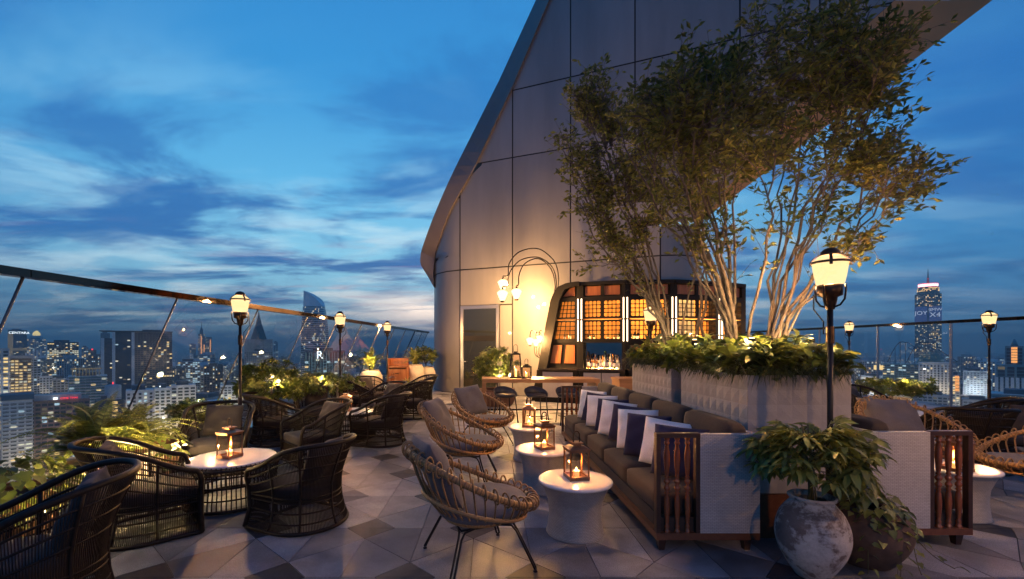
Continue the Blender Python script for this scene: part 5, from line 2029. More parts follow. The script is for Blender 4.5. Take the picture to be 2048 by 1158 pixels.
def tree(label, root, ells, nstem, nbranch, ntwig, seed, leafn, ln=0.062):
    r_ = random.Random(seed)
    t = thing('tree', label, 'tree', root)
    rootv = Vector(root)
    wsum = sum(e[5] for e in ells)

    def target():
        k = r_.uniform(0, wsum)
        for e in ells:
            k -= e[5]
            if k <= 0:
                break
        d = rvec(r_) * (r_.random() ** 0.45)
        Yd = e[4] + d.y * e[6]
        p = Q(e[0] + d.x * e[2], e[1] - d.z * e[3], Yd)
        return p - rootv
    trunk, br, crown = MB(), MB(), MB()
    nodes = []

    def limb(p0, d0, p1, r0, r1, mb_, wob, n_=9, sides=7):
        ln_ = (p1 - p0).length
        c1 = p0 + d0.normalized() * ln_ * 0.42
        c2 = p1 - ((p1 - p0).normalized() * 0.6 + Vector((0, 0, 0.4))).normalized() * ln_ * 0.3
        pts = bez3(p0, c1, c2, p1, n_)
        for i in range(1, n_):
            pts[i] += rvec(r_) * wob * ln_
        mb_.tube(pts, [r0 + (r1 - r0) * (i / n_) ** 0.8 for i in range(n_ + 1)], sides)
        return pts
    stems = []
    for k in range(nstem):
        # stems are spread so that each part of the crown has its own
        best = min((target() for _ in range(3)), key=lambda q: min([(q - s[-1]).length * -1 for s in stems] or [0]))
        a = math.atan2(best.y, best.x) + r_.uniform(-.4, .4)
        side = 0.17 if best.x > 0.35 else -0.06
        p0 = Vector((side + r_.uniform(-.05, .05) + 0.06 * math.cos(a), r_.uniform(-.05, .05) + 0.06 * math.sin(a), -0.05))
        d0 = Vector((best.x * 0.35, best.y * 0.35, best.z)).normalized() + Vector((0, 0, 0.25))
        pts = limb(p0, d0, best, r_.uniform(0.014, 0.028), 0.005, trunk, 0.016, 12, 8)
        stems.append(pts)
    allp = []
    for k in range(nbranch):
        q = target()
        # start from the stem point that is nearest below the target
        cand = [(s[i], (s[i + 1] - s[i]).normalized(), i) for s in stems for i in range(3, 11)]
        c = min(cand, key=lambda cc: (q - cc[0]).length * (1.0 + (0.8 if q.z < cc[0].z else 0)) + r_.uniform(0, .5))
        dl = (q - c[0]).length
        pts = limb(c[0], c[1] + rvec(r_) * .4, q, max(0.006, 0.016 - 0.001 * c[2]), 0.0035, br, 0.03, 7, 5)
        allp.append(pts)
    tips = []
    for k in range(ntwig):
        s = r_.choice(allp) if r_.random() < .85 else r_.choice(stems)
        i = r_.randint(int(len(s) * .45), len(s) - 1)
        p = s[i]
        d = ((s[i] - s[i - 1]).normalized() + rvec(r_) * 0.9 + Vector((0, 0, 0.25))).normalized()
        l_ = r_.uniform(0.14, 0.34)
        p1 = p + d * l_
        br.tube([p, p + d * l_ * .5 + rvec(r_) * 0.02, p1], [0.0032, 0.0024, 0.0014], 3)
        tips.append((p, p1))
    for k in range(leafn):
        a, b_ = r_.choice(tips)
        f = r_.random() ** 0.6
        p = a.lerp(b_, f) + rvec(r_) * 0.02
        d = ((b_ - a).normalized() * 0.5 + rvec(r_, -0.6, 0.7)).normalized()
        u = rvec(r_, 0.0, 1)
        l_ = ln * r_.uniform(.65, 1.2)
        wd = l_ * 0.42
        s_ = d.cross(u)
        s_ = s_.normalized() if s_.length > 1e-3 else Vector((1, 0, 0))
        n_ = s_.cross(d)
        crown.add([p, p + d * l_ * .5 - s_ * wd / 2 + n_ * wd * .15, p + d * l_ - n_ * l_ * .12, p + d * l_ * .5 + s_ * wd / 2 + n_ * wd * .15], [(0, 1, 2), (0, 2, 3)])
    trunk.build('trunk', M_BARK, t)
    tag(br.build('branches', M_BARK, t), kind='stuff')
    tag(crown.build('crown', M_TREEL, t), kind='stuff')
    return t


near_e = [(1310, 215, 90, 75, 4.5, 1.8, .8), (1390, 165, 80, 60, 4.5, 1.3, .8), (1450, 190, 110, 80, 4.6, 1.9, .9), (1570, 160, 130, 95, 4.6, 2.2, 1.0), (1700, 150, 120, 95, 4.5, 2.0, .9), (1770, 160, 65, 70, 4.4, 1.1, .6),
          (1640, 45, 120, 50, 4.5, 1.1, .7), (1510, 55, 22, 60, 4.6, .35, .3), (1540, 290, 170, 75, 4.5, 2.3, 1.0), (1740, 265, 90, 45, 4.4, .8, .6), (1410, 290, 130, 65, 4.6, 1.4, .8),
          (1780, 375, 80, 42, 4.3, .8, .5), (1840, 335, 34, 26, 4.2, .25, .3), (1720, 475, 45, 18, 4.2, .22, .25), (1740, 330, 60, 40, 4.3, .4, .4), (1810, 80, 45, 40, 4.4, .4, .4), (1620, 390, 70, 40, 4.4, .2, .6), (1690, 320, 70, 40, 4.4, .4, .6)]
far_e = [(1180, 205, 45, 45, 6.1, .8, .5), (1160, 300, 50, 45, 6.0, .9, .5), (1225, 260, 60, 60, 6.1, 1.0, .6), (1190, 390, 55, 45, 6.0, .8, .5), (1260, 350, 80, 70, 6.1, 1.2, .8), (1340, 300, 90, 70, 6.2, 1.0, .8),
         (1225, 470, 55, 45, 6.0, .6, .5), (1200, 535, 35, 22, 6.0, .18, .3), (1310, 410, 80, 55, 6.2, .7, .8), (1400, 380, 80, 55, 6.3, .6, .8), (1210, 165, 30, 25, 6.1, .25, .3)]
tree('big multi-stemmed tree with pale trunks growing from the near planter box', (2.72, 4.55, PLH - .03), near_e, 27, 200, 3000, 21, 17000, 0.082)
tree('smaller multi-stemmed tree with pale trunks growing from the far planter box', (2.76, 6.05, PLH - .03), far_e, 17, 130, 1900, 22, 9300, 0.078)

for k, (x, y, z, pw, lb) in enumerate(((2.46, 4.02, PLH + .26, 3.4, 'hidden garden light among the shrubs in front of the bigger tree'), (3.17, 4.25, PLH + .26, 3.4, 'garden light at the right foot of the bigger tree'),
                                       (2.42, 5.55, PLH + .26, 3.4, 'garden light among the shrubs before the smaller tree'), (3.12, 6.55, PLH + .26, 3.4, 'garden light behind the smaller tree'),
                                       (2.42, 5.02, PLH + .26, 2.6, 'garden light at the left edge of the near planter'))):
    spike_light((x, y, z), lb, pw)

# ------------------------------------------------------------------ potted plants


def pot(parent_label, name, cat, loc, prof, material, n=28, wob=0.012, seed=0, jar=False):
    t = thing(name, parent_label, cat, loc)
    wf = lambda a, z: 1 + wob * math.sin(2 * a + seed) + wob * .6 * math.sin(5 * a + 9 * z + seed)
    sp_ = []
    for i in range(len(prof) - 1):
        p0, p1, p2, p3 = prof[max(0, i - 1)], prof[i], prof[i + 1], prof[min(len(prof) - 1, i + 2)]
        for q in range(4):
            u = q / 4
            sp_.append(tuple(0.5 * (2 * p1[k] + (p2[k] - p0[k]) * u + (2 * p0[k] - 5 * p1[k] + 4 * p2[k] - p3[k]) * u * u + (3 * p1[k] - p0[k] - 3 * p2[k] + p3[k]) * u ** 3) for k in (0, 1)))
    sp_.append(prof[-1])
    MB().lathe(sp_, n + 12, wob=wf, closed_top=False).build('pot', material, t)
    r_top, z_top = prof[-1]
    MB().lathe([(0.001, z_top - 0.05), (r_top * 0.93, z_top - 0.055)], 20, closed_top=False, closed_bot=False).build('soil', M_SOIL, t)
    return t


JAR = [(0.10, 0), (0.135, 0.01), (0.20, 0.09), (0.265, 0.19), (0.292, 0.29), (0.285, 0.38), (0.245, 0.47), (0.185, 0.535), (0.165, 0.56), (0.185, 0.575), (0.19, 0.592), (0.17, 0.596), (0.155, 0.56)]
TUBP = [(0.16, 0), (0.19, 0.02), (0.25, 0.16), (0.28, 0.30), (0.275, 0.38), (0.26, 0.42), (0.28, 0.44), (0.275, 0.46), (0.25, 0.455)]
URN = [(0.17, 0), (0.19, 0.03), (0.26, 0.25), (0.33, 0.55), (0.345, 0.72), (0.30, 0.86), (0.25, 0.92), (0.27, 0.95), (0.24, 0.955)]

# schefflera: every compound leaf a part of its own


def compound_leaf(seed):
    r_ = random.Random(seed)
    m_ = MB()
    m_.tube([(0, 0, 0), (0, 0.05, 0.01), (0, 0.12, 0.0)], 0.003, 4, mi=1)
    n_ = r_.choice((6, 7, 7, 8))
    for k in range(n_):
        a = R(-120) + R(240) * k / (n_ - 1) + r_.uniform(-.08, .08)
        d = Vector((math.sin(a), math.cos(a), -0.02 - 0.40 * r_.random()))
        leaf(m_, Vector((0, 0.12, 0.0)), d, Vector((0, 0, 1)), 0.128 * r_.uniform(.75, 1.15), 0.044 * r_.uniform(.85, 1.1), r_.uniform(.15, .45))
    return m_


CLEAF = [compound_leaf(200 + k).mesh('leaf', [M_DARKL, M_STEM]) for k in range(6)]
t = pot('white worn jar with a leafy umbrella plant, in front of the planter box', 'umbrella_plant', 'potted plant', (2.44, 3.26, 0), [(r_ * .80, z) for r_, z in JAR], M_WORN, 40, 0.006, 1)
rs = random.Random(31)
for k in range(7):
    a = rs.uniform(0, 6.28)
    top = Vector((0.20 * math.cos(a) * rs.random(), 0.20 * math.sin(a) * rs.random(), rs.uniform(0.85, 1.12)))
    MB().tube(bez((0.04 * math.cos(a), 0.04 * math.sin(a), 0.52), (0.02, 0.02, 0.75), top, 5), 0.006, 5).build('stem', M_STEM, t)
for k in range(165):
    d = rvec(rs, -0.62, 1.0)
    q = rs.uniform(0.12, 1.0) ** 0.6
    p = Vector((d.x * 0.31 * q, d.y * 0.28 * q, 0.86 + d.z * (0.22 if d.z > 0 else 0.30) * q))
    if p.z < 0.60 and abs(d.x) > 0.5:
        p.z += 0.12
    az = math.atan2(d.y, d.x) - PI / 2 + rs.uniform(-.6, .6)
    pitch = 0.45 * d.z + 0.15 + rs.uniform(-.35, .35)
    link('leaf', CLEAF[k % 6], t, p, (pitch, rs.uniform(-.3, .3), az), rs.uniform(.75, 1.15))


# trailing heart-leaved plants
def heart_leaf(mb_, b_, d, up, sz):
    d = d.normalized()
    s = d.cross(up)
    s = s.normalized() if s.length > 1e-4 else Vector((1, 0, 0))
    n_ = s.cross(d)
    v = [b_, b_ - d * .12 * sz - s * .30 * sz, b_ + d * .22 * sz - s * .44 * sz + n_ * .06 * sz, b_ + d * .70 * sz - s * .20 * sz, b_ + d * sz - n_ * .15 * sz, b_ + d * .70 * sz + s * .20 * sz, b_ + d * .22 * sz + s * .44 * sz + n_ * .06 * sz, b_ - d * .12 * sz + s * .30 * sz, b_ + d * .4 * sz - n_ * .04 * sz]
    mb_.add(v, [(0, 8, 2, 1), (8, 4, 3, 2), (0, 7, 6, 8), (8, 6, 5, 4)], 0, None, True)


HEART = []
for k in range(4):
    m_ = MB()
    m_.tube([(0, 0, 0), (0, 0.03, 0.02), (0, 0.06, 0.02)], 0.002, 4, mi=1)
    heart_leaf(m_, Vector((0, 0.06, 0.02)), Vector((0, 1, -0.35 - .2 * k)), Vector((0.1 * k - .2, 0, 1)), 0.085)
    HEART.append(m_)
HEART_D = [m_.mesh('leaf', [M_DARKL, M_STEM]) for m_ in HEART]
HEART_B = [m_.mesh('leaf', [M_LEAF2, M_STEM]) for m_ in HEART]


def trailing(t, meshes, rad, z0, hgt, nleaf, vines, seed, droop=0.3, sc_=1.0):
    r_ = random.Random(seed)
    for k in range(nleaf):
        d = rvec(r_, -0.15, 1)
        p = Vector((d.x * rad * r_.uniform(.6, 1.05), d.y * rad * r_.uniform(.6, 1.05), z0 + abs(d.z) * hgt * r_.uniform(.4, 1) - (droop * rad * r_.random() if abs(d.z) < .35 else 0)))
        link('leaf', meshes[k % 4], t, p, (r_.uniform(-.5, .3), r_.uniform(-.4, .4), math.atan2(d.y, d.x) - PI / 2 + r_.uniform(-.7, .7)), r_.uniform(.75, 1.25) * sc_)
    for (a, ln_) in vines:
        c, s = math.cos(a), math.sin(a)
        pts = bez3((c * rad * .7, s * rad * .7, z0 + .05), (c * rad * 1.2, s * rad * 1.2, z0 + .05), (c * (rad * 1.1), s * rad * 1.1, z0 * .4), (c * (rad + ln_), s * (rad + ln_), 0.02), 12)
        MB().tube(pts, 0.003, 4).build('vine', M_STEM, t)
        for i in range(1, 13):
            link('leaf', meshes[i % 4], t, pts[i] + Vector((0, 0, .005)), (r_.uniform(-.2, .3), r_.uniform(-.5, .5), a - PI / 2 + (1.1 if i % 2 else -1.1)), r_.uniform(.7, 1.05) * sc_)


t = pot('brown clay pot overgrown with trailing heart leaves, right of the white worn jar', 'trailing_plant', 'potted plant', (3.0, 3.46, 0), [(0.12, 0), (0.17, .02), (0.25, .14), (0.285, .26), (0.27, .36), (0.22, .42), (0.21, .44), (0.19, .43)], M_DARKPOT, 32, 0.02, 3)
trailing(t, HEART_D, 0.24, 0.40, 0.18, 230, [(-0.25, 0.34), (-0.8, 0.08), (-2.2, .03), (-1.4, 0.02), (0.3, 0.1)], 41, 0.7, 0.72)
t = pot('clay pot of bright trailing leaves at the left edge, below the fern', 'trailing_plant', 'potted plant', (-4.0, 3.72, 0), [(r_ * 1.15, z * 1.05) for r_, z in TUBP], M_TERRA, 28, 0.012, 2)
trailing(t, HEART_B, 0.40, 0.44, 0.34, 190, [(-0.8, 0.02), (-1.6, 0.05)], 42, 0.5, 1.25)
t = pot('reddish pot of heart-leaved plant between the fern and the tub chair facing the camera', 'trailing_plant', 'potted plant', (-3.92, 5.2, 0), [(r_, z * 1.2) for r_, z in TUBP], M_TERRA, 28, 0.01, 4)
trailing(t, HEART_B, 0.32, 0.54, 0.22, 120, [(-1.2, 0.02), (-0.4, 0.03)], 43, 0.4, 1.2)


def frond(seed, ln_, arch):
    r_ = random.Random(seed)
    pts = bez3((0, 0, 0), (0, ln_ * .10, ln_ * .45), (0, ln_ * .45, ln_ * (.62 * arch)), (0, ln_ * .95, ln_ * (.30 * arch - .05)), 22)
    m_ = MB()
    m_.tube(pts, [0.003 - 0.0022 * i / 22 for i in range(23)], 4, mi=1)
    for i in range(2, 23):
        p = pts[i]
        tg = (pts[i] - pts[i - 1]).normalized()
        w_ = ln_ * 0.085 * math.sin(PI * min(1, (i / 22) * .82 + .14)) + 0.006
        for sgn in (-1, 1):
            for off in (0, 0.5):
                q = p - (pts[i] - pts[i - 1]) * off
                d = (Vector((sgn, 0, -0.16)) + tg * 0.35).normalized()
                a = q + tg * 0.0065
                b_ = q - tg * 0.0065
                tip = q + d * w_ * r_.uniform(.9, 1.05)
                mid_ = q + d * w_ * .55
                m_.add([b_, mid_ - tg * 0.0055, tip, mid_ + tg * 0.0065, a], [(0, 1, 2), (0, 2, 4), (4, 2, 3)] if False else [(0, 1, 3, 4), (1, 2, 3)], 0, None, False)
    return m_


FR = [frond(300 + k, l_, a).mesh('frond', [M_FERN, M_STEM]) for k, (l_, a) in enumerate(((0.48, 1.25), (0.54, 1.0), (0.44, 0.8), (0.58, 1.35), (0.40, 0.6)))]


def fern(label, loc, prof, material, n_, seed, s_=1.0, squash=None):
    t = pot(label, 'fern', 'potted fern', loc, prof, material, 30, 0.012, seed)
    r_ = random.Random(seed)
    zt = prof[-1][1] - 0.05
    for k in range(n_):
        a = 2 * PI * k * 0.381966 + r_.uniform(-.2, .2)
        f = k / n_
        e = r_.uniform(-0.2, 0.25) + 0.85 * (1 - f)
        link('frond', FR[r_.randint(0, 4)], t, (0.06 * math.cos(a + PI / 2), 0.06 * math.sin(a + PI / 2), zt + 0.02), (e * 0.9, r_.uniform(-.25, .25), a), s_ * r_.uniform(.8, 1.2))
    return t


FP = [(r_ * 1.1, z * 1.15) for r_, z in TUBP]
fern('big bushy fern in a clay pot by the left glass, behind the second tub chair', (-3.95, 4.45, 0), FP, M_JARPOT, 135, 51, 1.12)
fern('second bushy fern in a clay pot pressed against the big one', (-3.95, 4.95, 0), FP, M_JARPOT, 100, 56, 1.05)
fern('fern in a big limewashed jar, left of the wooden service cabinet', (-3.52, 13.9, 0), URN, M_JARPOT, 70, 52, 1.25)
fern('fern in a tall rough jar, right of the wooden service cabinet', (-2.35, 15.3, 0), [(r_ * .95, z * 1.12) for r_, z in URN], M_JARPOT, 60, 53, 1.1)
fern('low yellowish fern on the floor before the service cabinet', (-2.35, 13.9, 0), [(r_ * .8, z * .8) for r_, z in TUBP], M_TERRA, 36, 54, 0.75)


def bush(label, loc, prof, material, nc, rad, hgt, seed, meshes, cat='shrub', name='potted_shrub', s_=1.0, flat=1.0):
    t = pot(label, name, cat, loc, prof, material, 28, 0.012, seed)
    r_ = random.Random(seed)
    zt = prof[-1][1]
    MB().tube([(0, 0, zt - .06), (0.02, 0.01, zt + hgt * .4)], [0.02, 0.012], 6).build('trunk', M_BARK, t)
    for k in range(9):
        d = rvec(r_, 0.1, 1)
        MB().tube(bez((0, 0, zt - .02), (0, 0, zt + hgt * .3), (d.x * rad * .8, d.y * rad * .8, zt + hgt * .45 + d.z * hgt * .4), 5), 0.006, 4).build('branch', M_BARK, t)
    for k in range(nc):
        d = rvec(r_, -0.55, 1)
        q = r_.uniform(0.55, 1.0)
        lump = 1 + 0.16 * math.sin(3 * math.atan2(d.y, d.x) + seed) * math.cos(2.6 * d.z + seed)
        p = Vector((d.x * rad * q * lump, d.y * rad * q * lump, zt + hgt * .48 + d.z * hgt * .52 * q * lump * flat))
        link('leaf_cluster', meshes[k % len(meshes)], t, p, ((-d.y) * .9 + r_.uniform(-.3, .3), d.x * .9 + r_.uniform(-.3, .3), r_.uniform(0, 6.28)), s_ * r_.uniform(.75, 1.2))
    return t


bush('rounded lit green shrub by the left glass, left of the second lamp post', (-4.02, 8.35, 0), FP, M_JARPOT, 190, 0.58, 0.95, 61, ROSB, s_=1.15)
bush('wide lit leafy shrub by the left glass below the building with the letter sign', (-3.72, 9.75, 0), FP, M_JARPOT, 150, 0.75, 0.62, 62, ROSB, s_=1.1)
bush('low lit shrub behind the tub chair that faces the camera', (-4.28, 6.75, 0), [(r_, z * 1.2) for r_, z in TUBP], M_JARPOT, 90, 0.5, 0.34, 63, ROSB, s_=1.0)
bush('small shrub with reddish hints below the curved glass skyscraper', (-3.55, 11.6, 0), FP, M_TERRA, 70, 0.42, 0.42, 64, ROSB, s_=.9)
bush('dark green shrub at the far end of the left glass', (-2.05, 15.9, 0), URN, M_JARPOT, 80, 0.45, 0.75, 65, ROS, s_=.9)
bush('rounded uplit bush in a stone bowl at the left of the back bar', (0.42, 12.6, 0), [(0.3, 0), (0.42, .02), (0.52, .2), (0.55, .34), (0.50, .44), (0.52, .47), (0.47, .47)], M_TERRA, 230, 0.66, 1.25, 66, ROSB, s_=1.05)
bush('lit yellowish shrub before the right glass, left of the domed hotel', (8.75, 9.4, 0), [(r_ * 1.2, z * 1.3) for r_, z in TUBP], M_JARPOT, 130, 0.72, 0.46, 67, ROSB, s_=1.0)
for x, y, z, pw, lb in ((-3.72, 8.0, 0.92, 5, 'garden light shining inside the rounded green shrub'), (-3.45, 9.4, 0.86, 4.5, 'garden light shining inside the wide leafy shrub'), (-4.05, 6.55, 0.80, 5, 'garden light in the low shrub behind the tub chair'),
                        (0.52, 12.2, 0.80, 10, 'garden light shining inside the rounded bush by the back bar'), (8.65, 9.0, 0.86, 8, 'garden light in the yellowish shrub by the right glass'), (-3.45, 13.45, 1.05, 8, 'garden light before the fern jar by the cabinet'),
                        (-3.55, 4.30, 0.42, 17, 'added fill light hidden low in front of the bushy ferns'), (-3.42, 3.42, 0.34, 2.2, 'added fill light hidden low by the trailing plant at the left edge'), (-3.55, 5.25, 0.45, 5, 'added fill light hidden low by the reddish pot')):  # these low ones are added to brighten the ferns and trailing plants
    spike_light((x, y, z), lb, pw)

# ------------------------------------------------------------------ the city
M_CITYG = mat('city_ground_mat', (0.09, 0.09, 0.09), 0.9, 0, var=0.5, vscale=0.01, detail=8)
cg = MB()
GX = 16000
cg.add([(-GX, -GX, -150), (GX, -GX, -150), (GX, GX, -150), (-GX, GX, -150)], [(0, 1, 2, 3)])
tag(cg.build('city_ground', M_CITYG), kind='structure')


def fac(name, c, rough=0.6, metal=0.0):
    return mat(name, c, rough, metal, var=0.12, vscale=0.06)


B_GREY = fac('facade_grey', (0.46, 0.45, 0.45))
B_PALE = fac('facade_pale', (0.74, 0.72, 0.70))
B_BRICK = fac('facade_brick', (0.28, 0.17, 0.14))
B_DARK = fac('facade_dark_glass', (0.085, 0.095, 0.11), 0.2, 0.2)
B_BLUE = fac('facade_blue_glass', (0.16, 0.23, 0.26), 0.18, 0.3)
B_TEAL = fac('facade_teal', (0.18, 0.30, 0.31), 0.3, 0.2)
B_BROWN = fac('facade_brown', (0.24, 0.17, 0.135))
B_STONE = fac('facade_stone', (0.52, 0.46, 0.41))
B_ROOF = fac('roof_grey', (0.12, 0.12, 0.125))
B_COPPER = fac('roof_green_copper', (0.06, 0.16, 0.16))
W_OFF = mat('window_dark', (0.06, 0.075, 0.09), 0.12, 0.0, spec=0.8)
W_WARM = glow_mat('window_warm', (1.0, 0.62, 0.24), 1.6)
W_PALE = glow_mat('window_pale', (1.0, 0.86, 0.62), 1.15)
W_COOL = glow_mat('window_cool', (0.70, 0.90, 1.0), 0.9)
W_DIM = glow_mat('window_dim', (0.85, 0.62, 0.38), 0.2)
WM = [W_OFF, W_WARM, W_PALE, W_COOL, W_DIM]
L_WHITE = glow_mat('sign_white', (0.95, 0.97, 1.0), 3.0)
L_RED = glow_mat('sign_red', (1.0, 0.04, 0.05), 2.6)
L_FLOOD = glow_mat('flood_light', (1.0, 0.85, 0.45), 14)
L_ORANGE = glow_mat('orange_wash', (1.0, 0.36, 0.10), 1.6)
L_PINK = glow_mat('crown_light', (1.0, 0.62, 0.66), 3.4)
L_PINK2 = glow_mat('crown_edge', (1.0, 0.16, 0.20), 2.4)
SCREEN = mat('advert_screen', (0.012, 0.014, 0.03), 0.3, emit=(0.03, 0.05, 0.16), estr=0.9)
LETTER = glow_mat('screen_letters', (0.55, 0.66, 0.85), 0.75)


def text_mesh(txt, size, material, name='letters', ext=0.2):
    cu = bpy.data.curves.new(name, 'FONT')
    cu.body = txt
    cu.size = size
    cu.align_x = 'CENTER'
    cu.extrude = ext
    cu.resolution_u = 3
    o = bpy.data.objects.new(name, cu)
    COL.objects.link(o)
    dg = bpy.context.evaluated_depsgraph_get()
    me = bpy.data.meshes.new_from_object(o.evaluated_get(dg))
    bpy.data.objects.remove(o)
    me.materials.clear()
    me.materials.append(material)
    return me


def windows(mb_, P_, U, nrm, w_, z0, z1, fh, bay, mix_, r_, ww=0.7, wh=0.55, rows=None):
    """window panes on one face; mix_ = chances of warm, pale, cool, dim (rest dark)"""
    mix_ = [q * 0.72 if q < .3 else q for q in mix_]
    nf = max(1, int((z1 - z0) / fh))
    nb = max(1, int(w_ / bay))
    bw = w_ / nb
    for j in range(nf):
        za = z0 + (z1 - z0) * (j + 0.5 - wh / 2) / nf
        zb = z0 + (z1 - z0) * (j + 0.5 + wh / 2) / nf
        rowlit = r_.random()
        for i in range(nb):
            k = r_.random()
            if rows and rowlit < rows:
                k *= 0.35
            c = 0
            acc = 0
            for q, pr_ in enumerate(mix_):
                acc += pr_
                if k < acc:
                    c = q + 1
                    break
            ua, ub = bw * (i + 0.5 - ww / 2), bw * (i + 0.5 + ww / 2)
            a, b_ = P_ + U * ua + nrm * 0.3, P_ + U * ub + nrm * 0.3
            mb_.add([(a.x, a.y, za), (b_.x, b_.y, za), (b_.x, b_.y, zb), (a.x, a.y, zb)], [(0, 1, 2, 3)], c)


def block(t, x0, x1, y0, y1, z0, z1, wall, mix_, r_, fh=3.6, bay=4.0, ww=0.7, wh=0.55, rows=None, bands=None, roof=True, name='block'):
    """one rectangular volume of a building with its window panes (local coordinates)"""
    MB().box((x0, y0, z0), (x1, y1, z1)).build(name, wall, t)
    m_ = MB()
    X_, Y_ = Vector((1, 0, 0)), Vector((0, 1, 0))
    windows(m_, Vector((x0, y0, 0)), X_, -Y_, x1 - x0, z0, z1 - 2, fh, bay, mix_, r_, ww, wh, rows)
    windows(m_, Vector((x1, y0, 0)), Y_, X_, y1 - y0, z0, z1 - 2, fh, bay, mix_, r_, ww, wh, rows)
    windows(m_, Vector((x0, y1, 0)), -Y_, -X_, y1 - y0, z0, z1 - 2, fh, bay, mix_, r_, ww, wh, rows)
    tag(m_.build('windows', WM, t), kind='stuff')
    if bands:
        mb_ = MB()
        n_ = int((z1 - z0) / fh)
        for k in range(1, n_ + 1):
            z = z0 + (z1 - z0) * k / n_
            mb_.box((x0 - .8, y0 - .9, z - .5), (x1 + .8, y1 + .3, z + .15))
        tag(mb_.build('floor_bands', bands, t), kind='stuff')
    if roof:
        MB().box((x0 + (x1 - x0) * .2, y0 + 3, z1 + 0.01), (x0 + (x1 - x0) * .7, y1 - 3, z1 + 4)).build('roof_plant', B_ROOF, t)


GZ = -150.0


def bld(label, px0, px1, ptop, Y, wall, mix_, seed, depth=None, cat='tall building', name='office_tower', **kw):
    x0, x1 = (px0 - CX) / F * Y, (px1 - CX) / F * Y
    zt = EYE + (CY - ptop) / F * Y
    th = math.atan2((x0 + x1) / 2, Y)
    t = thing(name, label, cat, ((x0 + x1) / 2, Y, GZ), -th)
    hw_ = (x1 - x0) / 2 * math.cos(th)
    r_ = random.Random(seed)
    block(t, -hw_, hw_, 0, depth or max(18, hw_ * 1.5), max(0, zt - GZ - 170), zt - GZ, wall, mix_, r_, **kw)
    if Y <= 960:
        rl = random.Random(seed + 900)
        add_light('facade_fill_light', t, (rl.uniform(-.6, .6) * hw_, -rl.uniform(22, 34), zt - GZ - rl.uniform(30, 60)), 2100 * (Y / 500) ** 0.5 * (2.6 if wall is B_PALE else 1.0) * (1.6 if name == 'domed_hotel' else 1.0), rl.choice(((1, .8, .55), (.85, .92, 1.0), (1, .72, .42))), 1.5)  # added fill lamp hung before each nearer facade to brighten it
    if zt - GZ > 170:
        MB().box((-hw_ + .1, .1, 0), (hw_ - .1, (depth or max(18, hw_ * 1.5)) - .1, zt - GZ - 170.01)).build('podium', wall, t)
    return t, hw_, zt - GZ


def mm(px, Y):
    return px / F * Y


LOW = (.03, .04, .03, .10)
# left of the terrace, near to far
bld('grey tower with tall yellow lit windows at the left edge of the photo', -60, 20, 697, 480, B_GREY, (.55, .15, 0, .1), 1, cat='apartment block', name='apartment_block', bay=5, ww=.6)
t, hw_, zt = bld('brown hotel block with rows of warm lit windows at the far left', 21, 63, 716, 520, B_BROWN, (.50, .15, .0, .2), 2, cat='hotel', name='hotel_block', bay=3.4, fh=3.4, ww=.75, bands=B_GREY)
MB().box((-hw_ - 2, -2, zt + .02), (hw_ + 2, 20, zt + 3)).build('roof_slab', B_GREY, t)
t, hw_, zt = bld('tower with a slanting row of pale fins at the far left', 22, 82, 716, 660, B_GREY, (.04, .06, .05, .2), 3, bay=3.5)
m_ = MB()
for k in range(9):
    x = -hw_ + 2 * hw_ * k / 8
    m_.box((x - .8, 0, zt + .02), (x + .8, 3, zt + 1 + 14 * (1 - k / 8) * 0 + 13 * k / 8))
tag(m_.build('roof_fins', B_PALE, t), kind='stuff')
t, hw_, zt = bld('dark stepped tower with a white lit sign along its top', 16, 54, 660, 1500, B_DARK, (.03, .03, .01, .05), 4, bay=6)
me = text_mesh('CENTARA', 11, L_WHITE)
link('sign_letters', me, t, (4, -1.2, zt - 13), (PI / 2, 0, 0))
m_ = MB()
m_.box((-hw_ - 18, -.6, zt - 70), (hw_ + .5, 0, zt - 62))
m_.box((-hw_ - 0.5, -.7, zt - 120), (-hw_ + 12, -.05, zt - 12))
m_.build('lit_band', W_DIM, t)
MB().box((-hw_ - 22, 1, 0), (-hw_ - .1, 60, zt - 72)).build('side_wing', B_DARK, t)
t, hw_, zt = bld('tower with a golden lit dome behind the dark stepped tower', 54, 92, 678, 1750, B_GREY, (.10, .08, .03, .2), 5, bay=5)
MB().lathe([(hw_ * .75, 0), (hw_ * .75, 8), (hw_ * .5, 14)], 20, (0, 25, zt)).build('drum', B_GREY, t)
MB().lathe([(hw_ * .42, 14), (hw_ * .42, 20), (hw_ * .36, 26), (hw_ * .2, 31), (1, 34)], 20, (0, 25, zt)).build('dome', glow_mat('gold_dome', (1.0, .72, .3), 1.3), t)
bld('wide dark glass office block with many lit floors left of the fern', 95, 158, 684, 900, B_DARK, (.10, .22, .06, .12), 6, bay=3.2, ww=.85, wh=.5, rows=.16)
bld('pair of brown towers with a red roof light, left part', 163, 177, 694, 1400, B_GREY, (.08, .06, .02, .2), 7, bay=5)
t, hw_, zt = bld('dark narrow tower with a red roof light beside a brown neighbour', 176, 193, 700, 1380, B_BROWN, (.14, .1, .02, .2), 8, bay=5)
MB().box((-2, -1, zt), (2, 2, zt + 4)).build('beacon', L_RED, t)
bld('slim tall tower standing alone left of the brown twin slab', 201, 220, 666, 1600, B_BLUE, (.03, .04, .03, .08), 9, bay=5)
t, hw_, zt = bld('large brown tower with dark glass slabs and a flat projecting roof', 270, 345, 664, 800, B_BROWN, (.06, .04, .01, .1), 10, bay=4.2, ww=.8)
block(t, -hw_ - mm(30, 800), -hw_ - .05, 2, 46, 0, zt - 1, B_DARK, (.01, .02, .01, .05), random.Random(11), bay=5, roof=False, name='glass_slab')
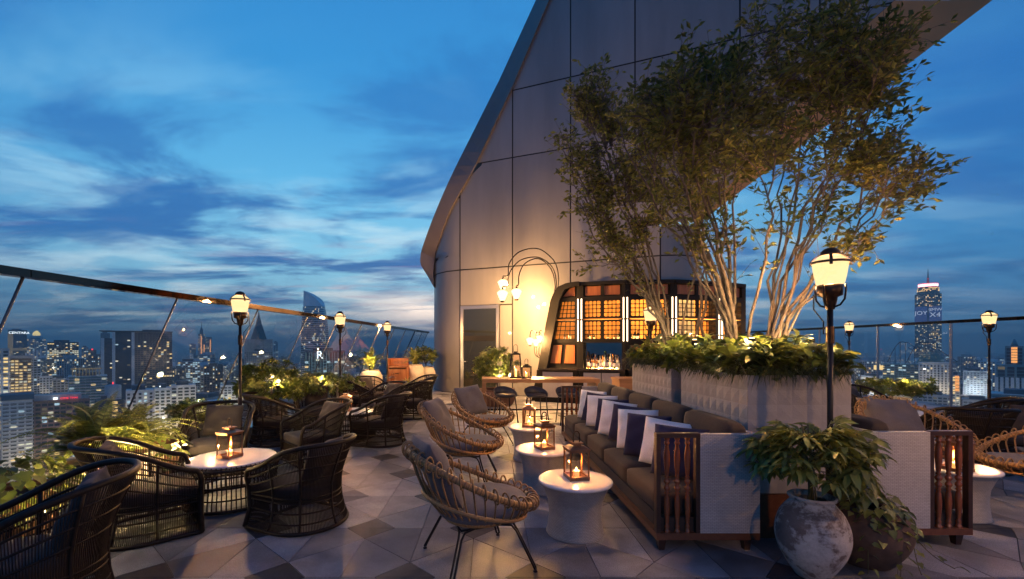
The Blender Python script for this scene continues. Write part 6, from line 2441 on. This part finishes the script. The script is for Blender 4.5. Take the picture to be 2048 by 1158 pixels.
block(t, -hw_ - mm(46, 800), -hw_ - mm(30, 800) - .05, 0, 40, 0, zt - 12, B_DARK, (.02, .02, .03, .06), random.Random(12), bay=5, roof=False, name='glass_slab')
for u in (-47, -31, -2):
    MB().box((-hw_ + mm(u, 800) - 2.4, -3, 0), (-hw_ + mm(u, 800) + 1.6, 3, zt - (12 if u < -40 else 1))).build('pale_pier', B_PALE, t)
MB().box((-hw_ - mm(52, 800), -5, zt + .02), (hw_ + 1, 44, zt + 1.5)).build('projecting_roof', B_ROOF, t)
t, hw_, zt = bld('rounded pale apartment building with balconies and a lit crown', 138, 214, 752, 520, B_TEAL, (.05, .05, .06, .12), 13, cat='apartment block', name='apartment_block', bay=4.5, fh=3.3, ww=.85, bands=B_PALE)
m_ = MB()
for k in range(9):
    m_.box((-hw_ * .8 + hw_ * 1.4 * k / 8 - .4, 2, zt + .02), (-hw_ * .8 + hw_ * 1.4 * k / 8 + .4, 3, zt + 8))
m_.box((-hw_ * .9, 1.5, zt + 8), (hw_ * .75, 12, zt + 9))
m_.build('lit_crown', W_DIM, t)
bld('small white gridded block right of the warm lit hotel', 79, 105, 752, 620, B_PALE, (.03, .05, .03, .1), 14, cat='apartment block', name='apartment_block', bay=3.2, fh=3.4, ww=.6)
bld('low mauve block between the white gridded block and the rounded apartments', 106, 137, 757, 640, B_GREY, (.05, .06, .04, .2), 15, cat='apartment block', name='apartment_block', bay=4)
t, hw_, zt = bld('long pale block with a blue roof at the lower left', 4, 66, 800, 400, B_PALE, (.02, .04, .02, .08), 16, cat='apartment block', name='apartment_block', bay=4, fh=3.3, ww=.75, bands=B_GREY)
MB().box((-hw_ - 1, -1, zt + .02), (hw_ + 1, 22, zt + 5)).build('blue_roof', fac('blue_roof', (.07, .12, .18)), t)
t, hw_, zt = bld('brick office building with a red lit bank sign on its roof edge', 46, 182, 800, 420, B_BRICK, (.02, .14, .12, .12), 17, cat='office building', bay=4.2, fh=3.8, ww=.8)
MB().box((-hw_ + 8, 2, zt + .02), (hw_ - 6, 20, zt + 5)).build('roof_storey', B_GREY, t)
link('sign_letters', text_mesh('CIMB THAI', 2.6, L_RED), t, (hw_ * .36, -1.5, zt + .6), (PI / 2, 0, 0))
MB().box((hw_ * .36 - 11, -1.2, zt + .5), (hw_ * .36 - 8, -.8, zt + 2.6)).build('sign_logo', L_WHITE, t)
t, hw_, zt = bld('dark round building with two strips of yellow lit windows', 190, 248, 800, 430, B_DARK, (.02, .03, .01, .05), 18, cat='apartment block', name='apartment_block', bay=4)
m_ = MB()
for k in range(16):
    for u in (.18, .36):
        m_.box((hw_ * u, -.6, zt - 4 - 4 * k), (hw_ * u + 2.2, -.2, zt - 1.6 - 4 * k))
m_.build('lit_stair_windows', W_WARM, t)
MB().lathe([(hw_ * .6, 0), (hw_ * .6, 13), (hw_ * .55, 14), (hw_ * .1, 15)], 24, (hw_ * .25, hw_ * .7, zt)).build('round_crown', B_GREY, t)
MB().box((hw_ * .2, hw_ * .6, zt + 15), (hw_ * .2 + 1, hw_ * .6 + 1, zt + 17)).build('beacon', L_RED, t)
bld('grey white apartment slab with small dark windows below the crossing glass joint', 252, 308, 780, 400, B_PALE, (.02, .05, .12, .05), 19, cat='apartment block', name='apartment_block', bay=3.6, fh=3.3, ww=.5)
t, hw_, zt = bld('white apartment tower with dark window grid and bright roof lights', 309, 342, 776, 440, B_PALE, (.02, .03, .06, .05), 20, cat='apartment block', name='apartment_block', bay=3.4, fh=3.2, ww=.62)
MB().box((-hw_ * .4, -.5, zt + 1), (-hw_ * .25, 0, zt + 2.2)).build('roof_light', L_WHITE, t)
t, hw_, zt = bld('white hotel with rows of broad dark windows behind the tub chair facing the camera', 342, 392, 770, 470, B_PALE, (.03, .03, .02, .05), 21, cat='hotel', name='hotel_block', bay=4.6, fh=3.3, ww=.7)
MB().box((hw_ + 2, -3, zt - 18), (hw_ + 4, -1, zt - 16.4)).build('flood_light', L_FLOOD, t)
MB().box((hw_ + .05, 0, 0), (hw_ + 30, 25, zt - 20)).build('low_wing', B_PALE, t)
bld('office block with cool lit floors under the orange lit tower', 356, 400, 722, 900, B_GREY, (.02, .10, .30, .1), 22, bay=4, ww=.8)
bld('row of grey blocks right of the office block with cool lights', 402, 450, 734, 950, B_GREY, (.03, .08, .14, .1), 23, bay=4.5)
t, hw_, zt = bld('slim tower lit orange along its edges near the horizon', 396, 410, 668, 2500, B_DARK, (.12, .06, .02, .2), 24, bay=7)
block(t, hw_ * .9, hw_ * 3.0, 10, 60, 0, zt - 16, B_DARK, (.10, .05, .02, .2), random.Random(25), bay=7, roof=False)
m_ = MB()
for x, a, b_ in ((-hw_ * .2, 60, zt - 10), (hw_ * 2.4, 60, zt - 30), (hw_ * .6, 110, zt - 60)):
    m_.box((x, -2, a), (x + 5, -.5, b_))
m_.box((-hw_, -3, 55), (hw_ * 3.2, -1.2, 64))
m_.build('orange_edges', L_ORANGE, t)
MB().lathe([(9, 0), (9, 20), (2, 40), (.6, 70)], 8, (0, 20, zt)).build('spire', B_DARK, t)
bld('dark small tower left of the orange lit tower', 379, 392, 688, 2400, B_DARK, (.05, .05, .02, .1), 26, bay=8)
# the tower with the pyramid roof
t, hw_, zt = bld('stone tower with a green pyramid roof right of the nearest lamp on the left', 489, 546, 702, 900, B_STONE, (.08, .10, .03, .2), 27, bay=3.6, fh=3.6, ww=.55)
for a, b_, y0_ in ((-hw_, -hw_ * .3, 1), (hw_ * .35, hw_, 1), (-hw_ * .29, hw_ * .34, 5)):
    MB().box((a, y0_, zt + .02), (b_, hw_ * 1.4, zt + 24)).build('upper_block', B_STONE, t)
q = hw_ * .58
zz = zt + 24
m_ = MB()
c = Vector((0, hw_ * .7, 0))
prof_ = [(1.0, 0), (.72, 14), (.46, 28), (.34, 33), (.34, 36), (.18, 44), (.02, 58)]
vs = []
for f, z in prof_:
    vs += [(c.x + sx * q * f, c.y + sy * q * f, zz + z) for sx, sy in ((-1, -1), (1, -1), (1, 1), (-1, 1))]
fs = [(k * 4 + i, k * 4 + (i + 1) % 4, k * 4 + 4 + (i + 1) % 4, k * 4 + 4 + i) for k in range(len(prof_) - 1) for i in range(4)]
m_.add(vs, fs).build('pyramid_roof', B_COPPER, t)
# curved glass skyscraper with the sloping top
Yc = 900
t = thing('curved_skyscraper', 'curved glass skyscraper with a sloping sail top, tallest on the left horizon', 'skyscraper', ((623 - CX) / F * Yc, Yc, GZ))
m_ = MB()
hw_ = mm(27, Yc)
zb_ = EYE + (CY - 612) / F * Yc - GZ


def plan_c(z):
    """rounded plan that swells in the middle"""
    f = 1 + 0.0 * z
    bulge = interp([0, 120, 190, zb_], [.95, 1.03, .98, .82], z)
    out = []
    for k in range(24):
        a = 2 * PI * k / 24
        x = hw_ * bulge * math.copysign(abs(math.cos(a)) ** .7, math.cos(a))
        if x > 0:
            x *= interp([0, 120, 190, zb_], [1.0, .98, .92, .80], z)
        out.append((x, hw_ * .75 * math.copysign(abs(math.sin(a)) ** .7, math.sin(a)) + hw_ * .75))
    return out


zsq = [zb_ * k / 30 for k in range(31)]
vs = [(x, y, z) for z in zsq for x, y in plan_c(z)]
fs = [(k * 24 + i, k * 24 + (i + 1) % 24, (k + 1) * 24 + (i + 1) % 24, (k + 1) * 24 + i) for k in range(30) for i in range(24)]
fs.append(tuple(30 * 24 + i for i in range(24)))
m_.add(vs, fs).build('glass_body', B_BLUE, t)
m_ = MB()
rr = random.Random(4)
nfl = int(zb_ / 4.2)
for k in range(2, nfl):
    z = zb_ * k / nfl
    pl = plan_c(z)
    vs = [(x * 1.035, (y - hw_ * .75) * 1.035 + hw_ * .75, zz_) for zz_ in (z - .5, z + .5) for x, y in pl]
    m_.add(vs, [(i, (i + 1) % 24, 24 + (i + 1) % 24, 24 + i) for i in range(24)] + [tuple(24 + i for i in range(24)), tuple(reversed(range(24)))], 0)
tag(m_.build('floor_bands', B_PALE, t), kind='stuff')
m_ = MB()
for k in range(150):
    z = zb_ * rr.randint(20, nfl - 1) / nfl + 1.2
    pl = plan_c(z)
    i = rr.choice((12, 13, 14, 15, 16, 17, 18, 19, 20, 21, 22, 23))
    (xa, ya), (xb, yb) = pl[i], pl[(i + 1) % 24]
    f = rr.random() * .6
    g = f + .3
    y0_, y1_ = ya + (yb - ya) * f - .5, ya + (yb - ya) * g - .5
    m_.add([(xa + (xb - xa) * f, y0_, z), (xa + (xb - xa) * g, y1_, z), (xa + (xb - xa) * g, y1_, z + 2), (xa + (xb - xa) * f, y0_, z + 2)], [(0, 1, 2, 3)], rr.choice((1, 2, 2, 3, 4)))
tag(m_.build('windows', WM, t), kind='stuff')
m_ = MB()
pl = plan_c(zb_)
n_ = 24
topz = lambda x: zb_ + mm(interp([-.82, -.3, .3, .66], [33, 27, 16, 2], x / hw_), Yc)
vs = [(x * .985, (y - hw_ * .75) * .985 + hw_ * .75, zb_ + .05) for x, y in pl] + [(x * .97, (y - hw_ * .75) * .9 + hw_ * .75, topz(x)) for x, y in pl]
m_.add(vs, [(i, (i + 1) % n_, n_ + (i + 1) % n_, n_ + i) for i in range(n_)] + [tuple(n_ + i for i in range(n_))])
m_.build('sail_top', fac('sail_top_metal', (.72, .70, .70), .5, 0), t)
# glass block with the letter
t, hw_, zt = bld('dark glass block with a white lit letter near its roof', 610, 690, 701, 700, B_BLUE, (.02, .03, .05, .03), 30, bay=5, cat='office building', wh=.85, ww=.9)
link('sign_letters', text_mesh('R', 17, L_WHITE), t, (mm(-10, 700), -1.5, zt - 12.5), (PI / 2, 0, 0))
rr = random.Random(9)
m_ = MB()
for k in range(7):
    x = -hw_ + 2 * hw_ * (k + .5) / 7
    for s_ in (-1, 1):
        m_.tube([(x + s_ * 2.4, -.8, z) for z in (zt - 140, zt - 3)], .32, 4)
    for z in range(int(zt - 130), int(zt - 12), 5):
        if rr.random() < .6:
            m_.tube([(x - 2.4, -.8, z + k % 3), (x + 2.4, -.8, z + k % 3)], .3, 4)
tag(m_.build('lit_lattice', glow_mat('pale_lattice', (.55, .8, .85), .42), t), kind='stuff')

# right of the terrace
Yb = 1300
t, hw_, zt = bld('tall skyscraper with two dark advertising screens and a glowing crown', 1829, 1883, 588, Yb, B_BROWN, (.16, .10, .03, .25), 31, cat='skyscraper', name='skyscraper', bay=3.6, fh=3.6, ww=.6, roof=False)
for k, (f, h_) in enumerate(((.88, 7), (.80, 22), (.74, 30))):
    MB().lathe([(hw_ * f, 0 if k == 0 else (7, 22)[k - 1] + .02), (hw_ * f, h_)], 24, (0, hw_ * .75, zt)).build('crown_tier', B_BROWN if k < 2 else B_DARK, t)
MB().lathe([(hw_ * .76, 23), (hw_ * .76, 30)], 24, (0, hw_ * .75, zt)).build('crown_light', L_PINK, t)
MB().lathe([(hw_ * .77, 21), (hw_ * .77, 23)], 24, (0, hw_ * .75, zt)).build('crown_edge_light', L_PINK2, t)
MB().lathe([(hw_ * .765, 30.1), (hw_ * .765, 32)], 24, (0, hw_ * .75, zt)).build('crown_edge_light', L_PINK2, t)
m_ = MB()
for k in range(60):
    a = -PI * rr.random()
    z = zt + rr.choice((9, 13, 17))
    m_.box((hw_ * .81 * math.cos(a) - 1.3, hw_ * .75 + hw_ * .81 * math.sin(a) - .5, z), (hw_ * .81 * math.cos(a) + 1.3, hw_ * .75 + hw_ * .81 * math.sin(a), z + 2))
m_.build('tier_windows', W_WARM, t)
MB().tube([(0, hw_ * .75, zt + 32), (0, hw_ * .75, zt + 55), (0, hw_ * .75, zt + 78)], [3.2, 1.6, .5], 8).build('antenna', B_DARK, t)
MB().box((-1, hw_ * .75 - 2, zt + 46), (1, hw_ * .75 - 1.5, zt + 48)).build('beacon', L_RED, t)
z1_, z0_ = EYE + (CY - 613) / F * Yb - GZ, EYE + (CY - 648) / F * Yb - GZ
MB().box((-hw_ - .3, -1.6, z0_), (-1.6, -.4, z1_)).build('screen', SCREEN, t)
MB().box((1.6, -1.6, z0_), (hw_ + .3, -.4, z1_)).build('screen', SCREEN, t)
MB().box((-1.5, -2.4, z0_ - 60), (1.5, -.4, z1_ + 8)).build('centre_fin', B_DARK, t)
link('screen_letters', text_mesh('JOY', 16, LETTER), t, (-hw_ * .52, -2.0, z1_ - 24), (PI / 2, 0, 0))
link('screen_letters', text_mesh('BMW', 12.5, LETTER), t, (hw_ * .52, -2.0, z1_ - 14), (PI / 2, 0, 0))
link('screen_letters', text_mesh('X4', 19, LETTER), t, (hw_ * .52, -2.0, z1_ - 31), (PI / 2, 0, 0))
# domed hotel
t, hw_, zt = bld('pale hotel with a big green dome below the advertising skyscraper', 1838, 1902, 727, 700, B_PALE, (.10, .03, .01, .05), 32, cat='hotel', name='domed_hotel', bay=3.8, fh=3.9, ww=.45, wh=.6, roof=False)
MB().lathe([(mm(20, 700), 0), (mm(20, 700), 4), (mm(18.5, 700), 4.2), (mm(18, 700), 9), (mm(14, 700), 14), (mm(7, 700), 17), (.6, 18.3), (.3, 22)], 28, (-mm(6, 700), 22, zt)).build('dome', fac('dome_copper', (.20, .22, .14)), t)
MB().box((-hw_ - 1, -1, zt + .02), (hw_ + 1, 34, zt + 2)).build('cornice', B_PALE, t)
t, hw_, zt = bld('wide glass podium building under steel roof trusses at the right', 1765, 1836, 727, 760, B_TEAL, (.05, .12, .10, .1), 33, cat='office building', bay=4.5, ww=.85, roof=False)
m_ = MB()
for k in range(2):
    x0_ = -hw_ + 6 + k * 24
    arc_ = [(x0_ + 26 * u, 4, zt + 2 + 36 * math.sin(min(1, u * 1.15) * PI * .6)) for u in [q / 8 for q in range(9)]]
    m_.tube(arc_, .7, 5)
    for p in arc_[1:8:2]:
        m_.tube([p, (p[0], 4, zt)], .4, 4)
    m_.tube([(x0_ + 26, 4, zt + 36), (x0_ + 60, 4, zt + 4)], .7, 5)
    m_.tube([(x0_ + 26, 4, zt + 28), (x0_ + 52, 4, zt + 2)], .5, 5)
m_.build('roof_trusses', B_DARK, t)
MB().box((-hw_ - 12, 0, zt - 12), (-hw_ + 2, 8, zt - 4)).build('lit_terrace', W_WARM, t)
bld('white apartment tower with many floors right of the domed hotel', 1926, 1974, 742, 720, B_PALE, (.05, .10, .04, .1), 34, cat='apartment block', name='apartment_block', bay=3.4, fh=3.2, ww=.55, bands=B_GREY)
bld('block under a bright blue sign right of the domed hotel', 1953, 1974, 724, 1000, B_BLUE, (.05, .08, .10, .1), 35, bay=4)
t, hw_, zt = bld('teal stepped building with a lit tower top at the right edge', 1992, 2090, 730, 480, B_TEAL, (.02, .03, .03, .06), 36, cat='office building', bay=6, wh=.85, ww=.75, roof=False)
block(t, mm(-20, 480), mm(4, 480), 8, 30, zt + .02, zt + mm(38, 480), B_TEAL, (.0, .02, .02, .05), random.Random(37), bay=6, wh=.8, roof=False, name='tower_top')
MB().tube([(mm(-8, 480), 15, zt + mm(38, 480)), (mm(-8, 480), 15, zt + mm(52, 480))], [3, .8], 6).build('spire', B_TEAL, t)
m_ = MB()
for k in range(6):
    m_.box((mm(-12, 480), 7.2, zt + 2 + 3.0 * k), (mm(-4, 480), 7.6, zt + 4.4 + 3.0 * k))
m_.build('lit_windows', L_ORANGE, t)
m_ = MB()
for k in range(10):
    x = -hw_ + 2 * hw_ * k / 9
    m_.box((x - 1.2, -1.6, zt - 60), (x + 1.2, -.4, zt - 14))
tag(m_.build('pale_piers', B_PALE, t), kind='stuff')
bld('low teal block in front of the stepped building at the right edge', 1980, 2110, 790, 380, B_TEAL, (.02, .05, .05, .1), 38, cat='office building', bay=5, bands=B_PALE)
t, hw_, zt = bld('narrow block with orange lit windows beside the domed hotel', 1903, 1920, 750, 640, B_GREY, (.3, .1, 0, .2), 39, cat='apartment block', name='apartment_block', bay=4)
m_ = MB()
for k in range(5):
    m_.box((-hw_ * .2, -.8, zt - 5 - 4.6 * k), (hw_ * .8, -.4, zt - 1.2 - 4.6 * k))
m_.build('orange_windows', L_ORANGE, t)
bld('pale misty block left of the glass podium building', 1722, 1766, 752, 800, B_PALE, (.03, .10, .14, .1), 40, bay=4)
bld('low white block in front of the apartments at the right', 1925, 1990, 800, 520, B_PALE, (.04, .08, .05, .1), 41, cat='apartment block', name='apartment_block', bay=4, bands=B_GREY)
bld('grey block below the domed hotel at the right', 1835, 1905, 790, 560, B_GREY, (.05, .10, .05, .1), 42, cat='apartment block', name='apartment_block', bay=4)
bld('low pale roof building left of the pyramid roofed tower', 440, 486, 770, 640, B_PALE, (.10, .14, .06, .1), 43, cat='office building', bay=4.5)
bld('mid grey tower right of the pyramid roofed tower', 547, 556, 684, 1900, B_GREY, (.05, .05, .03, .1), 44, bay=7)
bld('low block right of the pyramid roofed tower', 548, 596, 726, 1000, B_GREY, (.05, .08, .05, .1), 45, bay=5)

# unnamed blocks between, alike at this distance
rc = random.Random(77)
GRPC = 'small city blocks far below'
made = 0
named = [(-60, 400), (480, 700), (1700, 2060)]
proto = []
for k in range(14):
    r_ = random.Random(500 + k)
    hw_, dp, h_ = r_.uniform(9, 20), r_.uniform(16, 34), 100
    wall = r_.choice((B_GREY, B_PALE, B_GREY, B_BROWN, B_BLUE))
    body = MB().box((-hw_, 0, 0), (hw_, dp, h_)).box((-hw_ * .5, 4, h_), (hw_ * .3, dp - 4, h_ + r_.uniform(2.5, 7)))
    if k % 3 == 0:
        for q in range(1, 25):
            body.box((-hw_ - .9, -1.0, q * 4.0), (hw_ + .9, .2, q * 4.0 + .7))
    if k % 3 == 1:
        for q in range(7):
            body.box((-hw_ + 2 * hw_ * q / 6.5 - .5, -.9, 0), (-hw_ + 2 * hw_ * q / 6.5 + .6, .1, 100.8))
    if k % 4 == 2:
        body.box((hw_ * .45, 3, h_), (hw_ * .9, dp * .5, h_ + 2.4)).box((hw_ * .1, 6, h_ + 4), (hw_ * .13, 6.4, h_ + 15))
    body = body.mesh('walls', wall)
    m_ = MB()
    X_, Y_ = Vector((1, 0, 0)), Vector((0, 1, 0))
    mixq = (r_.uniform(.03, .14), r_.uniform(.05, .16), r_.uniform(.02, .12), .12)
    fh_, by_, ww_, wh_ = r_.choice(((3.7, 3.8, .7, .5), (3.4, 3.0, .5, .5), (4.2, 9.0, .96, .45), (3.6, 3.2, .45, .86), (3.3, 5.5, .8, .6), (4.0, 4.2, .6, .7)))
    for P_, U, nn, w_ in ((Vector((-hw_, 0, 0)), X_, -Y_, 2 * hw_), (Vector((hw_, 0, 0)), Y_, X_, dp), (Vector((-hw_, dp, 0)), -Y_, -X_, dp)):
        windows(m_, P_, U, nn, w_, 0, h_ - 2, fh_, by_, mixq, r_, ww_, wh_)
    proto.append((body, m_.mesh('windows', WM)))
while made < 210:
    px = rc.choice((rc.uniform(-40, 880), rc.uniform(-40, 880), rc.uniform(1690, 2080)))
    Y = 620 * (1 / (1 - rc.random() * .80))
    top = rc.triangular(698, 760, 722)
    zt = EYE + (CY - top) / F * Y - GZ
    if zt < 18 or zt > 175 or Y < (900 if px > 1600 else 800) or (Y < 1100 and top < 716):
        continue
    body, win = proto[made % 14]
    t = thing('city_block', 'small city block with scattered lit windows, one of many alike far below the terrace', 'building', ((px - CX) / F * Y, Y, GZ - 100 + zt), rc.uniform(-.5, .5), GRPC)
    link('walls', body, t)
    tag(link('windows', win, t), kind='stuff')
    made += 1

# the far carpet of roofs and lights
far = MB()
lights = MB()
rc = random.Random(5)
for k in range(5200):
    Y = 560 / (1 - rc.random() * .955)
    X = rc.uniform(-1.32, 1.4) * Y
    pxx = X / Y * F + CX
    if 900 < pxx < 1660:
        continue
    h_ = rc.uniform(8, 26) + (rc.random() ** 5) * 55
    a, b_ = rc.uniform(7, 22), rc.uniform(7, 22)
    far.box((X - a, Y - b_, GZ - 1), (X + a, Y + b_, GZ + h_), rc.choice((0, 0, 1, 2)))
for k in range(15000):
    Y = 600 / (1 - rc.random() * .955)
    X = rc.uniform(-1.3, 1.38) * Y
    pxx = X / Y * F + CX
    if 900 < pxx < 1660:
        continue
    s_ = Y * rc.uniform(.00022, .0006)
    z = GZ + rc.uniform(8, 34)
    lights.add([(X - s_, Y, z - s_), (X + s_, Y, z - s_), (X + s_, Y, z + s_), (X - s_, Y, z + s_)], [(0, 1, 2, 3)], rc.choice((0, 0, 0, 1, 1, 2, 2, 3)))
# a few bright streets
for k in range(26):
    Y0 = 900 / (1 - rc.random() * .85)
    X0 = rc.choice((rc.uniform(-1.1, -.2), rc.uniform(.85, 1.3))) * Y0
    dx_, dy_ = rc.uniform(-.9, .9) * Y0 * .12, rc.uniform(.3, 1.0) * Y0 * .2
    for q in range(40):
        X, Y = X0 + dx_ * q / 40, Y0 + dy_ * q / 40
        s_ = Y * .00045
        lights.add([(X - s_, Y, GZ + 12 - s_), (X + s_, Y, GZ + 12 - s_), (X + s_, Y, GZ + 12 + s_), (X - s_, Y, GZ + 12 + s_)], [(0, 1, 2, 3)], 0)
tag(far.build('distant_city', [B_ROOF, B_GREY, B_BROWN]), 'far off city of low roofs spreading to the horizon', 'city', None, 'stuff')
tag(lights.build('city_lights', [glow_mat('street_warm', (1, .62, .26), 2.2), glow_mat('street_pale', (1, .85, .62), 2.0), glow_mat('street_cool', (.75, .9, 1.0), 1.7), glow_mat('street_orange', (1, .4, .14), 2.0)]), 'countless small lights of the far off city', 'city lights', None, 'stuff')

# ------------------------------------------------------------------ evening haze over the city
hz = MB().box((-17000, -17000, -151), (17000, 17000, 262)).build('haze', [])
hm = bpy.data.materials.new('haze_air')
hm.use_nodes = True
nt = hm.node_tree
nt.nodes.clear()
h = N(nt)
pv = h.n('ShaderNodeVolumePrincipled', {'Color': (0.98, 0.965, 0.90, 1), 'Density': 0.00021, 'Anisotropy': 0.1})
ho = h.n('ShaderNodeOutputMaterial')
nt.links.new(pv.outputs[0], ho.inputs['Volume'])
hz.data.materials.clear()
hz.data.materials.append(hm)
tag(hz, 'thin bluish evening haze hanging over the city', 'haze', None, 'stuff')
